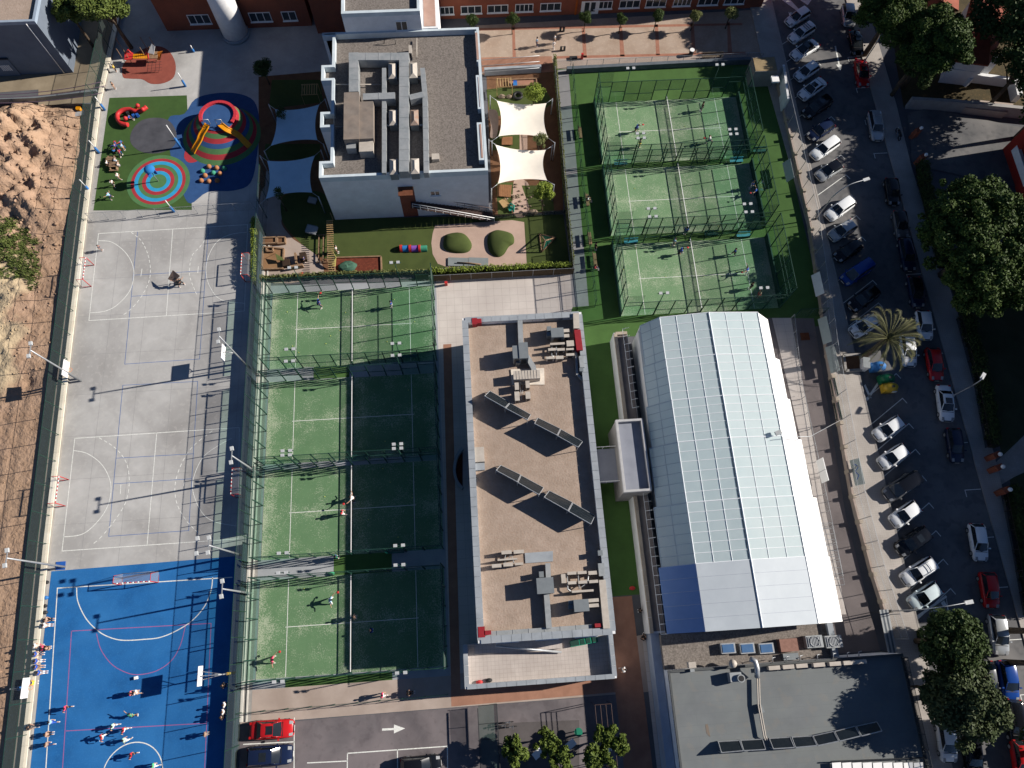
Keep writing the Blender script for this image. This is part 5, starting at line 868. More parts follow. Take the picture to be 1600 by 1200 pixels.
# hall court: external stair cage and railings
t = thing('scaffold_stair', 'grey metal lattice stair structure standing behind the hall', 'stair', P(1310, 865)); x0, y0, _ = P(1297, 915, 2.6); x1, y1, _ = P(1324, 815, 2.6)
for i in range(12): y = y0+(y1-y0)*i/11; b = MB(); b.bar((x0, y, 2.6), (x0+1.6, y, 2.6), .035); b.build('rung', m_steel, t)
for k in range(4): b = MB(); b.bar((x0+k*.53, y0, 2.62), (x0+k*.53, y1, 2.62), .03); b.build('beam', m_steel, t)
for y in (y0, (y0+y1)/2, y1):
    for x in (x0, x0+1.6): b = MB(); b.bar((x, y, 0), (x, y, 2.6), .04); b.build('post', m_steel, t)
fence('hall_rail', 'thin metal railing between the white roof edge and the brown court', [P(1236, 497)[:2], P(1247, 600)[:2], P(1290, 800)[:2], P(1310, 900)[:2]], 0, 1.2, 2.0, m_steel, netting('wire_mesh', (.3, .32, .32), .08), (1,))
sheet('hall_side_tiles', px([(1206, 497), (1236, 497), (1290, 800), (1322, 960), (1312, 960), (1240, 640)]), .05, m_pav2)
fence('turf_fence', 'glassy fence at the bottom edge of the right turf strip above the brown court', [P(1240, 496)[:2], P(1282, 494)[:2]], 0, 2.5, 1.5, m_green_steel, m_net, (1,))
b = MB(); b.box(*P(1252, 532)[:2], .03, P(1263, 520)[0], P(1263, 520)[1], .1); tag(b.build('drain_cover', mat('rusty_cover', '6b3b22', '58301c', 2)), 'small square rusty drain cover on the brown court', 'cover')
for q, l in [((1299, 608), 'dark green bench with lattice at the wall of the brown court, upper'), ((1305, 645), 'dark green bench with lattice at the wall of the brown court, lower')]: x, y, _ = P(*q); bench(l, x, y, -math.pi/2, m_green_steel, 2.2)
t = thing('court_floodlight', 'small grey floodlight on an arm over the white roof edge', 'floodlight', P(1316, 655)); b = MB(); b.tube([P(1314, 656, 1), P(1290, 669, 4.5), P(1266, 682, 7.0), P(1222, 683, 8.6)], .035, 6); b.build('arm', m_steel, t); b = MB(); b.obox(P(1216, 676, 8.5), (.7, .45, .2), .3); b.build('lamp_head', m_duct, t)
t = thing('info_board', 'white framed panel standing on the railing beside the hall', 'board', P(1277, 740)); b = MB(); wallline(b, [P(1272, 722)[:2], P(1281, 757)[:2]], .08, .6, 2.4); b.build('panel', m_whitem, t); b = MB(); X, Y, _ = P(1276, 740); b.bar((X, Y, 0), (X, Y, 2.4), .05); b.build('post', m_steel, t)
# ================================================================ PITCH FURNITURE
def goal(label, x, y, rz, w_=3.0, m2=m_red):
    t = thing('handball_goal', label, 'goal', (x, y, 0), rz, 'red and white goals'); a, c_ = math.cos(rz), math.sin(rz); T = lambda u, v, z: (x+u*a-v*c_, y+u*c_+v*a, z)
    b = MB(); b.tube([T(0, -w_/2, 0), T(0, -w_/2, 2)], .05, 6); b.build('post', m2, t); b = MB(); b.tube([T(0, w_/2, 0), T(0, w_/2, 2)], .05, 6); b.build('post', m2, t)
    n = 14
    for i in range(n): b = MB(); b.tube([T(0, -w_/2+w_*i/n, 2), T(0, -w_/2+w_*(i+1)/n, 2)], .055, 6); b.build('crossbar_band', m_white if i % 2 else m2, t)
    for s_ in (-1, 1): b = MB(); b.tube([T(0, s_*w_/2, 2), T(-.8, s_*w_/2, 2), T(-1.2, s_*w_/2, 0), T(0, s_*w_/2, .03)], .035, 5); b.build('side_frame', m2, t)
    b = MB(); b.tube([T(-1.2, -w_/2, .04), T(-1.2, w_/2, .04)], .03, 5); b.build('ground_bar', m_steel, t)
    b = MB(); b.add([T(-.8, -w_/2, 2), T(-.8, w_/2, 2), T(-1.2, w_/2, .05), T(-1.2, -w_/2, .05), T(0, -w_/2, 2), T(0, w_/2, 2), T(0, -w_/2, .05), T(0, w_/2, .05)], [(0, 1, 2, 3), (0, 1, 5, 4), (0, 3, 6, 4), (1, 2, 7, 5)]); b.build('netting', netting('goal_net', (.8, .8, .8), .12), t)
goal('red and white goal on the left end of the upper grey court', *P(145, 431)[:2], 0); goal('red and white goal on the right end of the upper grey court, in shade', *P(385, 424)[:2], math.pi, m2=mat('orange_red_paint', (.6, .07, .04)))
goal('red and white goal on the left end of the lower grey court', *P(105, 770)[:2], 0); goal('red goal on the right end of the lower grey court, in deep shade', *P(371, 757)[:2], math.pi)
goal('red and white goal at the top of the blue pitch', *P(219, 912)[:2], -math.pi/2, 3.9)
m_padblue = mat('blue_post_padding', (.03, .16, .42), (.025, .13, .36), 3, .6)
def hoop(label, bx, by, dx, m_pole=m_padblue, mb=m_white):
    t = thing('basketball_hoop', label, 'basketball hoop', (bx, by, 0), 0, 'basketball hoops'); b = MB(); b.tube([(bx, by, 0), (bx, by, 2.2)], .13, 8); b.build('padding', m_pole, t); b = MB(); b.tube([(bx, by, 2.2), (bx, by, 3.4)], .07, 8); b.build('pole', m_steel, t)
    X = bx+dx
    for z, s_ in ((3.0, -.4), (3.0, .4), (3.7, 0)): b = MB(); b.tube([(bx, by, 3.35), (X, by+s_, z)], .04, 5); b.build('arm', m_steel, t)
    s_ = 1 if dx > 0 else -1; b = MB(); b.box(X, by-.95, 2.9, X+.05*s_, by+.95, 4.05); b.build('backboard', mb, t)
    b = MB(); b.tube([(X+.3*s_+.23*math.cos(a*.524), by+.23*math.sin(a*.524), 3.05) for a in range(13)], .02, 5); b.build('ring', mat('orange_ring', (.7, .2, .03)), t)
hoop('white backboard on the wall side of the blue pitch, above the seated group', *P(48, 1073)[:2], 1.5); hoop('white backboard over the right side of the blue pitch', *P(366, 1051)[:2], -2.2, mat('yellow_padding', (.55, .35, .06)))
hoop('white backboard on a blue post by the left wall of the grey court', *P(121, 592)[:2], .5); hoop('white backboard on the right fence of the grey court', *P(381, 567)[:2], -1.2)
def mast(label, top, h, arm, kind):
    x, y, _ = P(*top, h); t = thing('floodlight_mast', label, 'floodlight', (x, y, 0), 0, 'tall floodlight masts'); b = MB(); b.tube([(x, y, 0), (x, y, h)], [.13, .07], 8); b.build('mast', m_steel, t)
    b = MB(); b.box(x-.04, y-arm, h-.05, x+.04, y+arm, h+.03); b.build('crossbar', m_steel, t)
    for i in range(2 if kind == 2 else 4):
        yy = y+(-1 if i % 2 else 1)*arm*.8; xx = x+(.0 if i < 2 else -1.1)
        if i == 2: b = MB(); b.box(x-1.1, y-.04, h-.05, x, y+.04, h+.02); b.build('crossbar', m_steel, t)
        b = MB(); b.obox((xx, yy, h+.08), (.32, .42, .22), .2); b.build('lamp_head', m_lamp, t)
for q, h, l in [((47, 547), 10, 'tall mast leaning over the dug ground, beside the upper grey court'), ((10, 872), 10, 'tall mast at the corner of the blue pitch and the dug ground'), ((342, 525), 10, 'tall mast on the right fence by the white backboard'), ((362, 712), 10, 'tall mast on the right fence beside the lower right goal'), ((326, 852), 10, 'tall four-lamp mast above the corner of the blue pitch'), ((347, 920), 9, 'tall mast by the top right corner of the blue pitch')]:
    mast(l, q, h, .9, 4 if 'four' in l else 2)
for i, (tp, bs, l) in enumerate([((146, 150), (164, 172), 'on the left wall at the top of the playground'), ((136, 216), (155, 239), 'on the left wall beside the grey picnic tables'), ((125, 285), (141, 299), 'on the left wall beside the white-shirted children'), ((279, 114), (290, 135), 'at the top edge of the playground'), ((254, 187), (283, 231), 'in the middle of the playground beside the striped mound'), ((259, 313), (272, 331), 'at the near edge of the target circle'), ((300, 73), (303, 81), 'small, near the terracotta pad')]):
    x, y, _ = P(*bs); h = {4: 4.6, 6: 1.2}.get(i, 2.6); t = thing('padded_post', 'blue-padded pole '+l.replace('small, ', 'small and low, '), 'post', (x, y, 0), 0, 'padded posts'); b = MB(); b.tube([(x, y, 0), (x, y, h*.45)], .16, 8); b.build('padding', m_padblue, t); b = MB(); b.tube([(x, y, h*.45), (x, y, h)], .06, 6); b.build('pole', m_white, t)
# ================================================================ PLAYGROUND
X, Y, _ = P(347, 212); md = thing('play_mound', 'striped rubber climbing mound with a blue top and two yellow slides in the playground', 'play mound', (X, Y, 0))
CX2, CY2, _ = P(341, 181, 1.85); cm = lambda z: (X+(CX2-X)*z/1.8, Y+(CY2-Y)*z/1.8)
for i, (r0, r1, z0, z1, m_) in enumerate([(5.2, 4.7, .02, .25, m_rg), (4.7, 4.3, .25, .55, m_rr), (4.3, 3.9, .55, .85, m_rg), (3.9, 3.5, .85, 1.1, m_rb), (3.5, 3.1, 1.1, 1.35, m_rr), (3.1, 2.7, 1.35, 1.6, m_rg), (2.7, 2.35, 1.6, 1.8, m_rr)]):
    b = MB(); b.add([(cm(z0)[0]+r0*math.cos(a/24*math.pi), cm(z0)[1]+r0*.93*math.sin(a/24*math.pi), z0) for a in range(48)]+[(cm(z1)[0]+r1*math.cos(a/24*math.pi), cm(z1)[1]+r1*.93*math.sin(a/24*math.pi), z1) for a in range(48)], [(a, (a+1) % 48, 48+(a+1) % 48, 48+a) for a in range(48)], True); b.build('rubber_band', m_, md)
b = MB(); b.cyl((CX2, CY2, 1.75), 2.36, .08, 40); b.build('top_platform', m_rb, md)
b = MB(); wallline(b, [(CX2+2.3*math.cos(a/16*math.pi), CY2+2.15*math.sin(a/16*math.pi)) for a in range(-3, 19)], .4, 1.8, 2.1); b.build('red_rim', mat('bright_red_rubber', 'b8323c', 'a82a34', 1), md)
m_yel = mat('yellow_plastic', 'cf8a12', 'bd7c0e', 1, .45)
for l, pts in [('left', [(324, 194, 2.2), (320, 202, 1.95), (315, 210, 1.6), (311, 220, 1.2), (305, 230, .7), (301, 238, .25)]), ('right', [(344, 194, 2.2), (354, 202, 1.95), (362, 206, 1.65), (372, 211, 1.25), (382, 221, .75), (390, 229, .3)])]:
    p = curve([P(x, y, z) for x, y, z in pts], 4, False); t = thing('yellow_slide', 'wavy yellow slide down the striped mound, the %s one' % l, 'slide', p[-1], 0, 'yellow slides'); b = MB()
    for e, (oo, hh, ww) in enumerate([(0, 0, .62), (-.34, .12, .1), (.34, .12, .1)]):
        vs = []
        for i, q in enumerate(p): d = (Vector(p[min(i+1, len(p)-1)])-Vector(p[max(i-1, 0)])); n_ = Vector((-d.y, d.x, 0)).normalized(); c_ = Vector(q)+n_*oo; vs += [c_-n_*ww/2+Vector((0, 0, hh)), c_+n_*ww/2+Vector((0, 0, hh)), c_+n_*ww/2-Vector((0, 0, .06)), c_-n_*ww/2-Vector((0, 0, .06))]
        b2 = MB(); b2.add(vs, [(4*i+j, 4*i+4+j, 4*i+4+(j+1) % 4, 4*i+(j+1) % 4) for i in range(len(p)-1) for j in range(4)]); b2.build(['chute', 'side_wall', 'side_wall'][e], m_yel, t)
    b = MB(); b.tube([tuple(Vector(p[0])+Vector((-.4, 0, 0))), tuple(Vector(p[0])+Vector((-.4, 0, .9))), tuple(Vector(p[0])+Vector((.4, 0, .9))), tuple(Vector(p[0])+Vector((.4, 0, 0)))], .05, 6); b.build('entry_frame', m_steel, t)
# terracotta pad play tower
tw = thing('play_tower', 'wooden and red play tower with rope bridge and climbing net on the terracotta pad', 'play structure', P(225, 95)); m_or = mat('orange_plastic', (.6, .2, .02), (.5, .16, .02), 2, .5)
for q in [(195, 82), (206, 82), (232, 80), (246, 80), (207, 100), (232, 96), (246, 95), (196, 98)]: x, y, _ = P(*q); b = MB(); b.bar((x, y, 0), (x, y, 2.6), .07); b.build('post', m_wood, tw)
b = MB(); b.slab([P(231, 82, 2.8), P(237, 68, 3.2), P(242, 72, 3.2), P(240, 85, 2.8)], .06); b.build('roof_panel', MATS['pale_metal_trim'], tw)
for i in range(8): q = P(209+i*2.9, 88, 1.2); b = MB(); b.obox(q, (.18, .8, .05)); b.build('bridge_plank', m_yel, tw)
b = MB(); b.obox(P(239, 86, 1.2), (1.3, 1.2, .08)); b.build('platform', m_wood, tw); b = MB(); b.obox(P(201, 88, 1.2), (1.1, 1.2, .08)); b.build('platform', m_red, tw)
for q0, q1 in [((195, 84), (206, 84)), ((227, 86), (232, 92))]: b = MB(); b.tube([P(*q0, 2.0), P((q0[0]+q1[0])/2, q0[1]-6, 2.5), P(*q1, 2.0)], .12, 6); b.build('red_arch', m_red, tw)
b = MB(); b.slab([P(246, 82, 1.6), P(254, 80, 1.6), P(250, 94, .4), P(245, 93, .4)], .08); b.build('orange_slide', m_or, tw)
for i in range(4): b = MB(); b.bar(P(232+i*6, 96, 1.8), P(230+i*6, 113, .05), .03); b.build('climbing_rope', m_dark, tw); b = MB(); b.bar(P(230, 98+i*4.5, 1.5-.4*i), P(253, 96+i*4.5, 1.5-.4*i), .03); b.build('climbing_rope', m_dark, tw)
t = thing('red_play_arch', 'curved red caterpillar play bench on the playground turf', 'play structure', P(200, 182)); b = MB(); wp = curve([P(200, 195, .5), P(190, 193, .5), (P(184, 186, .5)), P(184, 178, .5), P(192, 172, .5), P(204, 171, .5), P(212, 174, .5), P(222, 172, .5), P(229, 167, .5)], 4, False); b.tube(wp, .3, 8); b.build('curved_seat', m_red, t)
for q in ((196, 185), (215, 165), (223, 171)): b = MB(); b.ball(P(*q, .9), .3, 10, 6); b.build('red_knob', m_red, t)
for q, c in (((209, 181), m_blue), ((215, 180), m_blue), ((200, 177), m_dark), ((213, 170), m_yel)): b = MB(); b.obox(P(*q, .4), (.35, .3, .5), .4); b.build('small_panel', c, t)
t = thing('umbrella_climber', 'blue-hooded spinner pole in the centre of the target circle', 'play structure', P(247, 283)); x, y, _ = P(247.5, 283.5); b = MB(); b.tube([(x, y, 0), (x, y, 2.4)], .06, 8); b.build('pole', m_steel, t); b = MB(); b.ball((x, y, 2.6), (.7, .7, .5), 12, 6, 1, 0); b.build('hood', mat('blue_plastic', (.02, .17, .45)), t)
for i in range(3): b = MB(); a = i*2.1; b.obox((x+.45*math.cos(a), y+.45*math.sin(a), 2.0), (.4, .12, .7), a); b.build('foothold', m_blue, t)
t = thing('spring_carousel', 'small blue and red spinning seat with climbing bars on the playground turf', 'play structure', P(186, 232)); x, y, _ = P(186, 232)
for i in range(6): a = i*1.05; b = MB(); b.tube([(x, y, .9), (x+.9*math.cos(a), y+.9*math.sin(a), .5), (x+.9*math.cos(a), y+.9*math.sin(a), 0)], .05, 5); b.build('bar', [m_blue, m_red, MATS['blue_plastic']][i % 3], t); b = MB(); b.obox((x+.75*math.cos(a), y+.75*math.sin(a), .55), (.35, .3, .08), a); b.build('seat', [m_dark, MATS['blue_plastic'], m_red][i % 3], t)
for i, (q, l) in enumerate([((171, 248), 'upper'), ((176, 256), 'lower')]):
    x, y, _ = P(*q, .75); t = thing('picnic_table', 'brown children\'s picnic table on the turf, the %s of the two joined ones' % l, 'table', (x, y, 0), .2, 'picnic tables')
    for k in range(3): b = MB(); b.obox((x, y-.25+.25*k, .6), (1.1, .22, .05)); b.build('table_board', m_wood, t)
    for s_ in (-1, 1): b = MB(); b.obox((x, y+s_*.7, .35), (1.1, .22, .05)); b.build('seat', m_wood, t); b = MB(); b.obox((x+s_*.4, y, .29), (.08, 1.3, .5)); b.build('leg', m_wood, t)
for i, (q, c) in enumerate([((327, 261), 'tan'), ((317, 268), 'green'), ((334, 271), 'green'), ((321, 275), 'tan'), ((315, 283), 'tan'), ((339, 263), 'tan'), ((351, 264), 'green'), ((344, 272), 'tan'), ((327, 284), 'tan'), ((340, 283), 'tan')]):
    b = MB(); x, y, _ = P(*q); b.ball((x, y, .12), .33, 12, 6, 1, -.35); tag(b.build('rubber_dome', mat('tan_rubber', 'a5714f', '95633f', 2) if c == 'tan' else mat('mint_rubber', '3f8f74', '357f66', 2)), '%s rubber stepping dome, %s' % (c, ['topmost in the sun', 'leftmost', 'small one in the middle', 'just under the leftmost green one', 'lowest in the sun', 'top of the shaded ones', 'rightmost one in the shade', 'second of the shaded ones', 'bottom one at the shade edge', 'bottom one in the shade'][i]), 'stepping dome', 'rubber domes beside the mound')
# ================================================================ NURSERY GARDENS
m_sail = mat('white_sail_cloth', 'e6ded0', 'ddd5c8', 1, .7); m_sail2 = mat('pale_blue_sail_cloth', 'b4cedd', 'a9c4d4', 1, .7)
def sail(label, corners, h, m, sag=.5, parent=None):
    cs = [Vector(P(x, y, h+dz)) for (x, y), dz in zip(corners, (0.5, -.1, .4, -.1))]; c0 = sum(cs, Vector())/4; t = thing('shade_sail', label, 'shade sail', (c0.x, c0.y, 0), 0, 'shade sails'); n = 12; b = MB()
    for j in range(n+1):
        for i in range(n+1):
            u, v_ = i/n, j/n; p = cs[0].lerp(cs[1], u).lerp(cs[3].lerp(cs[2], u), v_); e = .055*(1-abs(2*u-1)**2)*(2*v_-1)*-1; f_ = .055*(1-abs(2*v_-1)**2)*(2*u-1)*-1
            p = p+(cs[3]-cs[0])*e*1.3+(cs[1]-cs[0])*f_*1.3; p.z -= sag*(1-(2*u-1)**2)*(1-(2*v_-1)**2)*.6; b.v.append(tuple(p))
    b.f = [(j*(n+1)+i, j*(n+1)+i+1, (j+1)*(n+1)+i+1, (j+1)*(n+1)+i) for j in range(n) for i in range(n)]; b.sm = [True]*len(b.f); b.build('cloth', m, t)
    for c_ in cs:
        d = (c_-c0).normalized(); e = c_+d*1.1; b = MB(); b.tube([tuple(c_), (e.x, e.y, e.z)], .03, 5); b.build('cable', m_steel, t); b = MB(); b.tube([(e.x, e.y, 0), (e.x, e.y, e.z+.1)], .07, 6); b.build('post', m_steel, t)
sail('white shade sail over the right garden, upper of the two', [(776, 157), (854, 161), (857, 216), (779, 213)], 3.2, m_sail); sail('white shade sail over the right garden, lower of the two', [(774, 226), (853, 234), (855, 282), (778, 287)], 3.2, m_sail)
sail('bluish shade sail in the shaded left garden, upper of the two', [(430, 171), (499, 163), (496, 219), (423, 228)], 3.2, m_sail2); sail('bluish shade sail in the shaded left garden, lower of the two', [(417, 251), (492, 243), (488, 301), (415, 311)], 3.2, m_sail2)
b = MB(); wp = curve([P(763, 173, 2.6)[:2], P(776, 173, 2.6)[:2], P(779, 190, 2.6)[:2], P(776, 213, 2.6)[:2], P(766, 214, 2.6)[:2], P(767, 195, 2.6)[:2]], 3); b.prism(wp, 2.55, 2.62); tag(b.build('brown_awning', mat('brown_cloth', '7a6a60', '6d5e55', 1)), 'brown cloth awning between the classroom wall and the white sail', 'awning')
def slat_frame(label, name, q, z, n, m, horiz=True, cat='pergola', h=None):
    x0, y0, _ = P(q[0], q[3], z); x1, y1, _ = P(q[2], q[1], z); t = thing(name, label, cat, ((x0+x1)/2, (y0+y1)/2, 0))
    for y in (y0, y1): b = MB(); b.box(x0, y-.04, z-.1, x1, y+.04, z); b.build('beam', m, t)
    for i in range(n): x = x0+(x1-x0)*(i+.5)/n; b = MB(); b.box(x-.05, y0, z, x+.05, y1, z+.1); b.build('slat', m, t)
    for x in (x0+.05, x1-.05):
        for y in (y0, y1): b = MB(); b.bar((x, y, 0), (x, y, z), .05); b.build('post', m, t)
m_lw = mat('light_garden_wood', 'a58a62', '8f7650', 2, .8)
slat_frame('small wooden slatted pergola above the upper white sail', 'pergola', (776, 122, 800, 136), 2.0, 6, m_lw); slat_frame('wooden slatted pergola in the shaded left garden', 'pergola', (470, 131, 497, 148), 2.0, 7, m_lw)
slat_frame('tall slatted wooden pergola between the two gardens below the classroom wall', 'pergola', (494, 366, 516, 410), .3, 3, m_wood)
t = thing('slatted_screen', 'long wooden slatted screen dividing the shaded garden from the play lawn', 'screen', P(517, 390))
for i in range(24): x, y, _ = P(516+i*.15, 345+i*3.4, 2.0); b = MB(); b.box(x-.5, y-.05, 1.95, x+.3, y+.05, 2.05); b.build('slat', m_lw, t)
for i in range(5): x, y, _ = P(521, 345+i*20); b = MB(); b.bar((x, y, 0), (x, y, 2.0), .06); b.build('post', m_wood, t)
b = MB(); b.slab([P(518, 390, 1.6), P(525, 402, 1.6), P(524, 416, .6), P(518, 414, .8)], .03); tag(b.build('yellow_cloth', mat('pale_yellow_cloth', 'd3c877', 'c5ba6b', 1)), 'pale yellow cloth hanging at the end of the slatted screen', 'cloth')
def planter(label, q, m_in, name='planter_box', cat='planter', h=.45, m_=m_wood):
    cs = [P(x, y, h) for x, y in q]; c0 = [sum(c[i] for c in cs)/4 for i in (0, 1)]; t = thing(name, label, cat, (*c0, 0))
    for p, r_ in zip(cs, cs[1:]+cs[:1]): b = MB(); wallline(b, [p[:2], r_[:2]], .16, 0, h); b.build('board', m_, t)
    b = MB(); b.prism([c[:2] for c in cs], 0, h*.6); b.build('filling', m_in, t); return t
m_bark = mat('red_bark_chips', '6b3324', '4f2418', 3, .95, bump=.05, bscale=10, speck=.5, speckc='8a4a34', speckscale=6); m_play = mat('play_sand', '8a6a4c', '785a3f', 1, .95, bump=.02, bscale=6)
planter('timber-edged bed of red bark chips below the play lawn', [(523, 402), (595, 400), (596, 426), (523, 428)], m_bark); planter('timber sandbox at the far left of the shaded garden', [(411, 385), (443, 388), (441, 419), (408, 420)], m_play, 'sandbox', 'sandbox')
planter('long timber trough at the top of the sandbox corner', [(409, 371), (431, 370), (431, 379), (409, 380)], m_soil); planter('small timber trough beside the long trough', [(433, 370), (445, 370), (445, 379), (433, 380)], m_soil); planter('small timber box inside the sandbox corner', [(416, 386), (426, 386), (426, 392), (416, 392)], m_soil, h=.6)
planter('timber bed beside the grey ramp in the right garden', [(795, 124), (838, 122), (839, 132), (796, 134)], MATS['terracotta_paving'])
for q, l in [([(777, 288), (800, 289), (798, 308), (777, 306)], 'wooden deck platform below the lower white sail'), ([(784, 214), (801, 213), (801, 226), (784, 226)], 'wooden deck platform between the two white sails')]:
    cs = [Vector(P(x, y, .3)) for x, y in q]; t = thing('wooden_deck', l, 'deck', tuple(cs[0]))
    for i in range(8): b = MB(); b.slab([cs[0].lerp(cs[1], i/8), cs[0].lerp(cs[1], (i+.9)/8), cs[3].lerp(cs[2], (i+.9)/8), cs[3].lerp(cs[2], i/8)], .12); b.build('plank', mat('brown_deck', '8a6243', '7a5539', 2), t)
b = MB(); b.tube([(P(809, 151)[0]+.55*math.cos(a*.5236), P(809, 151)[1]+.55*math.sin(a*.5236), .2) for a in range(13)], .2, 8); tag(b.build('tractor_tyre', m_black), 'black tractor tyre lying in the right garden', 'tyre')
def rock(x, y, r): b = MB(); b.ball((x, y, r*.2), (r, r*.6, r*.6), 7, 4); b.v = [(vx+R.uniform(-.08, .08)*r, vy+R.uniform(-.08, .08)*r, vz+R.uniform(-.06, .06)*r) for vx, vy, vz in b.v]; return b
m_rock = mat('garden_stone', '8d7d6c', '75685a', 2, .95)
for q, r, l in [((784, 152), .55, 'long boulder left of the tyre'), ((796, 152), .5, 'boulder between the long one and the tyre'), ((832, 333), .8, 'pale boulder heap at the bottom of the right garden')]: x, y, _ = P(*q); tag(rock(x, y, r).build('boulder', m_rock), l, 'boulder')
g = MB()
for i in range(60): x, y, _ = P(R.uniform(786, 850), R.uniform(288, 332)); g.ball((x, y, .08), (R.uniform(.12, .3), R.uniform(.1, .2), .12), 6, 3)
o = g.build('garden_stones', m_rock); tag(o, 'loose stones and straw along the path of the right garden', 'stones'); o['kind'] = 'stuff'
t = thing('play_table', 'small sandy wooden play table in the right garden', 'table', P(788, 317)); b = MB(); b.obox(P(788, 317, .6), (1.0, 1.2, .08), .5); b.build('table_top', m_lw, t); b = MB(); b.obox(P(788, 318, .3), (.7, .8, .55), .5); b.build('frame', m_wood, t)
t = thing('green_climbing_chair', 'green plastic play seat beside the sandy play table', 'play structure', P(799, 326)); b = MB(); b.tube([P(794, 325, .3), P(798, 318, .8), P(803, 321, .8), P(802, 331, .2)], .12, 6); b.build('frame', mat('teal_plastic', (.01, .22, .16)), t); b = MB(); b.obox(P(798, 326, .4), (.6, .6, .08), .3); b.build('seat', MATS['teal_plastic'], t)
t = thing('blue_bin', 'small blue bin beside the pergola of the right garden', 'bin', P(805, 131)); b = MB(); b.obox(P(805, 131, .4), (.5, .5, .8)); b.build('body', m_blue, t); b = MB(); b.obox(P(805, 131, .84), (.56, .56, .06)); b.build('lid', m_padblue, t)
for i, (c, z) in enumerate([(m_padblue, 0)]):
    t = thing('play_tunnel', 'toy train tunnel of red, blue, purple and green hoops on the lawn', 'play structure', P(644, 389))
    for k, (x, m_) in enumerate([(627, m_red), (635, MATS['blue_plastic']), (641, m_red), (649, mat('purple_plastic', (.2, .08, .4))), (656, m_red), (662, MATS['mint_rubber'])]): X, Y, _ = P(x, 389.5); b = MB(); n = 10; L_ = .28 if k % 2 == 0 else .9; r = .5 if k % 2 == 0 else .42; vs = [(X+s_*L_/2, Y+r*math.cos(a*math.pi/n), .05+r*1.4*math.sin(a*math.pi/n)) for s_ in (-1, 1) for a in range(n+1)]; b.add(vs, [(a, a+1, n+2+a, n+1+a) for a in range(n)]+[tuple(range(n+1)), tuple(range(n+1, 2*n+2))]); b.build('hoop', m_, t)
t = thing('climbing_frame', 'triangular wooden rope climbing frame on the right lawn', 'play structure', P(852, 378)); A, B, Cc, T_ = P(843, 366, .1), P(846, 394, .1), P(868, 371, .1), P(852, 376, 2.0)
for p, q in ((A, T_), (B, T_), (Cc, T_), (A, B), (B, Cc), (A, Cc)): b = MB(); b.tube([p, q], .09, 6); b.build('pole', m_wood, t)
for i in range(4): b = MB(); u = (i+1)/5; b.bar(Vector(A).lerp(Vector(T_), u), Vector(Cc).lerp(Vector(T_), u), .03); b.bar(Vector(B).lerp(Vector(T_), u), Vector(Cc).lerp(Vector(T_), u), .03); b.build('rope', MATS['teal_plastic'], t)
t = thing('grey_stage', 'two flat grey panels lying on the sand path with a log on them', 'platform', P(731, 409))
for x0, x1 in ((700, 731.5), (732, 763)): b = MB(); cs = px([(x0, 402), (x1, 403), (x1, 416), (x0, 415)], .2); b.prism(cs, .03, .2); b.build('panel', mat('grey_panel', '7c8284', '727879', 1), t)
b = MB(); b.tube([P(714, 410, .35), P(735, 411, .35), P(752, 413, .35)], .08, 6); tag(b.build('log', m_wood), 'thin log resting on the grey panels', 'log')
t = thing('mud_kitchen', 'wooden mud kitchen with dark shelves beside the sandbox', 'play structure', P(458, 408))
for q, s_ in [((463, 405), (.25, 1.5, .8)), ((448, 412), (.9, .9, .7)), ((474, 402), (.8, 1.1, .7)), ((464, 417), (1.6, .3, .8))]: b = MB(); b.obox(P(*q, s_[2]/2), s_, .15); b.build('cabinet', m_wood if s_[1] > 1.2 or s_[0] > 1 else mat('dark_wood', '3a2a1e', '2c2017', 2), t)
t = thing('fabric_hammock', 'olive fabric sheet strung over the sandbox', 'cloth', P(438, 402)); b = MB(); b.slab([P(430, 396, 1.1), P(441, 402, .8), P(444, 407, .8), P(433, 406, 1.0)], .03); b.build('cloth', mat('olive_cloth', '4b5228', '3f4622', 1), t); b = MB(); b.bar(P(430, 396, 0), P(430, 396, 1.2), .03); b.build('post', m_wood, t)
t = thing('teal_net_sheet', 'crumpled dark green netting heap on the bark bed', 'netting', P(543, 417)); b = MB(); b.ball(P(543, 417, .3), (1.3, .8, .4), 10, 5, 1, 0); b.v = [(x+R.uniform(-.15, .15), y+R.uniform(-.15, .15), z+R.uniform(-.1, .1)) for x, y, z in b.v]; b.build('netting', mat('teal_netting', '3e5f50', '345344', 3), t)
for q, l, s_ in [((488, 313), 'grey covered box in the shaded left garden, upper', (1.0, .7, .6)), ((487, 359), 'grey covered box in the shaded left garden, lower', (1.3, 1.0, .7))]: t = thing('storage_box', l, 'box', P(*q)); b = MB(); b.obox(P(*q, s_[2]/2), s_, -.3); b.build('body', m_dunit, t); b = MB(); b.obox(P(*q, s_[2]+.03), (s_[0]+.1, s_[1]+.1, .06), -.3); b.build('lid', m_duct, t)
b = MB(); b.obox(P(472, 430, .5), (.45, .45, .7), .3); tag(b.build('red_bucket', m_red), 'small red bucket on the garden edge above the top left padel court', 'bucket'); b = MB(); b.obox(P(697, 443, .4), (.35, .3, .7)); tag(b.build('fire_extinguisher_box', m_red), 'small red box at the foot of the hedge on the plaza', 'box')
t = thing('access_ramp', 'terracotta access ramp with metal railings above the right garden', 'ramp', P(800, 100)); b = MB(); b.slab([P(752, 94, .1), P(842, 88, .9), P(843, 104, .9), P(753, 112, .1)], .1); b.build('deck', MATS['terracotta_paving'], t)
for y0 in (92, 101, 111): b = MB(); b.tube([P(752, y0+2, 1.0), P(843, y0-5, 1.8)], .04, 5); [b.bar(P(752+i*13, y0+2-i, .2+.1*i), P(752+i*13, y0+2-i, 1.0+.1*i), .025) for i in range(8)]; b.build('handrail', m_steel, t)
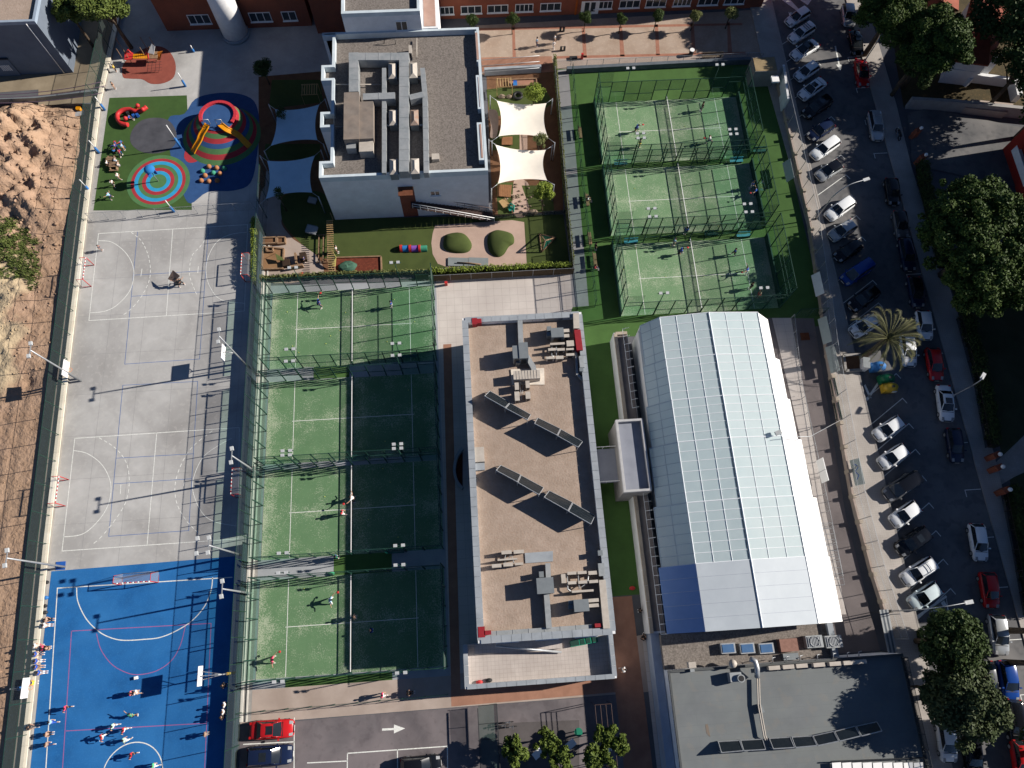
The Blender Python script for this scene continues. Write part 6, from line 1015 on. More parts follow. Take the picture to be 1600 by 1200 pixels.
b = MB(); wallline(b, [P(757, 117)[:2], P(845, 112)[:2]], .4, 0, 1.2); b.build('side_wall', m_cope, t)
b = MB(); b.obox(P(896, 91, .15), (1.1, .6, .25)); tag(b.build('service_hatch', m_dark), 'dark square hatch on the terrace edge path', 'hatch')
fence('garden_fence', 'low dark picket fence at the bottom of the right garden', [P(770, 342)[:2], P(882, 334)[:2]], 0, .9, 1.4, m_dark, m_netd, (1,))
fence('hedge_fence', 'grey fence with bamboo screening behind the hedge above the plaza', [P(672, 440)[:2], P(896, 428)[:2]], 0, 1.6, 2.7, m_steel, netting('bamboo_screen', (.12, .09, .06), .85), (1,))
fence('car_park_fence', 'thin wire fence between the near walkway and the car park', [P(378, 1113)[:2], P(560, 1097)[:2], P(700, 1084)[:2]], 0, 1.6, 2.6, m_green_steel, m_net, (1,))
t = thing('sliding_gate', 'tall black mesh sliding gate beside the car park', 'gate', P(760, 1140)); b = MB()
for q in ((747, 1104), (776, 1098)): b = MB(); b.box(P(*q)[0]-.04, -26, 1.75, P(*q)[0]+.04, P(*q)[1], 1.85); b.build('top_rail', m_dark, t)
for y in (1102, 1131, 1156): a, c_ = P(747, y+1, 1.8), P(777, y-2, 1.8); b = MB(); b.bar(a, c_, .04); b.build('crossbar', m_dark, t)
b = MB(); a, c_ = P(747, 1104, 1.7), P(776, 1098, 1.7); b.add([a, c_, (c_[0], -20, 1.7), (a[0], -20, 1.7)], [(0, 1, 2, 3)]); b.build('mesh_panel', m_netd, t)
t = thing('pergola', 'tall rusty bar pergola whose lattice shade falls beside the terrace', 'pergola', P(925, 1100))
for i in range(4): x = P(924, 1100)[0]+i*.55; b = MB(); b.bar((x, -7.6, 3.0), (x, -20, 3.0), .05); b.build('bar', m_br, t)
for y in (-7.6, -10.4, -13.2): x = P(924, 1100)[0]; b = MB(); b.bar((x, y, 3.0), (x+1.65, y, 3.0), .05); b.build('bar', m_br, t); b.build('crossbar', m_br, t) if 0 else [MB().bar((xx, y, 0), (xx, y, 3.0), .05).build('post', m_br, t) for xx in (x, x+1.65)]
for i, q in enumerate([(790, 1128), (795, 1135), (783, 1133)]): x, y, _ = P(*q); t = thing('bicycle', 'bicycle leaning in the rack beside the sliding gate, %s' % ['left', 'middle', 'right'][i], 'bicycle', (x, y, 0), 0, 'bicycles in the rack'); 
for t_, (x, y) in [(o, o.location[:2]) for o in list(C.objects) if o.name.startswith('bicycle')]:
    for s_ in (-.5, .5): b = MB(); b.tube([(x+s_+.33*math.cos(a*.6283), y, .34+.33*math.sin(a*.6283)) for a in range(11)], .025, 4); b.build('wheel', m_black, t_)
    b = MB(); b.tube([(x-.5, y, .34), (x-.1, y, .75), (x+.4, y, .75), (x, y, .34), (x-.1, y, .75)], .025, 5); b.tube([(x+.5, y, .34), (x+.4, y, .95), (x+.4, y+.22, .98), (x+.4, y-.22, .98)], .022, 5); b.build('frame', m_steel, t_); b = MB(); b.obox((x-.15, y, .88), (.25, .14, .06)); b.build('saddle', m_black, t_)
for i, (q, m_, l) in enumerate([((904, 1144), mat('green_parasol_cloth', (.01, .18, .11)), 'round green table top among the bushy trees'), ]):
    x, y, _ = P(*q, 1); t = thing('garden_table', l, 'table', (x, y, 0)); b = MB(); b.cyl((x, y, .95), .42, .05, 20); b.build('table_top', m_, t); b = MB(); b.cyl((x, y, 0), .05, .95, 8); b.build('leg', m_dark, t)
for q, l in [((840, 1178), 'white rectangular table under the bushy trees, left'), ((950, 1170), 'pale blue table under the bushy trees, right'), ((892, 1163), 'small blue table under the bushy trees, middle')]:
    x, y, _ = P(*q, .75); t = thing('garden_table', l, 'table', (x, y, 0)); b = MB(); b.obox((x, y, .75), (1.0, .7, .05), .6); b.build('table_top', m_white, t); b = MB(); b.cyl((x, y, 0), .06, .73, 6); b.build('leg', m_dark, t)
# terrace things on the school yard
for q, l in [((878, 49), 'left, upper pair'), ((879, 79), 'left, lower pair')]:
    x, y, _ = P(*q); t = thing('bike_hoop', 'pair of dark stands on the school terrace, '+l, 'stand', (x, y, 0)); [MB().cyl((x+s_, y, 0), .16, .7, 8).build('post', m_dark, t) for s_ in (-.25, .25)]; b = MB(); b.box(x-.25, y-.03, .7, x+.25, y+.03, .76); b.build('crossbar', m_dark, t)
x, y, _ = P(1079, 86); t = thing('waste_bin', 'round black bin with a white top on the school terrace', 'bin', (x, y, 0)); b = MB(); b.cyl((x, y, 0), .32, .95, 14); b.build('body', m_black, t); b = MB(); b.cyl((x, y, .95), .34, .06, 14); b.build('lid', m_white, t)
x, y, _ = P(1112, 91); bench('long weathered wooden bench at the right of the school terrace', x, y, 0, mat('grey_wood', '6f6355', '5f5548', 2), 3.0)
x, y, _ = P(909, 92); b = MB(); b.obox((x, y, .5), (.3, .3, 1.0)); tag(b.build('red_hydrant', m_red), 'small red hydrant on the terrace edge path', 'hydrant')
x, y, _ = P(269, 434, 1.6); t = thing('tilted_board', 'brown square board held up on a stand in the middle of the grey court', 'board', (x, y, 0)); b = MB(); c0 = P(269, 432, 1.7); s_ = .72
q = [P(262, 436, 1.3), (P(270, 422, 1.9)), P(281, 431, 1.9), P(272, 441, 1.3)]; b.slab(q, .06); b.build('panel', mat('brown_board', '7d6a60', '6f5d54', 1), t); b = MB(); b.bar((c0[0], c0[1], 0), (c0[0], c0[1], 1.6), .05); b.obox((c0[0], c0[1], .05), (.7, .7, .1)); b.build('stand', m_dark, t)
x, y, _ = P(214, 1059); b = MB(); b.obox((x, y, .2), (.3, .3, .3), .2); tag(b.build('white_cube', m_white), 'small white cube on the centre of the blue pitch', 'cube')
# vents, bins and planter by the palm
t = thing('palm_planter', 'square concrete planter with a small dark shrub on the pavement beside the palm', 'planter', P(1332, 567)); b = MB(); cs = px([(1319, 555), (1345, 553), (1347, 577), (1322, 579)], .6); wallline(b, cs+[cs[0]], .3, 0, .6); b.build('rim', m_conc, t); b = MB(); b.prism(cs, 0, .45); b.build('filling', m_soil, t)
x, y, _ = P(1352, 568, 1); t = thing('street_cabinet', 'white and blue street cabinet between the planter and the green bin', 'cabinet', (x, y, 0)); b = MB(); b.obox((x, y, .65), (.8, 1.3, 1.3), -.2); b.build('body', m_white, t); b = MB(); b.obox((x, y, 1.34), (.86, 1.36, .06), -.2); b.build('lid', m_dunit, t)
for q, m_, l in [((1388, 590), mat('green_bin', (.01, .14, .06), None, 2, .4), 'green igloo recycling container under the palm'), ((1393, 604), mat('yellow_bin', (.5, .33, .03), None, 2, .4), 'yellow recycling container below the green one'), ((1374, 571), m_padblue, 'blue recycling container under the palm fronds')]:
    x, y, _ = P(*q, 1.2); t = thing('recycling_container', l, 'container', (x, y, 0), 0, 'recycling containers'); b = MB(); b.ball((x, y, .9), (.95, .6, .75), 14, 8); b.obox((x, y, .5), (1.6, 1.0, .9)); b.build('body', m_, t); b = MB(); b.obox((x, y-.1, 1.62), (.3, .25, .08)); b.build('hook', m_dark, t); b = MB(); b.obox((x+.3, y-.62, 1.0), (.5, .08, .3)); b.build('label_plate', m_white, t)
def lamp_post(label, base, h, head, group='street lamps'):
    x, y = base; hx, hy, hz = head; t = thing('street_lamp', label, 'street lamp', (x, y, 0), 0, group); b = MB(); pts = curve([(x, y, 0), (x, y, h*.5), (x, y, h*.85), (x+(hx-x)*.35, y+(hy-y)*.35, hz+.15), (hx, hy, hz+.1)], 5, False); b.tube(pts, [.09-.05*i/len(pts) for i in range(len(pts))], 7); b.build('pole', m_steel, t)
    a = math.atan2(hy-y, hx-x); b = MB(); b.obox((hx, hy, hz+.1), (.85, .38, .14), a); b.build('lamp_head', m_lamp, t); b = MB(); b.cyl((x, y, 0), .16, .4, 8); b.build('base', m_dark, t)
lamp_post('street lamp with long arm at the top right beside the pines', P(1343, 108)[:2], 6, P(1383, 28, 6.3)); lamp_post('street lamp whose arm reaches over the upper angled cars', P(1274, 343)[:2], 6.5, P(1353, 281, 7)); lamp_post('street lamp beside the hedge near the silver parked car', P(1478, 624)[:2], 6, P(1535, 588, 6.4)); lamp_post('street lamp whose arm reaches over the hatched bay at the bottom right', P(1390, 955)[:2], 7.4, P(1513, 941, 8))
# overhead cables at the top left and poles
for i, (p, q) in enumerate([((-60, 152), (165, 134)), ((-60, 160), (160, 145)), ((-60, 148), (158, 128))]):
    A, B = Vector(P(*p, 3.5)), Vector(P(*q, 3.0)); b = MB(); b.tube([tuple(A.lerp(B, k/10)+Vector((0, 0, -.8*(1-(k/5-1)**2)))) for k in range(11)], .05, 5); tag(b.build('overhead_cable', mat('purple_grey_cable', '5a4a5a')), ['upper', 'lower', 'middle'][i]+' sagging cable over the lane above the dug ground', 'cable')
b = MB(); wallline(b, [P(-80, 163)[:2], P(60, 158)[:2], P(155, 147)[:2]], .3, 0, .8); tag(b.build('lane_wall', m_dunit), 'low grey wall between the lane and the dug ground', 'wall')
t = thing('sheet_pile', 'stack of pale corrugated sheets and a yellow drum at the edge of the dug ground', 'pile', P(112, 177, -1)); z = -1.0
for i in range(4): b = MB(); b.slab([P(97+i, 175+i, z+.1*i), P(128+i, 170+i, z+.1*i), P(129+i, 176+i, z+.1*i), P(98+i, 182+i, z+.1*i)], .05); b.build('sheet', MATS['pale_metal_trim'], t)
x, y, _ = P(123, 170, -.6); b = MB(); b.cyl((x, y, -1.2), .35, .8, 12); b.build('drum', m_yel, t)
# ================================================================ TREES
NR = np.random.default_rng(5)
def leaf_mat(name, a, b, c=None, rough=.6):
    m = mat(name, a, b, 1.1, rough, spec=.12, big=.5, bigc=c or a, bigscale=.5, speck=.35, speckc=b, speckscale=6)
    pb = m.node_tree.nodes['Principled BSDF']; pb.inputs['Subsurface Weight'].default_value = 0; return m
L_oak = leaf_mat('leaf_dark_green', (.045, .068, .018), (.022, .042, .012)); L_pine = leaf_mat('pine_needles', (.052, .086, .016), (.022, .045, .010), (.078, .105, .024)); L_bright = leaf_mat('leaf_yellow_green', (.22, .27, .04), (.12, .17, .03)); L_grey = leaf_mat('leaf_grey_green', (.058, .078, .030), (.032, .048, .018), (.075, .088, .042)); L_olive = leaf_mat('leaf_olive', (.16, .17, .06), (.09, .11, .04)); L_shade = leaf_mat('leaf_dense_green', (.05, .075, .02), (.03, .048, .015))
m_bark = mat('bark', (.11, .08, .055), (.06, .045, .03), 3, .95, bump=.02, bscale=8)
def cloud(cents, rads, n, size, flat=.75, up=.35):
    """leaf-sized faces spread through clumps: returns verts, faces"""
    k = len(cents); w_ = rads**2; idx = NR.choice(k, n, p=w_/w_.sum()); v = NR.normal(size=(n, 3)); v /= np.linalg.norm(v, axis=1)[:, None]
    rr = NR.uniform(.55, 1.05, n)[:, None]; c = cents[idx]+v*rr*rads[idx][:, None]*np.array([1, 1, flat])
    nrm = v*.7+NR.normal(size=(n, 3))*.6+np.array([0, 0, up]); nrm /= np.linalg.norm(nrm, axis=1)[:, None]
    t = np.cross(nrm, NR.normal(size=(n, 3))); t /= np.linalg.norm(t, axis=1)[:, None]; b = np.cross(nrm, t); s = size*NR.uniform(.6, 1.3, n)[:, None]
    return np.stack([c-t*s-b*s*.55, c+t*s-b*s*.45, c+t*s*.8+b*s*.55, c-t*s*.9+b*s*.5], 1).reshape(-1, 3)
def quads(name, V):
    n = len(V)//4; me = bpy.data.meshes.new(name); me.vertices.add(n*4); me.vertices.foreach_set('co', V.astype(np.float32).ravel()); me.loops.add(n*4); me.loops.foreach_set('vertex_index', np.arange(n*4, dtype=np.int32)); me.polygons.add(n); me.polygons.foreach_set('loop_start', np.arange(0, n*4, 4, dtype=np.int32)); me.update(calc_edges=True); me.validate(); return me
def tree(name, label, top, h, r, rz_, nleaf, size, m, clumps=60, trunk_r=.25, lean=(0, 0), cr=.26, group=None, hollow=.55, xy=None, crad=None):
    """top: picture point of the crown middle; h crown-middle height; r crown radius; rz_ vertical radius"""
    X, Y, _ = P(*top, h) if xy is None else (*xy, 0); t = thing(name, label, 'tree', (X, Y, 0), R.uniform(0, 6), group); rx, ry = (r, r) if not isinstance(r, tuple) else r
    d = NR.normal(size=(clumps, 3)); d /= np.linalg.norm(d, axis=1)[:, None]; d[:, 2] = np.where(d[:, 2] < -.35, -d[:, 2], d[:, 2]); q = NR.uniform(hollow, .92, clumps)[:, None]; wob = NR.uniform(.72, 1.12, clumps)[:, None]
    c = d*q*wob*np.array([rx, ry, rz_]); rad = NR.uniform(.5, 1.5, clumps)*cr*min(rx, ry)
    ca, sa = math.cos(-t.rotation_euler.z), math.sin(-t.rotation_euler.z); c = np.stack([c[:, 0]*ca-c[:, 1]*sa, c[:, 0]*sa+c[:, 1]*ca, c[:, 2]+h], 1)
    link('crown', quads('crown', cloud(c, rad, nleaf, size)), m, t)
    b = MB(); b.tube([(0, 0, 0), (.1, .05, h*.4), (0, 0, h*.85)], [trunk_r*1.2, trunk_r, trunk_r*.55], 8); link('trunk', b.mesh('trunk'), m_bark, t)
    for i in range(0, clumps, max(1, clumps//9)): e = c[i]; b = MB(); z0 = min(h*.6, e[2]*.7); b.tube([(0, 0, z0), (e[0]*.45, e[1]*.45, (z0+e[2])/2+.1*h*.3), tuple(e)], [trunk_r*.5, trunk_r*.3, trunk_r*.12], 5); link('limb', b.mesh('limb'), m_bark, t)
    return t
tree('stone_pine', 'huge round dense green tree filling the right edge beside the street', (1532, 382), 8.0, (6.9, 9.0), 4.6, 100000, .14, L_pine, 420, .5, cr=.12, hollow=.8)
tree('pine_tree', 'large dark pine at the top right, the one beside the red tiled roof', (1462, 66), 8.2, (4.7, 5.6), 3.8, 60000, .13, L_pine, 90, .35, cr=.2)
tree('pine_tree', 'tall yellowish pine at the top right over the parked cars', (1395, 16), 8.0, (4.9, 4.8), 3.6, 46000, .13, L_pine, 80, .35, cr=.22)
tree('pine_tree', 'dark low pine between the street lamp and the villa ground', (1432, 96), 6.5, (2.8, 3.4), 2.6, 14000, .14, L_shade, 50, .25, cr=.26)
tree('garden_tree', 'dark tree in the top right corner beyond the villa roofs', (1590, 20), 10.5, 5.2, 4.2, 24000, .16, L_shade, 60, .3)
tree('garden_tree', 'dark tree at the right edge below the villa', (1600, 105), 8, 3.8, 3.2, 15000, .15, L_shade, 40, .25)
tree('street_tree', 'dark green spreading tree over the pavement at the bottom right, the upper one', (1490, 1003), 7.0, 3.45, 2.6, 21000, .13, L_oak, 70, .25, cr=.24)
tree('street_tree', 'grey-green spreading tree at the bottom right, the lower and larger one', (1509, 1098), 7.2, 3.9, 2.8, 24000, .13, L_grey, 80, .25, cr=.24)
tree('street_tree', 'small grey-green side crown left of the lower spreading tree', (1462, 1078), 5.5, 1.5, 1.2, 5000, .13, L_grey, 24, .16, cr=.4)
tree('corner_tree', 'bright bushy tree at the top left, its larger right-hand crown', (166, 12), 7, 3.3, 2.6, 20000, .14, leaf_mat('leaf_mid_green', (.12, .15, .035), (.06, .09, .022)), 60, .25)
tree('corner_tree', 'bright bushy tree at the top left, the smaller crown beside the grey house', (106, 15), 6.5, 2.0, 2.0, 9000, .14, MATS['leaf_mid_green'], 36, .2)
for i, (q, r) in enumerate([((801, 31), .75), ((915, 27), .75), ((971, 30), .72), ((1027, 26), .75), ((1086, 25), .75), ((1142, 22), .95)]):
    tree('clipped_tree', 'round clipped tree on the school terrace, %s from the left' % ORD[i+1], q, 2.6, r, r*.95, 4000, .07, L_olive if i > 3 else L_oak, 30, .08, cr=.5, group='clipped round trees on the terrace', hollow=.45)
tree('clipped_tree', 'round clipped tree on the school terrace, first from the left against the brick wall', (737, 32), 2.6, .75, .7, 4000, .07, L_oak, 30, .08, cr=.5, group='clipped round trees on the terrace', hollow=.45)
tree('clipped_tree', 'round dark clipped tree standing between the playground and the left garden', (411, 107), 3.0, 1.2, 1.1, 7000, .08, L_shade, 40, .1, cr=.45, hollow=.4)
tree('olive_tree', 'feathery yellow-green olive tree above the upper white sail', (834, 146), 4.2, 1.35, 1.0, 3600, .09, L_bright, 40, .1, cr=.3); tree('olive_tree', 'sparse olive tree between the two white sails', (842, 221), 4.0, 1.2, .8, 1700, .08, L_olive, 26, .1, cr=.3); tree('olive_tree', 'yellow-green olive tree at the foot of the lower white sail', (850, 301), 4.0, 1.35, 1.0, 3600, .09, L_bright, 40, .1, cr=.3)
tree('olive_tree', 'thin dark tree over the upper bluish sail in the shade', (440, 176), 4.2, 1.0, .7, 700, .07, L_shade, 20, .08, cr=.3); tree('olive_tree', 'thin dark bush beside the lower bluish sail in the shade', (434, 302), 4.0, .8, .6, 600, .07, L_shade, 18, .08, cr=.3)
for i, (q, r) in enumerate([((803, 1168), 1.6), ((855, 1162), 1.5), ((878, 1185), 1.4), ((945, 1148), 1.5), ((935, 1182), 1.8), ((970, 1160), 1.2)]):
    tree('frangipani_tree', 'bright yellow-green clumpy tree beside the car park, %s' % ['leftmost', 'upper one in the middle', 'lower one in the middle', 'upper right one', 'lower right one', 'rightmost'][i], q, 3.2, r, .8, 2600, .13, leaf_mat('leaf_lime', (.10, .135, .025), (.05, .075, .015)), 26, .12, cr=.22, group='bushy trees beside the car park', hollow=.2)
# the date palm
X, Y, _ = P(1389, 527, 6.5); t = thing('date_palm', 'date palm with arching olive fronds over the parked cars', 'palm tree', (X, Y, 0)); m_fr = leaf_mat('palm_leaflet', (.13, .125, .055), (.065, .075, .03)); b = MB(); b.tube([(X, Y, 0), (X+.1, Y, 3), (X, Y, 6.2)], [.38, .3, .33], 10); b.build('trunk', m_bark, t)
fr = []
for k in range(2):
    b = MB(); L_ = 4.1-.9*k; n = 14; V = []
    for i in range(n+1):
        u = i/n; p = Vector((L_*math.sin(u*1.5)/math.sin(1.5)*.98, 0, (.9+.9*k)*math.sin(u*2.3)-(1.7-.6*k)*u*u)); V.append(p)
    b.tube(V, [.05-.035*i/n for i in range(n+1)], 4)
    for i in range(3, n*4, 2):
        u = i/(n*4); j = min(n-1, int(u*n)); p = V[j].lerp(V[j+1], u*n-j); l = .62*math.sin(math.pi*min(1, u*.85+.15))+.12
        for s_ in (-1, 1): b.add([p+Vector((-.03, 0, 0)), p+Vector((.04, 0, 0)), p+Vector((.45*l+.1, s_*l*.42, -.25*l+.1))], [(0, 1, 2)])
    me = b.mesh('frond'); me.materials.append(m_fr); fr.append(me)
for i in range(44): o = inst(fr[i % 2], 'frond', (X, Y, 6.2+R.uniform(-.1, .2)), i*2.399+R.uniform(-.15, .15), None, t, (R.uniform(.8, 1.1),)*3); o.rotation_euler = (R.uniform(-.12, .12), R.uniform(-.35, .3), o.rotation_euler.z)
def hedge(label, pts, w_, h, m, n, size=.07):
    t = thing('hedge', label, 'hedge', (*pts[0], 0)); cs, rs = [], []
    for p, q in zip(pts, pts[1:]):
        L_ = math.dist(p, q); k = max(2, int(L_/(w_*.45)))
        for i in range(k): u = i/k; cs.append((p[0]+(q[0]-p[0])*u+R.uniform(-.1, .1)*w_-pts[0][0], p[1]+(q[1]-p[1])*u+R.uniform(-.1, .1)*w_-pts[0][1], h-w_*.3+R.uniform(-.1, .1))); rs.append(w_*R.uniform(.42, .6)); cs.append((cs[-1][0], cs[-1][1], h*.45)); rs.append(w_*.55)
    link('foliage', quads('foliage', cloud(np.array(cs), np.array(rs), n, size)), m, t); b = MB(); wallline(b, [(p[0], p[1]) for p in pts], w_*.5, 0, h*.75); b.build('stems', mat('dark_twigs', (.02, .022, .012), (.03, .03, .015), 5), t); return t
hedge('bright green hedge along the pitch fence beside the shaded garden', [P(401, 352)[:2], P(403, 448)[:2]], .9, 1.7, L_bright, 7000); hedge('low hedge behind the fence of the top left padel court', [P(406, 434, .6)[:2], P(520, 428, .6)[:2], P(672, 424, .6)[:2]], .55, 1.0, L_olive, 7000)
hedge('leafy hedge along the plaza below the play lawn', [P(674, 424, 1)[:2], P(894, 415, 1)[:2]], .8, 1.6, L_bright, 9000); hedge('long thin climbing hedge beside the service path', [P(866, 98)[:2], P(880, 280)[:2], P(894, 420)[:2]], .5, 1.6, L_olive, 9000)
hedge('dark hedge behind the fence near the side street', [P(1435, 265)[:2], P(1448, 330)[:2], P(1470, 420)[:2]], 1.6, 1.8, L_shade, 9000, .1); hedge('long dark hedge right of the pavement beside the park, upper', [P(1505, 500)[:2], P(1530, 600)[:2], P(1548, 700)[:2]], 1.7, 1.6, L_shade, 12000, .1); hedge('dark hedge right of the pavement, lower', [P(1578, 770)[:2], P(1595, 850)[:2], P(1612, 960)[:2]], 2.0, 1.6, L_shade, 10000, .1)
hedge('narrow clipped hedge beside the pavement near the bottom right tree', [P(1437, 985, .6)[:2], P(1441, 1018, .6)[:2]], .5, 1.1, L_oak, 1500)
fence('hedge_railing', 'railing with brick piers between the right pavement and the dark hedge, upper', [P(1493, 500)[:2], P(1520, 600)[:2], P(1538, 700)[:2]], 0, 1.3, 2.6, m_br, netting('rail_bars', (.03, .03, .03), .25), (1,), panel='bar_panel'); fence('hedge_railing', 'railing between the right pavement and the dark hedge, lower', [P(1562, 770)[:2], P(1580, 860)[:2], P(1597, 960)[:2]], 0, 1.3, 2.6, m_br, MATS['rail_bars'], (1,), panel='bar_panel')
for i, (x, y) in enumerate([(1425, 215), (1432, 256), (1543, 716), (1547, 735), (1558, 770)]): a, c_, _ = P(x, y); t = thing('gate_pier', 'brick gate pier with white ball cap on the right pavement, %s from the top' % ORD[i], 'pier', (a, c_, 0), 0, 'brick gate piers'); b = MB(); b.obox((a, c_, .9), (.9, .6, 1.8), .4); b.build('pier', m_brick, t); b = MB(); b.ball((a+.2, c_, 2.0), .25, 10, 6); b.build('ball_cap', m_white, t)
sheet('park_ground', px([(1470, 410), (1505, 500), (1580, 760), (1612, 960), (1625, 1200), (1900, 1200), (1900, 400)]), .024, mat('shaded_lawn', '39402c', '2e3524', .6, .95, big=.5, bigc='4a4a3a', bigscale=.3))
sheet('park_path', px([(1553, 725), (1560, 760), (1585, 745), (1640, 720), (1700, 600), (1640, 640), (1590, 690)]), .03, m_conc)
for q, h, r, l in [((1660, 985), 8, 3.6, 'wide'), ((1655, 1040), 8, 2.6, 'narrow')]: tree('park_tree', l+' round park tree east of the street, its shade touching the silver parked car', q, h, r, 2.6, 7000, .2, L_shade, 60, .3)
tree('park_tree', 'broad park tree shading the bottom right corner of the street', (1700, 1190), 8, 6, 3, 12000, .2, L_shade, 80, .3)
for q, r, l in [((1660, 55), 6.0, 'unseen tree added to shade the villa, right of the picture'), ((1655, 150), 5.5, 'unseen tree added to shade the villa yard, right of the picture'), ((1690, 230), 5.5, 'tall dark tree beyond the side street, right of the picture')]: tree('park_tree', l, q, 8.5, r, 3.4, 12000, .2, L_shade, 90, .3)  # unseen villa-side trees added for more shade on the house and yard
tree('pine_tree', 'unseen pine added to shade the parked cars, beyond the top edge', (1400, -75), 10, 5.5, 3.6, 16000, .2, L_pine, 70, .35)  # unseen pine, added so the upper street falls into shade
tree('pine_tree', 'unseen pine added for street shade behind the villa roof, beyond the picture', (1510, -85), 10, 5.5, 3.6, 16000, .2, L_pine, 70, .35)  # likewise unseen and added to deepen the street shade
# ================================================================ CARS
def paint(name, c, metal=.0, rough=.22): return mat(name, c, tuple(x*.93 for x in c), 1.5, rough, spec=.4, metal=metal, coat=.0, obj=True)
PW, PS, PG, PK, PR, PB, PDB, PLB = paint('car_paint_white', (.74, .76, .77)), paint('car_paint_silver', (.42, .44, .45), .35), paint('car_paint_grey', (.12, .125, .13), .2), paint('car_paint_black', (.007, .008, .011), 0, .1), paint('car_paint_red', (.42, .012, .015)), paint('car_paint_blue', (.01, .05, .24)), paint('car_paint_dark_blue', (.009, .016, .045), 0, .12), paint('car_paint_pale_blue', (.55, .64, .66))
m_cg = mat('car_glass', (.012, .015, .018), (.016, .02, .024), 2, .08, spec=.8); m_tail = mat('tail_lamp', (.4, .01, .01), None, 3, .3); m_head = mat('head_lamp', (.3, .31, .32), None, 3, .2); m_plastic = mat('black_trim', (.02, .02, .022), None, 3, .6)
def car_template(kind):
    L_ = {'hatch': 4.05, 'sedan': 4.5, 'estate': 4.55, 'suv': 4.5, 'van': 4.6}[kind]; W = {'suv': .92, 'van': .92}.get(kind, .88); H = {'hatch': 1.47, 'sedan': 1.44, 'estate': 1.48, 'suv': 1.66, 'van': 1.8}[kind]; hb = .94 if kind != 'suv' else 1.02
    f, r = L_/2, -L_/2; t = thing('parked_car', 'template', 'car'); deck = hb+(.02 if kind == 'sedan' else 0)
    st = [(r, .72, .42, .62), (r+.06, .86, .3, hb-.14), (r+.3, .96, .22, deck-.02), (r+.9, 1.0, .2, deck), (0, 1.0, .2, hb), (f-1.15, 1.0, .2, hb-.02), (f-.6, .98, .2, hb-.12), (f-.22, .9, .24, hb-.24), (f-.04, .72, .34, hb-.4), (f, .55, .42, .5)]
    b = MB(); ring = [(-.86, 0), (-1, .18), (-1, .62), (-.95, .86), (-.82, .97), (-.45, 1.03), (0, 1.05), (.45, 1.03), (.82, .97), (.95, .86), (1, .62), (1, .18), (.86, 0)]; n = len(ring)
    for x, wf, z0, z1 in st: b.v += [(x, W*wf*u, z0+(z1-z0)*v_) for u, v_ in ring]
    b.f = [(i*n+k, (i+1)*n+k, (i+1)*n+(k+1) % n, i*n+(k+1) % n) for i in range(len(st)-1) for k in range(n)]+[tuple(range(n)), tuple(range((len(st)-1)*n, len(st)*n))[::-1]]; b.sm = [True]*(len(b.f)-2)+[False]*2; b.build('body', PW, t)
    cb = {'hatch': (r+.12, f-1.15, r+.55, f-1.95), 'sedan': (r+.75, f-1.25, r+1.4, f-2.05), 'estate': (r+.1, f-1.3, r+.4, f-2.05), 'suv': (r+.12, f-1.25, r+.45, f-1.95), 'van': (r+.08, f-.95, r+.2, f-1.7)}[kind]
    wb, wt = W*.88, W*.68; z0, z1 = hb-.03, H-.04; B = [(cb[0], -wb), (cb[1], -wb*.93), (cb[1], wb*.93), (cb[0], wb)]; T_ = [(cb[2], -wt), (cb[3], -wt), (cb[3], wt), (cb[2], wt)]
    def gq(name, q, m=m_cg): g_ = MB(); g_.slab(q, .02); return g_.build(name, m, t)
    lo = [(*p, z0) for p in B]; hi = [(*p, z1) for p in T_]; fx = (cb[1]+.12, 0, z0+.0); 
    g_ = MB(); g_.add([lo[1], (cb[1]+.16, 0, z0+.01), lo[2], hi[2], (cb[3]+.08, 0, z1+.02), hi[1]], [(0, 1, 4, 5), (1, 2, 3, 4)], True); g_.build('windscreen', m_cg, t)
    g_ = MB(); g_.add([lo[0], (cb[0]-.06, 0, z0+.01), lo[3], hi[3], (cb[2]-.04, 0, z1+.02), hi[0]], [(0, 1, 4, 5), (1, 2, 3, 4)], True); g_.build('rear_window', m_cg, t)
    for s_ in (0, 1): q = [lo[0], lo[1], hi[1], hi[0]] if s_ == 0 else [lo[3], lo[2], hi[2], hi[3]]; g_ = MB(); g_.add(q, [(0, 1, 2, 3)]); g_.build('side_window', m_cg, t)
    rx0, rx1 = cb[2]-.08, cb[3]+.1; g_ = MB(); prof = [(-1.0, -.035), (-.8, .012), (-.4, .035), (0, .042), (.4, .035), (.8, .012), (1.0, -.035)]
    xs = [(rx0, -.05), (rx0+.25, 0), ((rx0+rx1)/2, .015), (rx1-.25, 0), (rx1, -.045)]; k = len(prof)
    for x, dz in xs: g_.v += [(x, wt*1.04*u, z1+.02+v_+dz) for u, v_ in prof]
    g_.f = [(i*k+j, (i+1)*k+j, (i+1)*k+j+1, i*k+j+1) for i in range(4) for j in range(k-1)]; g_.sm = [True]*len(g_.f); g_.build('roof', PW, t)
    for i in (0, 1, 2, 3): g_ = MB(); g_.tube([lo[i], hi[i]], [.05, .045], 5); g_.build('pillar', PW, t)
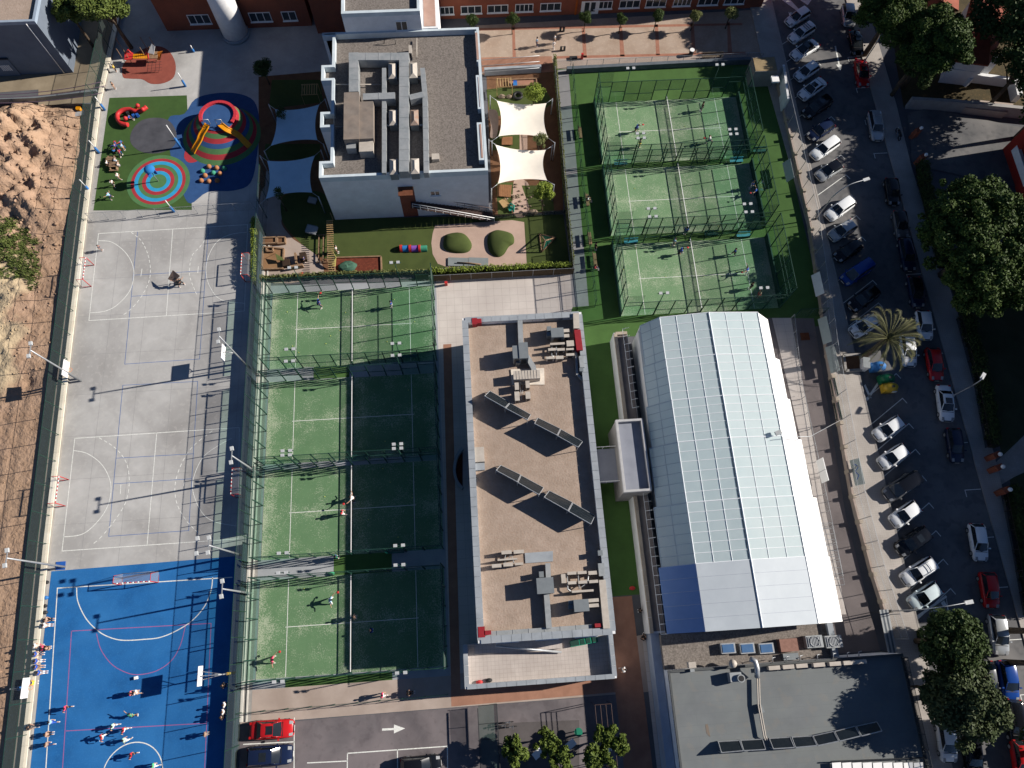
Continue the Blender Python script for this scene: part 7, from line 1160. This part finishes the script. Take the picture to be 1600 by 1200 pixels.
    for s_ in (-1, 1):
        g_ = MB(); g_.bar(((cb[0]+cb[1])/2-.2, s_*wb*.985, z0), ((cb[2]+cb[3])/2-.1, s_*wt*1.01, z1), .04); g_.build('door_pillar', m_plastic, t)
        g_ = MB(); g_.obox((cb[1]-.22, s_*(W+.07), z0+.08), (.14, .2, .14)); g_.build('wing_mirror', PW, t)
        g_ = MB(); g_.hexa([(f-.42, s_*W*.62-.14, hb-.34), (f-.14, s_*W*.6-.14, hb-.40), (f-.14, s_*W*.6+.14, hb-.40), (f-.42, s_*W*.66+.14, hb-.34)], [(f-.46, s_*W*.62-.14, hb-.13), (f-.10, s_*W*.6-.14, hb-.27), (f-.10, s_*W*.6+.14, hb-.27), (f-.46, s_*W*.66+.14, hb-.15)]); g_.build('headlight', m_head, t)
        g_ = MB(); g_.obox((r+.1, s_*W*.74, hb-.12), (.16, .24, .2)); g_.build('tail_light', m_tail, t)
        for x in (r+.75, f-.85):
            w_ = MB(); w_.tube([(x, s_*(W-.2), .31), (x, s_*(W+.005), .31)], .31, 16); wh = w_.build('wheel', m_black, t); h_ = MB(); h_.tube([(x, s_*(W-.05), .31), (x, s_*(W+.015), .31)], .19, 10); h_.build('rim', m_steel, wh)
    for s_ in (-1, 1): g_ = MB(); g_.box(-.02, s_*W*1.002-.006, .3, .0, s_*W*1.002+.006, hb-.08); g_.build('door_seam', m_plastic, t)
    g_ = MB(); g_.obox((cb[1]+.17, 0, z0+.02), (.06, wb*1.7, .03)); g_.build('wiper_cowl', m_plastic, t)
    if kind in ('sedan', 'suv'): g_ = MB(); g_.obox(((rx0+rx1)/2+.25, 0, z1+.075), (.7, .8, .012)); g_.build('sunroof', m_cg, t)
    g_ = MB(); g_.box(f-.06, -.26, .42, f+.015, .26, .52); g_.build('number_plate', m_white, t); g_ = MB(); g_.box(f-.1, -.45, .52, f-.0, .45, .62); g_.build('grille', m_plastic, t)
    return t
TPL = {k: car_template(k) for k in ('hatch', 'sedan', 'estate', 'suv', 'van')}
def car(q, d, kind, col, label, group='cars parked along the street', z=.02, name='parked_car', rails=0, scale=1):
    x, y, _ = P(*q, .9); a = P(q[0]+d[0], q[1]+d[1], .9); rz = math.atan2(a[1]-y, a[0]-x)+R.uniform(-.035, .035); scale = R.uniform(.95, 1.05)
    t = copy_tree(TPL[kind], (x, y, z), rz, label, group, {'body': col, 'roof': col if R.random() > .12 or rails else PK, 'pillar': col, 'wing_mirror': col}, name, (scale, R.uniform(.97, 1.03), R.uniform(.97, 1.04)))
    if rails:
        for s_ in (-.5, .5): b = MB(); b.tube([(-1.3, s_, 1.5), (-1.2, s_, 1.58), (.0, s_, 1.58), (.1, s_, 1.5)], .03, 5); link('roof_rail', b.mesh('roof_rail'), m_steel, t)
        for x_ in (-1.0, -.6, -.2)[:rails]: b = MB(); b.box(x_-.03, -.55, 1.57, x_+.03, .55, 1.62); link('roof_rack_bar', b.mesh('roof_rack_bar'), m_steel if rails < 3 else m_black, t)
    return t
D = (-30, 20)
for q, k, c, l, rr in [((1247, 25), 'hatch', PW, 'white hatchback, topmost of the slanted row of parked cars', 0), ((1253, 50), 'estate', PW, 'white car with a black roof rack, second in the slanted row', 3), ((1258, 76), 'sedan', PW, 'white saloon just below the roof-rack car', 0), ((1261, 110), 'hatch', PW, 'white hatchback opposite the red car at the top', 0), ((1270, 137), 'sedan', PW, 'white saloon above the black off-roader', 0), ((1277, 166), 'suv', PK, 'black off-roader in the shade above the dark grey hatchback', 0),
    ((1283, 202), 'hatch', PDB, 'dark grey-blue hatchback half in the sun near the top', 0), ((1290, 230), 'estate', PW, 'white estate car in the sunlit patch', 0), ((1296, 265), 'hatch', PS, 'silver hatchback at the lower end of the sunlit patch', 0), ((1313, 325), 'estate', PW, 'white car with red tail lights below the reaching street lamp', 0), ((1317, 359), 'hatch', PS, 'silver car in the shade below the white one with red tail lights', 0), ((1326, 391), 'hatch', PK, 'black hatchback above the blue van', 0),
    ((1339, 425), 'van', PB, 'blue van in the shade of the big tree', 0), ((1350, 466), 'suv', PK, 'black car between the blue van and the palm', 0), ((1352, 508), 'hatch', PW, 'white car half hidden by the palm fronds', 0), ((1390, 669), 'hatch', PW, 'white hatchback with black spoiler, first below the recycling containers', 0), ((1397, 713), 'hatch', PW, 'white hatchback, second below the recycling containers', 0), ((1410, 760), 'van', PG, 'grey people carrier between two white hatchbacks', 0),
    ((1416, 803), 'hatch', PW, 'white hatchback between the grey carrier and the black car', 0), ((1428, 846), 'suv', PK, 'black hatchback in the lower slanted row', 0), ((1437, 893), 'estate', PW, 'white car with silver roof bars, near the bottom of the slanted row', 2), ((1447, 931), 'hatch', PLB, 'pale bluish hatchback, lowest of the slanted row', 0)]: car(q, D, k, c, l, 'cars parked slantwise along the school side', rails=rr)
DV = (5, 30)
for q, k, c, l, rr in [((1327, 22), 'hatch', PS, 'silver hatchback facing down at the top of the kerbside row', 0), ((1339, 65), 'sedan', PK, 'black saloon just above the red car at the top', 0), ((1348, 112), 'sedan', PR, 'red saloon in the shade beside the top street lamp', 0), ((1396, 298), 'hatch', PK, 'dark hatchback, first below the side street', 0), ((1409, 349), 'hatch', PG, 'grey hatchback under the left edge of the huge tree', 0), ((1419, 397), 'estate', PDB, 'dark blue estate under the left edge of the huge tree', 0), ((1433, 455), 'hatch', PDB, 'dark hatchback just above the white kerbside car', 0),
    ((1446, 507), 'hatch', PW, 'white hatchback in the kerbside row, right of the palm', 0), ((1462, 568), 'hatch', PR, 'red hatchback in the kerbside row, below the white one', 0), ((1479, 629), 'sedan', PW, 'white saloon beside the hedge-side street lamp', 0), ((1494, 695), 'hatch', PDB, 'dark blue-grey hatchback beside the brick gate piers', 0), ((1531, 847), 'hatch', PW, 'white hatchback alone in the lower kerbside row', 0), ((1548, 922), 'hatch', PR, 'red hatchback below the lone white one', 0), ((1563, 992), 'hatch', PS, 'silver hatchback with a light roof in the sun at the lower right', 0),
    ((1578, 1064), 'hatch', PB, 'bright blue hatchback at the lower right', 0), ((1590, 1130), 'estate', PK, 'black car below the bright blue one', 0), ((1599, 1190), 'hatch', PR, 'dark red car cut by the bottom right corner', 0), ((1545, 1064), 'hatch', PG, 'grey car with red tail lights half under the grey-green tree', 0), ((1522, 1180), 'estate', PK, 'black car in the shade at the bottom, right of the white one', 0), ((1482, 1160), 'hatch', PW, 'white hatchback emerging from under the grey-green tree at the bottom', 0)]: car(q, DV, k, c, l, 'cars parked along the far kerb', rails=rr)
car((1370, 195), (6, 30), 'estate', PS, 'silver-grey estate car driving down the sunny patch of the street', None, name='moving_car', rails=1); car((1421, 547), DV, 'hatch', PW, 'white car driving past partly under the palm fronds', None, name='moving_car')
car((424, 1140), (30, -1), 'sedan', PR, 'bright red saloon in the bottom car park', 'cars in the bottom car park', .03); car((421, 1181), (30, -2), 'suv', PDB, 'dark blue car with white roof bars in the bottom car park', 'cars in the bottom car park', .03, rails=2); car((657, 1196), (30, -3), 'hatch', PK, 'black car cut by the bottom edge of the car park', 'cars in the bottom car park', .03)
for k in TPL.values(): remove_tree(k)
t = thing('motorcycle', 'dark motorcycle parked on the right pavement by the brick pier', 'motorcycle', (*P(1401, 213)[:2], .14)); X, Y, _ = P(1401, 213)
for s_ in (-.65, .65): b = MB(); b.tube([(X+.28*0, Y+s_+.3*math.cos(a*.6283), .44+.3*math.sin(a*.6283)) for a in range(11)], .07, 6); b.build('wheel', m_black, t)
b = MB(); b.ball((X, Y+.1, .85), (.2, .4, .18), 10, 6); b.build('tank', PK, t); b = MB(); b.obox((X, Y-.35, .85), (.28, .7, .1)); b.build('saddle', m_black, t); b = MB(); b.tube([(X-.38, Y+.5, 1.1), (X, Y+.6, 1.15), (X+.38, Y+.5, 1.1)], .03, 6); b.build('handlebar', m_steel, t); b = MB(); b.ball((X, Y+.75, .95), .13, 8, 6); b.build('headlight', m_head, t); b = MB(); b.obox((X, Y, .5), (.3, .6, .35)); b.build('engine', m_steel, t)
# ================================================================ PEOPLE
def skinned(name, verts, edges, rad, sub=1):
    me = bpy.data.meshes.new(name); me.from_pydata(verts, edges, []); o = bpy.data.objects.new(name, me); C.objects.link(o); md_ = o.modifiers.new('s', 'SKIN'); md_.use_smooth_shade = True; sd = o.modifiers.new('u', 'SUBSURF'); sd.levels = sub; sd.render_levels = sub
    for i, r_ in enumerate(rad): me.skin_vertices[0].data[i].radius = (r_, r_)
    me.skin_vertices[0].data[0].use_root = True; dg = bpy.context.evaluated_depsgraph_get(); out = bpy.data.meshes.new_from_object(o.evaluated_get(dg)); out.name = name; bpy.data.objects.remove(o); return out
m_skin = mat('skin', (.42, .25, .17), (.38, .22, .15), 3, .6)
POSES = {  # joints: pelvis chest neck head | L/R shoulder elbow hand | L/R hip knee ankle toe   (facing +x)
 'stand': dict(pel=(0, 0, .95), che=(.01, 0, 1.32), nec=(.01, 0, 1.5), hed=(.03, 0, 1.66), sh=.19, arms=[((0, .24, 1.15), (.08, .25, .88)), ((0, -.24, 1.15), (.08, -.25, .88))], legs=[((.02, .1, .5), (0, .11, .07)), ((.02, -.1, .5), (0, -.11, .07))]),
 'walk': dict(pel=(0, 0, .93), che=(.04, 0, 1.3), nec=(.06, 0, 1.47), hed=(.1, 0, 1.63), sh=.19, arms=[((.14, .24, 1.15), (.32, .2, .98)), ((-.14, -.24, 1.14), (-.2, -.25, .9))], legs=[((-.02, .1, .5), (-.25, .1, .1)), ((.2, -.1, .52), (.26, -.1, .08))]),
 'run': dict(pel=(0, 0, .9), che=(.12, 0, 1.22), nec=(.18, 0, 1.38), hed=(.26, 0, 1.52), sh=.2, arms=[((.32, .3, 1.1), (.5, .12, 1.25)), ((-.12, -.34, 1.08), (-.05, -.42, .85))], legs=[((.32, .12, .62), (.38, .12, .2)), ((-.1, -.12, .5), (-.45, -.12, .38))]),
 'reach': dict(pel=(0, 0, .88), che=(.15, 0, 1.2), nec=(.22, 0, 1.35), hed=(.3, 0, 1.48), sh=.2, arms=[((.35, .42, 1.25), (.55, .62, 1.35)), ((.1, -.42, 1.05), (.2, -.68, 1.1))], legs=[((.14, .25, .48), (0, .32, .07)), ((.14, -.25, .48), (-.05, -.32, .07))]),
 'sit': dict(pel=(0, 0, .52), che=(.04, 0, .88), nec=(.07, 0, 1.05), hed=(.11, 0, 1.2), sh=.19, arms=[((.12, .25, .75), (.34, .14, .62)), ((.12, -.25, .75), (.34, -.14, .62))], legs=[((.44, .1, .52), (.46, .1, .08)), ((.44, -.1, .52), (.46, -.1, .08))])}
PT = {}
for pn, p in POSES.items():
    V = [p['pel'], p['che'], p['nec'], p['hed'], tuple(Vector(p['hed'])+Vector((.01, 0, .1)))]; Ed = [(0, 1), (1, 2), (2, 3), (3, 4)]; Rd = [.13, .13, .06, .1, .075]
    for s_, arm in ((1, p['arms'][0]), (-1, p['arms'][1])):
        k = len(V); sh = (p['che'][0]*.8+p['nec'][0]*.2, s_*p['sh'], p['che'][2]+.09); h = Vector(arm[1]); d_ = (h-Vector(arm[0])).normalized(); V += [sh, arm[0], arm[1], tuple(h+d_*.09), tuple(h+d_*.05+Vector((.03, -s_*.05, 0)))]; Ed += [(1, k), (k, k+1), (k+1, k+2), (k+2, k+3), (k+2, k+4)]; Rd += [.068, .048, .036, .028, .015]
    for s_, leg in ((1, p['legs'][0]), (-1, p['legs'][1])): k = len(V); V += [(p['pel'][0], s_*.095, p['pel'][2]-.06), leg[0], leg[1], (leg[1][0]+.15, leg[1][1], leg[1][2]-.02)]; Ed += [(0, k), (k, k+1), (k+1, k+2), (k+2, k+3)]; Rd += [.1, .065, .045, .04]
    body = skinned('body', V, Ed, Rd); body.materials.append(m_skin)
    sv, se, sr = [V[0], V[1], tuple(Vector(V[2])-Vector((0, 0, .05)))], [(0, 1), (1, 2)], [.15, .155, .09]
    for a0 in (5, 10): k = len(sv); mid = tuple(Vector(V[a0]).lerp(Vector(V[a0+1]), .75)); sv += [V[a0], mid]; se += [(1, k), (k, k+1)]; sr += [.088, .07]
    shirt = skinned('shirt', sv, se, sr); shirt.materials.append(m_white)
    tv, te_, tr = [V[0]], [], [.15]
    for a0 in (15, 19): k = len(tv); tv += [V[a0], V[a0+1], tuple(Vector(V[a0+1]).lerp(Vector(V[a0+2]), .5))]; te_ += [(0, k), (k, k+1), (k+1, k+2)]; tr += [.118, .085, .07]
    trou = skinned('trousers', tv, te_, tr); trou.materials.append(m_dark)
    hb = MB(); hb.ball((p['hed'][0]-.015, 0, p['hed'][2]+.055), (.115, .105, .11), 12, 7, 1, -.1); hair = hb.mesh('hair'); hair.materials.append(mat('dark_hair', (.02, .013, .01), None, 5, .7))
    shoe = MB(); [shoe.obox((l[1][0]+.06, l[1][1], l[1][2]-.03), (.27, .1, .08)) for l in p['legs']]; shoe = shoe.mesh('shoes'); shoe.materials.append(m_white); PT[pn] = (body, shirt, trou, hair, shoe)
def cloth(n): return {'pink': mat('cloth_pink', (.6, .06, .14)), 'red': mat('cloth_red', (.5, .03, .04)), 'blue': mat('cloth_blue', (.02, .08, .4)), 'navy': mat('cloth_navy', (.015, .03, .1)), 'white': mat('cloth_white', (.75, .75, .74)), 'black': mat('cloth_black', (.015, .015, .018)), 'lightblue': mat('cloth_light_blue', (.3, .5, .68)), 'green': mat('cloth_green', (.08, .5, .25)), 'tan': mat('cloth_tan', (.4, .27, .2)), 'grey': mat('cloth_grey', (.2, .2, .21)), 'yellow': mat('cloth_yellow', (.7, .55, .03)), 'mint': mat('cloth_mint', (.4, .62, .5))}[n]
def person(q, pose, shirt, trou, label, rz=None, s_=1.0, z=0, extra=None, group=None):
    x, y, _ = P(*q, .95*s_+z if pose != 'sit' else .75*s_+z); rz = R.uniform(0, 6.28) if rz is None else rz; t = thing('person', label, 'person', (x, y, z), rz, group); t.scale = (s_*1.06, s_*1.06, s_)
    for me, nm, m_ in zip(PT[pose], ('body', 'shirt', 'trousers', 'hair', 'shoes'), (None, cloth(shirt), cloth(trou), None, None)):
        o = bpy.data.objects.new(nm, me); C.objects.link(o); o.parent = t
        if m_: o.material_slots[0].link = 'OBJECT'; o.material_slots[0].material = m_
    if extra == 'racket':
        h = Vector(POSES[pose]['arms'][0][1]); k = thing('padel_racket', 'racket of the '+label.replace('padel player', 'player'), 'racket', (x, y, z), rz); k.scale = t.scale; b = MB(); b.tube([tuple(h), tuple(h+Vector((.22, .05, .05)))], .02, 5); link('handle', b.mesh('handle'), m_black, k); b = MB(); b.ball(tuple(h+Vector((.36, .08, .08))), (.15, .13, .03), 12, 5); link('face', b.mesh('face'), m_red, k)
    return t
PP = [((101, 1107), 'run', 'pink', 'black', 'child in a pink shirt alone on the left of the blue pitch', 0, .9), ((80, 1128), 'walk', 'lightblue', 'blue', 'child in light blue on the left line of the blue pitch', 0, .9), ((75, 1147), 'stand', 'tan', 'black', 'child in a tan shirt below the one in light blue', 0, .9), ((74, 1163), 'walk', 'tan', 'navy', 'child in tan, lowest of the three on the left line of the blue pitch', 0, .9), ((45, 1136), 'sit', 'black', 'grey', 'person in dark clothes sitting on the cream wall', 0, 1),
 ((206, 1083), 'stand', 'pink', 'white', 'child in pink and white, left of the pair near the white cube', 0, .9), ((214, 1082), 'walk', 'white', 'tan', 'child in white, right of the pair near the white cube', 3, .9), ((205, 1119), 'reach', 'green', 'black', 'child in green with arms spread in the middle of the blue pitch', 1.57, .9), ((175, 1135), 'run', 'mint', 'white', 'child in pale green at the left of the chasing group', 0, .9), ((192, 1141), 'run', 'red', 'white', 'child in red at the right of the chasing group', 0, .9), ((158, 1153), 'run', 'red', 'white', 'child in red kicking, below the chasing group', .5, .9), ((195, 1157), 'walk', 'mint', 'white', 'child in pale green and white below the one in red', .6, .9),
 ((204, 1180), 'run', 'red', 'black', 'child in red above the centre circle of the blue pitch', 0, .9), ((240, 1196), 'walk', 'green', 'white', 'child in green and white at the bottom of the centre circle', 0, .9), ((322, 1147), 'stand', 'tan', 'grey', 'child in brown on the right red line of the blue pitch', 3.1, .9), ((352, 1101), 'stand', 'white', 'black', 'adult in white, top of the three at the right fence of the blue pitch', 3.1, 1), ((350, 1112), 'stand', 'white', 'tan', 'adult in a pinkish white shirt, middle of the three at the right fence', 3.1, 1), ((348, 1120), 'stand', 'black', 'black', 'adult in black, lowest of the three at the right fence', 3.1, 1), ((350, 1071), 'stand', 'black', 'navy', 'adult in dark clothes in the shade of the right fence by the hoop', 3.1, 1),
 ((72, 968), 'sit', 'tan', 'black', 'brown-clad child sitting at the wall above the others', 0, .9), ((69, 977), 'sit', 'white', 'white', 'child in white sitting just below the brown-clad one', 0, .9), ((54, 1009), 'sit', 'white', 'pink', 'child in white and pink at the top of the seated group', 0, .9), ((66, 1012), 'sit', 'pink', 'black', 'child in pink in the seated group by the wall', 0, .9), ((74, 1013), 'sit', 'black', 'tan', 'child in black in the seated group, nearest the pitch', 3, .9), ((55, 1022), 'sit', 'blue', 'navy', 'child in blue, upper of the four blue ones by the wall', 0, .9), ((56, 1033), 'sit', 'blue', 'white', 'child in blue, second of the four blue ones by the wall', 0, .9), ((56, 1042), 'sit', 'blue', 'tan', 'child in blue, third of the four blue ones by the wall', 0, .9), ((60, 1051), 'sit', 'blue', 'white', 'child in blue, lowest of the four blue ones by the wall', 0, .9), ((49, 1067), 'stand', 'navy', 'yellow', 'adult in navy standing on the wall beside the white backboard', 0, 1)]
for i, a in enumerate(PP): person(a[0], a[1], a[2], a[3], a[4], a[5], a[6], z=.0 if i < 29 else 0)
PL = [((497, 474), 'reach', 'blue', 'navy', 'padel player in blue in the left half of the top left court', .6), ((611, 475), 'stand', 'blue', 'white', 'padel player in blue in the right half of the top left court', 3.1), ((552, 778), 'reach', 'white', 'black', 'padel player in white at the net of the third left court', 3.1), ((534, 801), 'walk', 'red', 'white', 'padel player in red and white left of the net in the third left court', 0), ((515, 938), 'reach', 'lightblue', 'white', 'padel player in light blue on the lowest left court', 0), ((554, 964), 'stand', 'black', 'black', 'padel player in black in the shade at the net of the lowest left court', 3.1), ((580, 985), 'stand', 'navy', 'blue', 'padel player in dark blue deep in the shade of the lowest left court', 3.1), ((424, 1031), 'reach', 'pink', 'tan', 'padel player in pink in the lower left corner of the lowest left court', 0),
 ((994, 200), 'run', 'blue', 'black', 'padel player in blue on the left of the top right court', 0), ((1000, 223), 'stand', 'black', 'yellow', 'padel player in black and yellow below the one in blue', 0), ((1098, 166), 'stand', 'black', 'grey', 'padel player in black at the top of the top right court', 3.1), ((1110, 217), 'run', 'white', 'navy', 'padel player in white on the right of the top right court', 3), ((1176, 288), 'stand', 'blue', 'white', 'padel player in blue at the right wall of the middle right court, upper', 3), ((1182, 298), 'reach', 'blue', 'navy', 'padel player in blue at the right wall of the middle right court, lower', 3), ((1072, 360), 'stand', 'blue', 'navy', 'person in blue at the net post between the lower right courts', 1), ((1063, 392), 'run', 'blue', 'black', 'padel player in blue left of the net in the lowest right court', 0), ((1054, 377), 'stand', 'lightblue', 'grey', 'person in pale blue at the top wall of the lowest right court', 0), ((1149, 393), 'walk', 'blue', 'black', 'padel player in blue right of the net in the lowest right court', 3), ((1169, 421), 'reach', 'blue', 'white', 'padel player in blue stretching in the lowest right court', 3), ((1175, 446), 'stand', 'black', 'black', 'person in black near the right end of the lowest right court', 3), ((1187, 459), 'stand', 'tan', 'red', 'person in reddish brown in the corner of the lowest right court', 3)]
for i, a in enumerate(PL): person(a[0], a[1], a[2], a[3], a[4], a[5], 1.0, z=.036, extra='racket' if a[1] in ('reach', 'run') else None)
for a in [((918, 310), 'sit', 'white', 'black', 'person in white sitting on the bench of the green strip', 0), ((929, 417), 'sit', 'red', 'navy', 'person in red sitting on the bench by the service path', 0), ((931, 384), 'stand', 'black', 'black', 'person in black standing on the green strip', 0), ((155, 387), 'stand', 'navy', 'grey', 'child in dark clothes on the left line of the upper grey court', 0), ((280, 441), 'reach', 'black', 'black', 'person in black holding the brown tilted board', 2.2), ((839, 65), 'stand', 'lightblue', 'navy', 'person in light blue on the left of the school terrace', 0), ((865, 69), 'stand', 'white', 'white', 'person in white on the school terrace', 0), ((867, 60), 'stand', 'white', 'tan', 'person in white and tan just behind the one in white', 0),
 ((184, 275), 'walk', 'white', 'tan', 'child in white near the target circle, upper', 3), ((175, 286), 'walk', 'white', 'black', 'child in white near the target circle, lower', 2.4), ((171, 305), 'reach', 'lightblue', 'navy', 'child in light blue with spread arms by the left wall', 3), ((180, 229), 'stand', 'blue', 'black', 'child in blue at the spinning seat, left', 0), ((191, 229), 'stand', 'lightblue', 'tan', 'child in light blue at the spinning seat, right', 3), ((186, 239), 'walk', 'pink', 'navy', 'child in pink at the spinning seat, front', 1.5), ((166, 254), 'sit', 'white', 'navy', 'child in white on the left of the picnic tables', 0), ((180, 250), 'sit', 'lightblue', 'white', 'child in light blue on the right of the picnic tables', 3), ((185, 257), 'sit', 'white', 'grey', 'child in white on the outer seat of the picnic tables', 3), ((178, 106), 'stand', 'yellow', 'black', 'child in bright yellow by the wall near the play tower', 0), ((176, 133), 'stand', 'black', 'tan', 'child in black by the wall below the play tower', 0),
 ((201, 183), 'sit', 'blue', 'navy', 'child in blue inside the red curved bench', 0), ((525, 389), 'stand', 'white', 'black', 'adult in white beside the slatted screen', 0), ((475, 405), 'stand', 'navy', 'black', 'child in dark clothes at the mud kitchen', 3), ((974, 1046), 'walk', 'white', 'grey', 'person in white walking on the terracotta path', 0), ((597, 1086), 'walk', 'pink', 'white', 'person in pink on the near walkway', 0), ((637, 1083), 'sit', 'black', 'black', 'person in black crouching in the shade of the near walkway', 0), ((1012, 931), 'sit', 'black', 'pink', 'person in black and pink sitting by the hall wall', 3), ((1016, 938), 'sit', 'yellow', 'black', 'person in yellow sitting by the hall wall', 3), ((1000, 954), 'stand', 'black', 'black', 'person in black, left of those in the shade below the person in yellow', 0), ((1016, 951), 'stand', 'black', 'navy', 'person in black, right of those in the shade below the person in yellow', 0), ((1013, 974), 'stand', 'black', 'grey', 'person in black in the middle of the shaded passage', 1), ((1022, 988), 'walk', 'tan', 'black', 'person in tan in the shaded passage by the wall', 1), ((1005, 998), 'sit', 'black', 'black', 'person in black crouching at the lower end of the shaded passage', 1), ((525, 870), 'stand', 'green', 'blue', 'person in green between the third and lowest left padel courts', 1)]: person(*a, .78 if 'child' in a[4] else 1.0)
for q, m_, l in [((71, 934), m_padblue, 'blue bag lying on the kerb of the blue pitch'), ((69, 947), m_black, 'black bag below the blue one on the kerb'), ((70, 957), m_dark, 'dark round bag above the seated children'), ((72, 910), m_black, 'dark bag at the top corner of the blue pitch'), ((749, 1066), m_red, 'red bag on the terrace floor'), ((764, 1063), m_black, 'black bag beside the red one on the terrace'), ((988, 919), m_red, 'small red bag on the dark turf strip'), ((518, 896), mat('cloth_green', (.08, .5, .25)), 'green bag at the edge of the lowest left court'), ((606, 862), MATS['cloth_green'], 'green bag between the third and lowest left courts')]:
    z = 2.85 if 'terrace' in l else .03; x, y, _ = P(*q, z+.15); t = thing('bag', l, 'bag', (x, y, z)); b = MB(); b.ball((x, y, z+.17), (.36, .22, .2), 10, 6); b.build('body', m_, t); b = MB(); b.tube([(x-.15, y, z+.3), (x, y, z+.46), (x+.15, y, z+.3)], .02, 5); b.build('strap', m_dark, t)
# padel balls
for i in range(34):
    c = COL[i % 7 if i < 14 else R.choice([0, 0, 2, 6])]; x, y = c[0]+R.uniform(-9.5, 9.5), c[1]+R.uniform(-4.7, 4.7)
    if i == 0: b = MB(); b.ball((0, 0, 0), .05, 8, 5); ball = b.mesh('padel_ball'); ball.materials.append(mat('ball_yellow', (.7, .75, .15), None, 5))
    o = inst(ball, 'padel_ball', (x, y, .09), 0); tag(o, 'small yellow ball lying on the padel turf', 'ball', 'balls scattered on the padel courts')
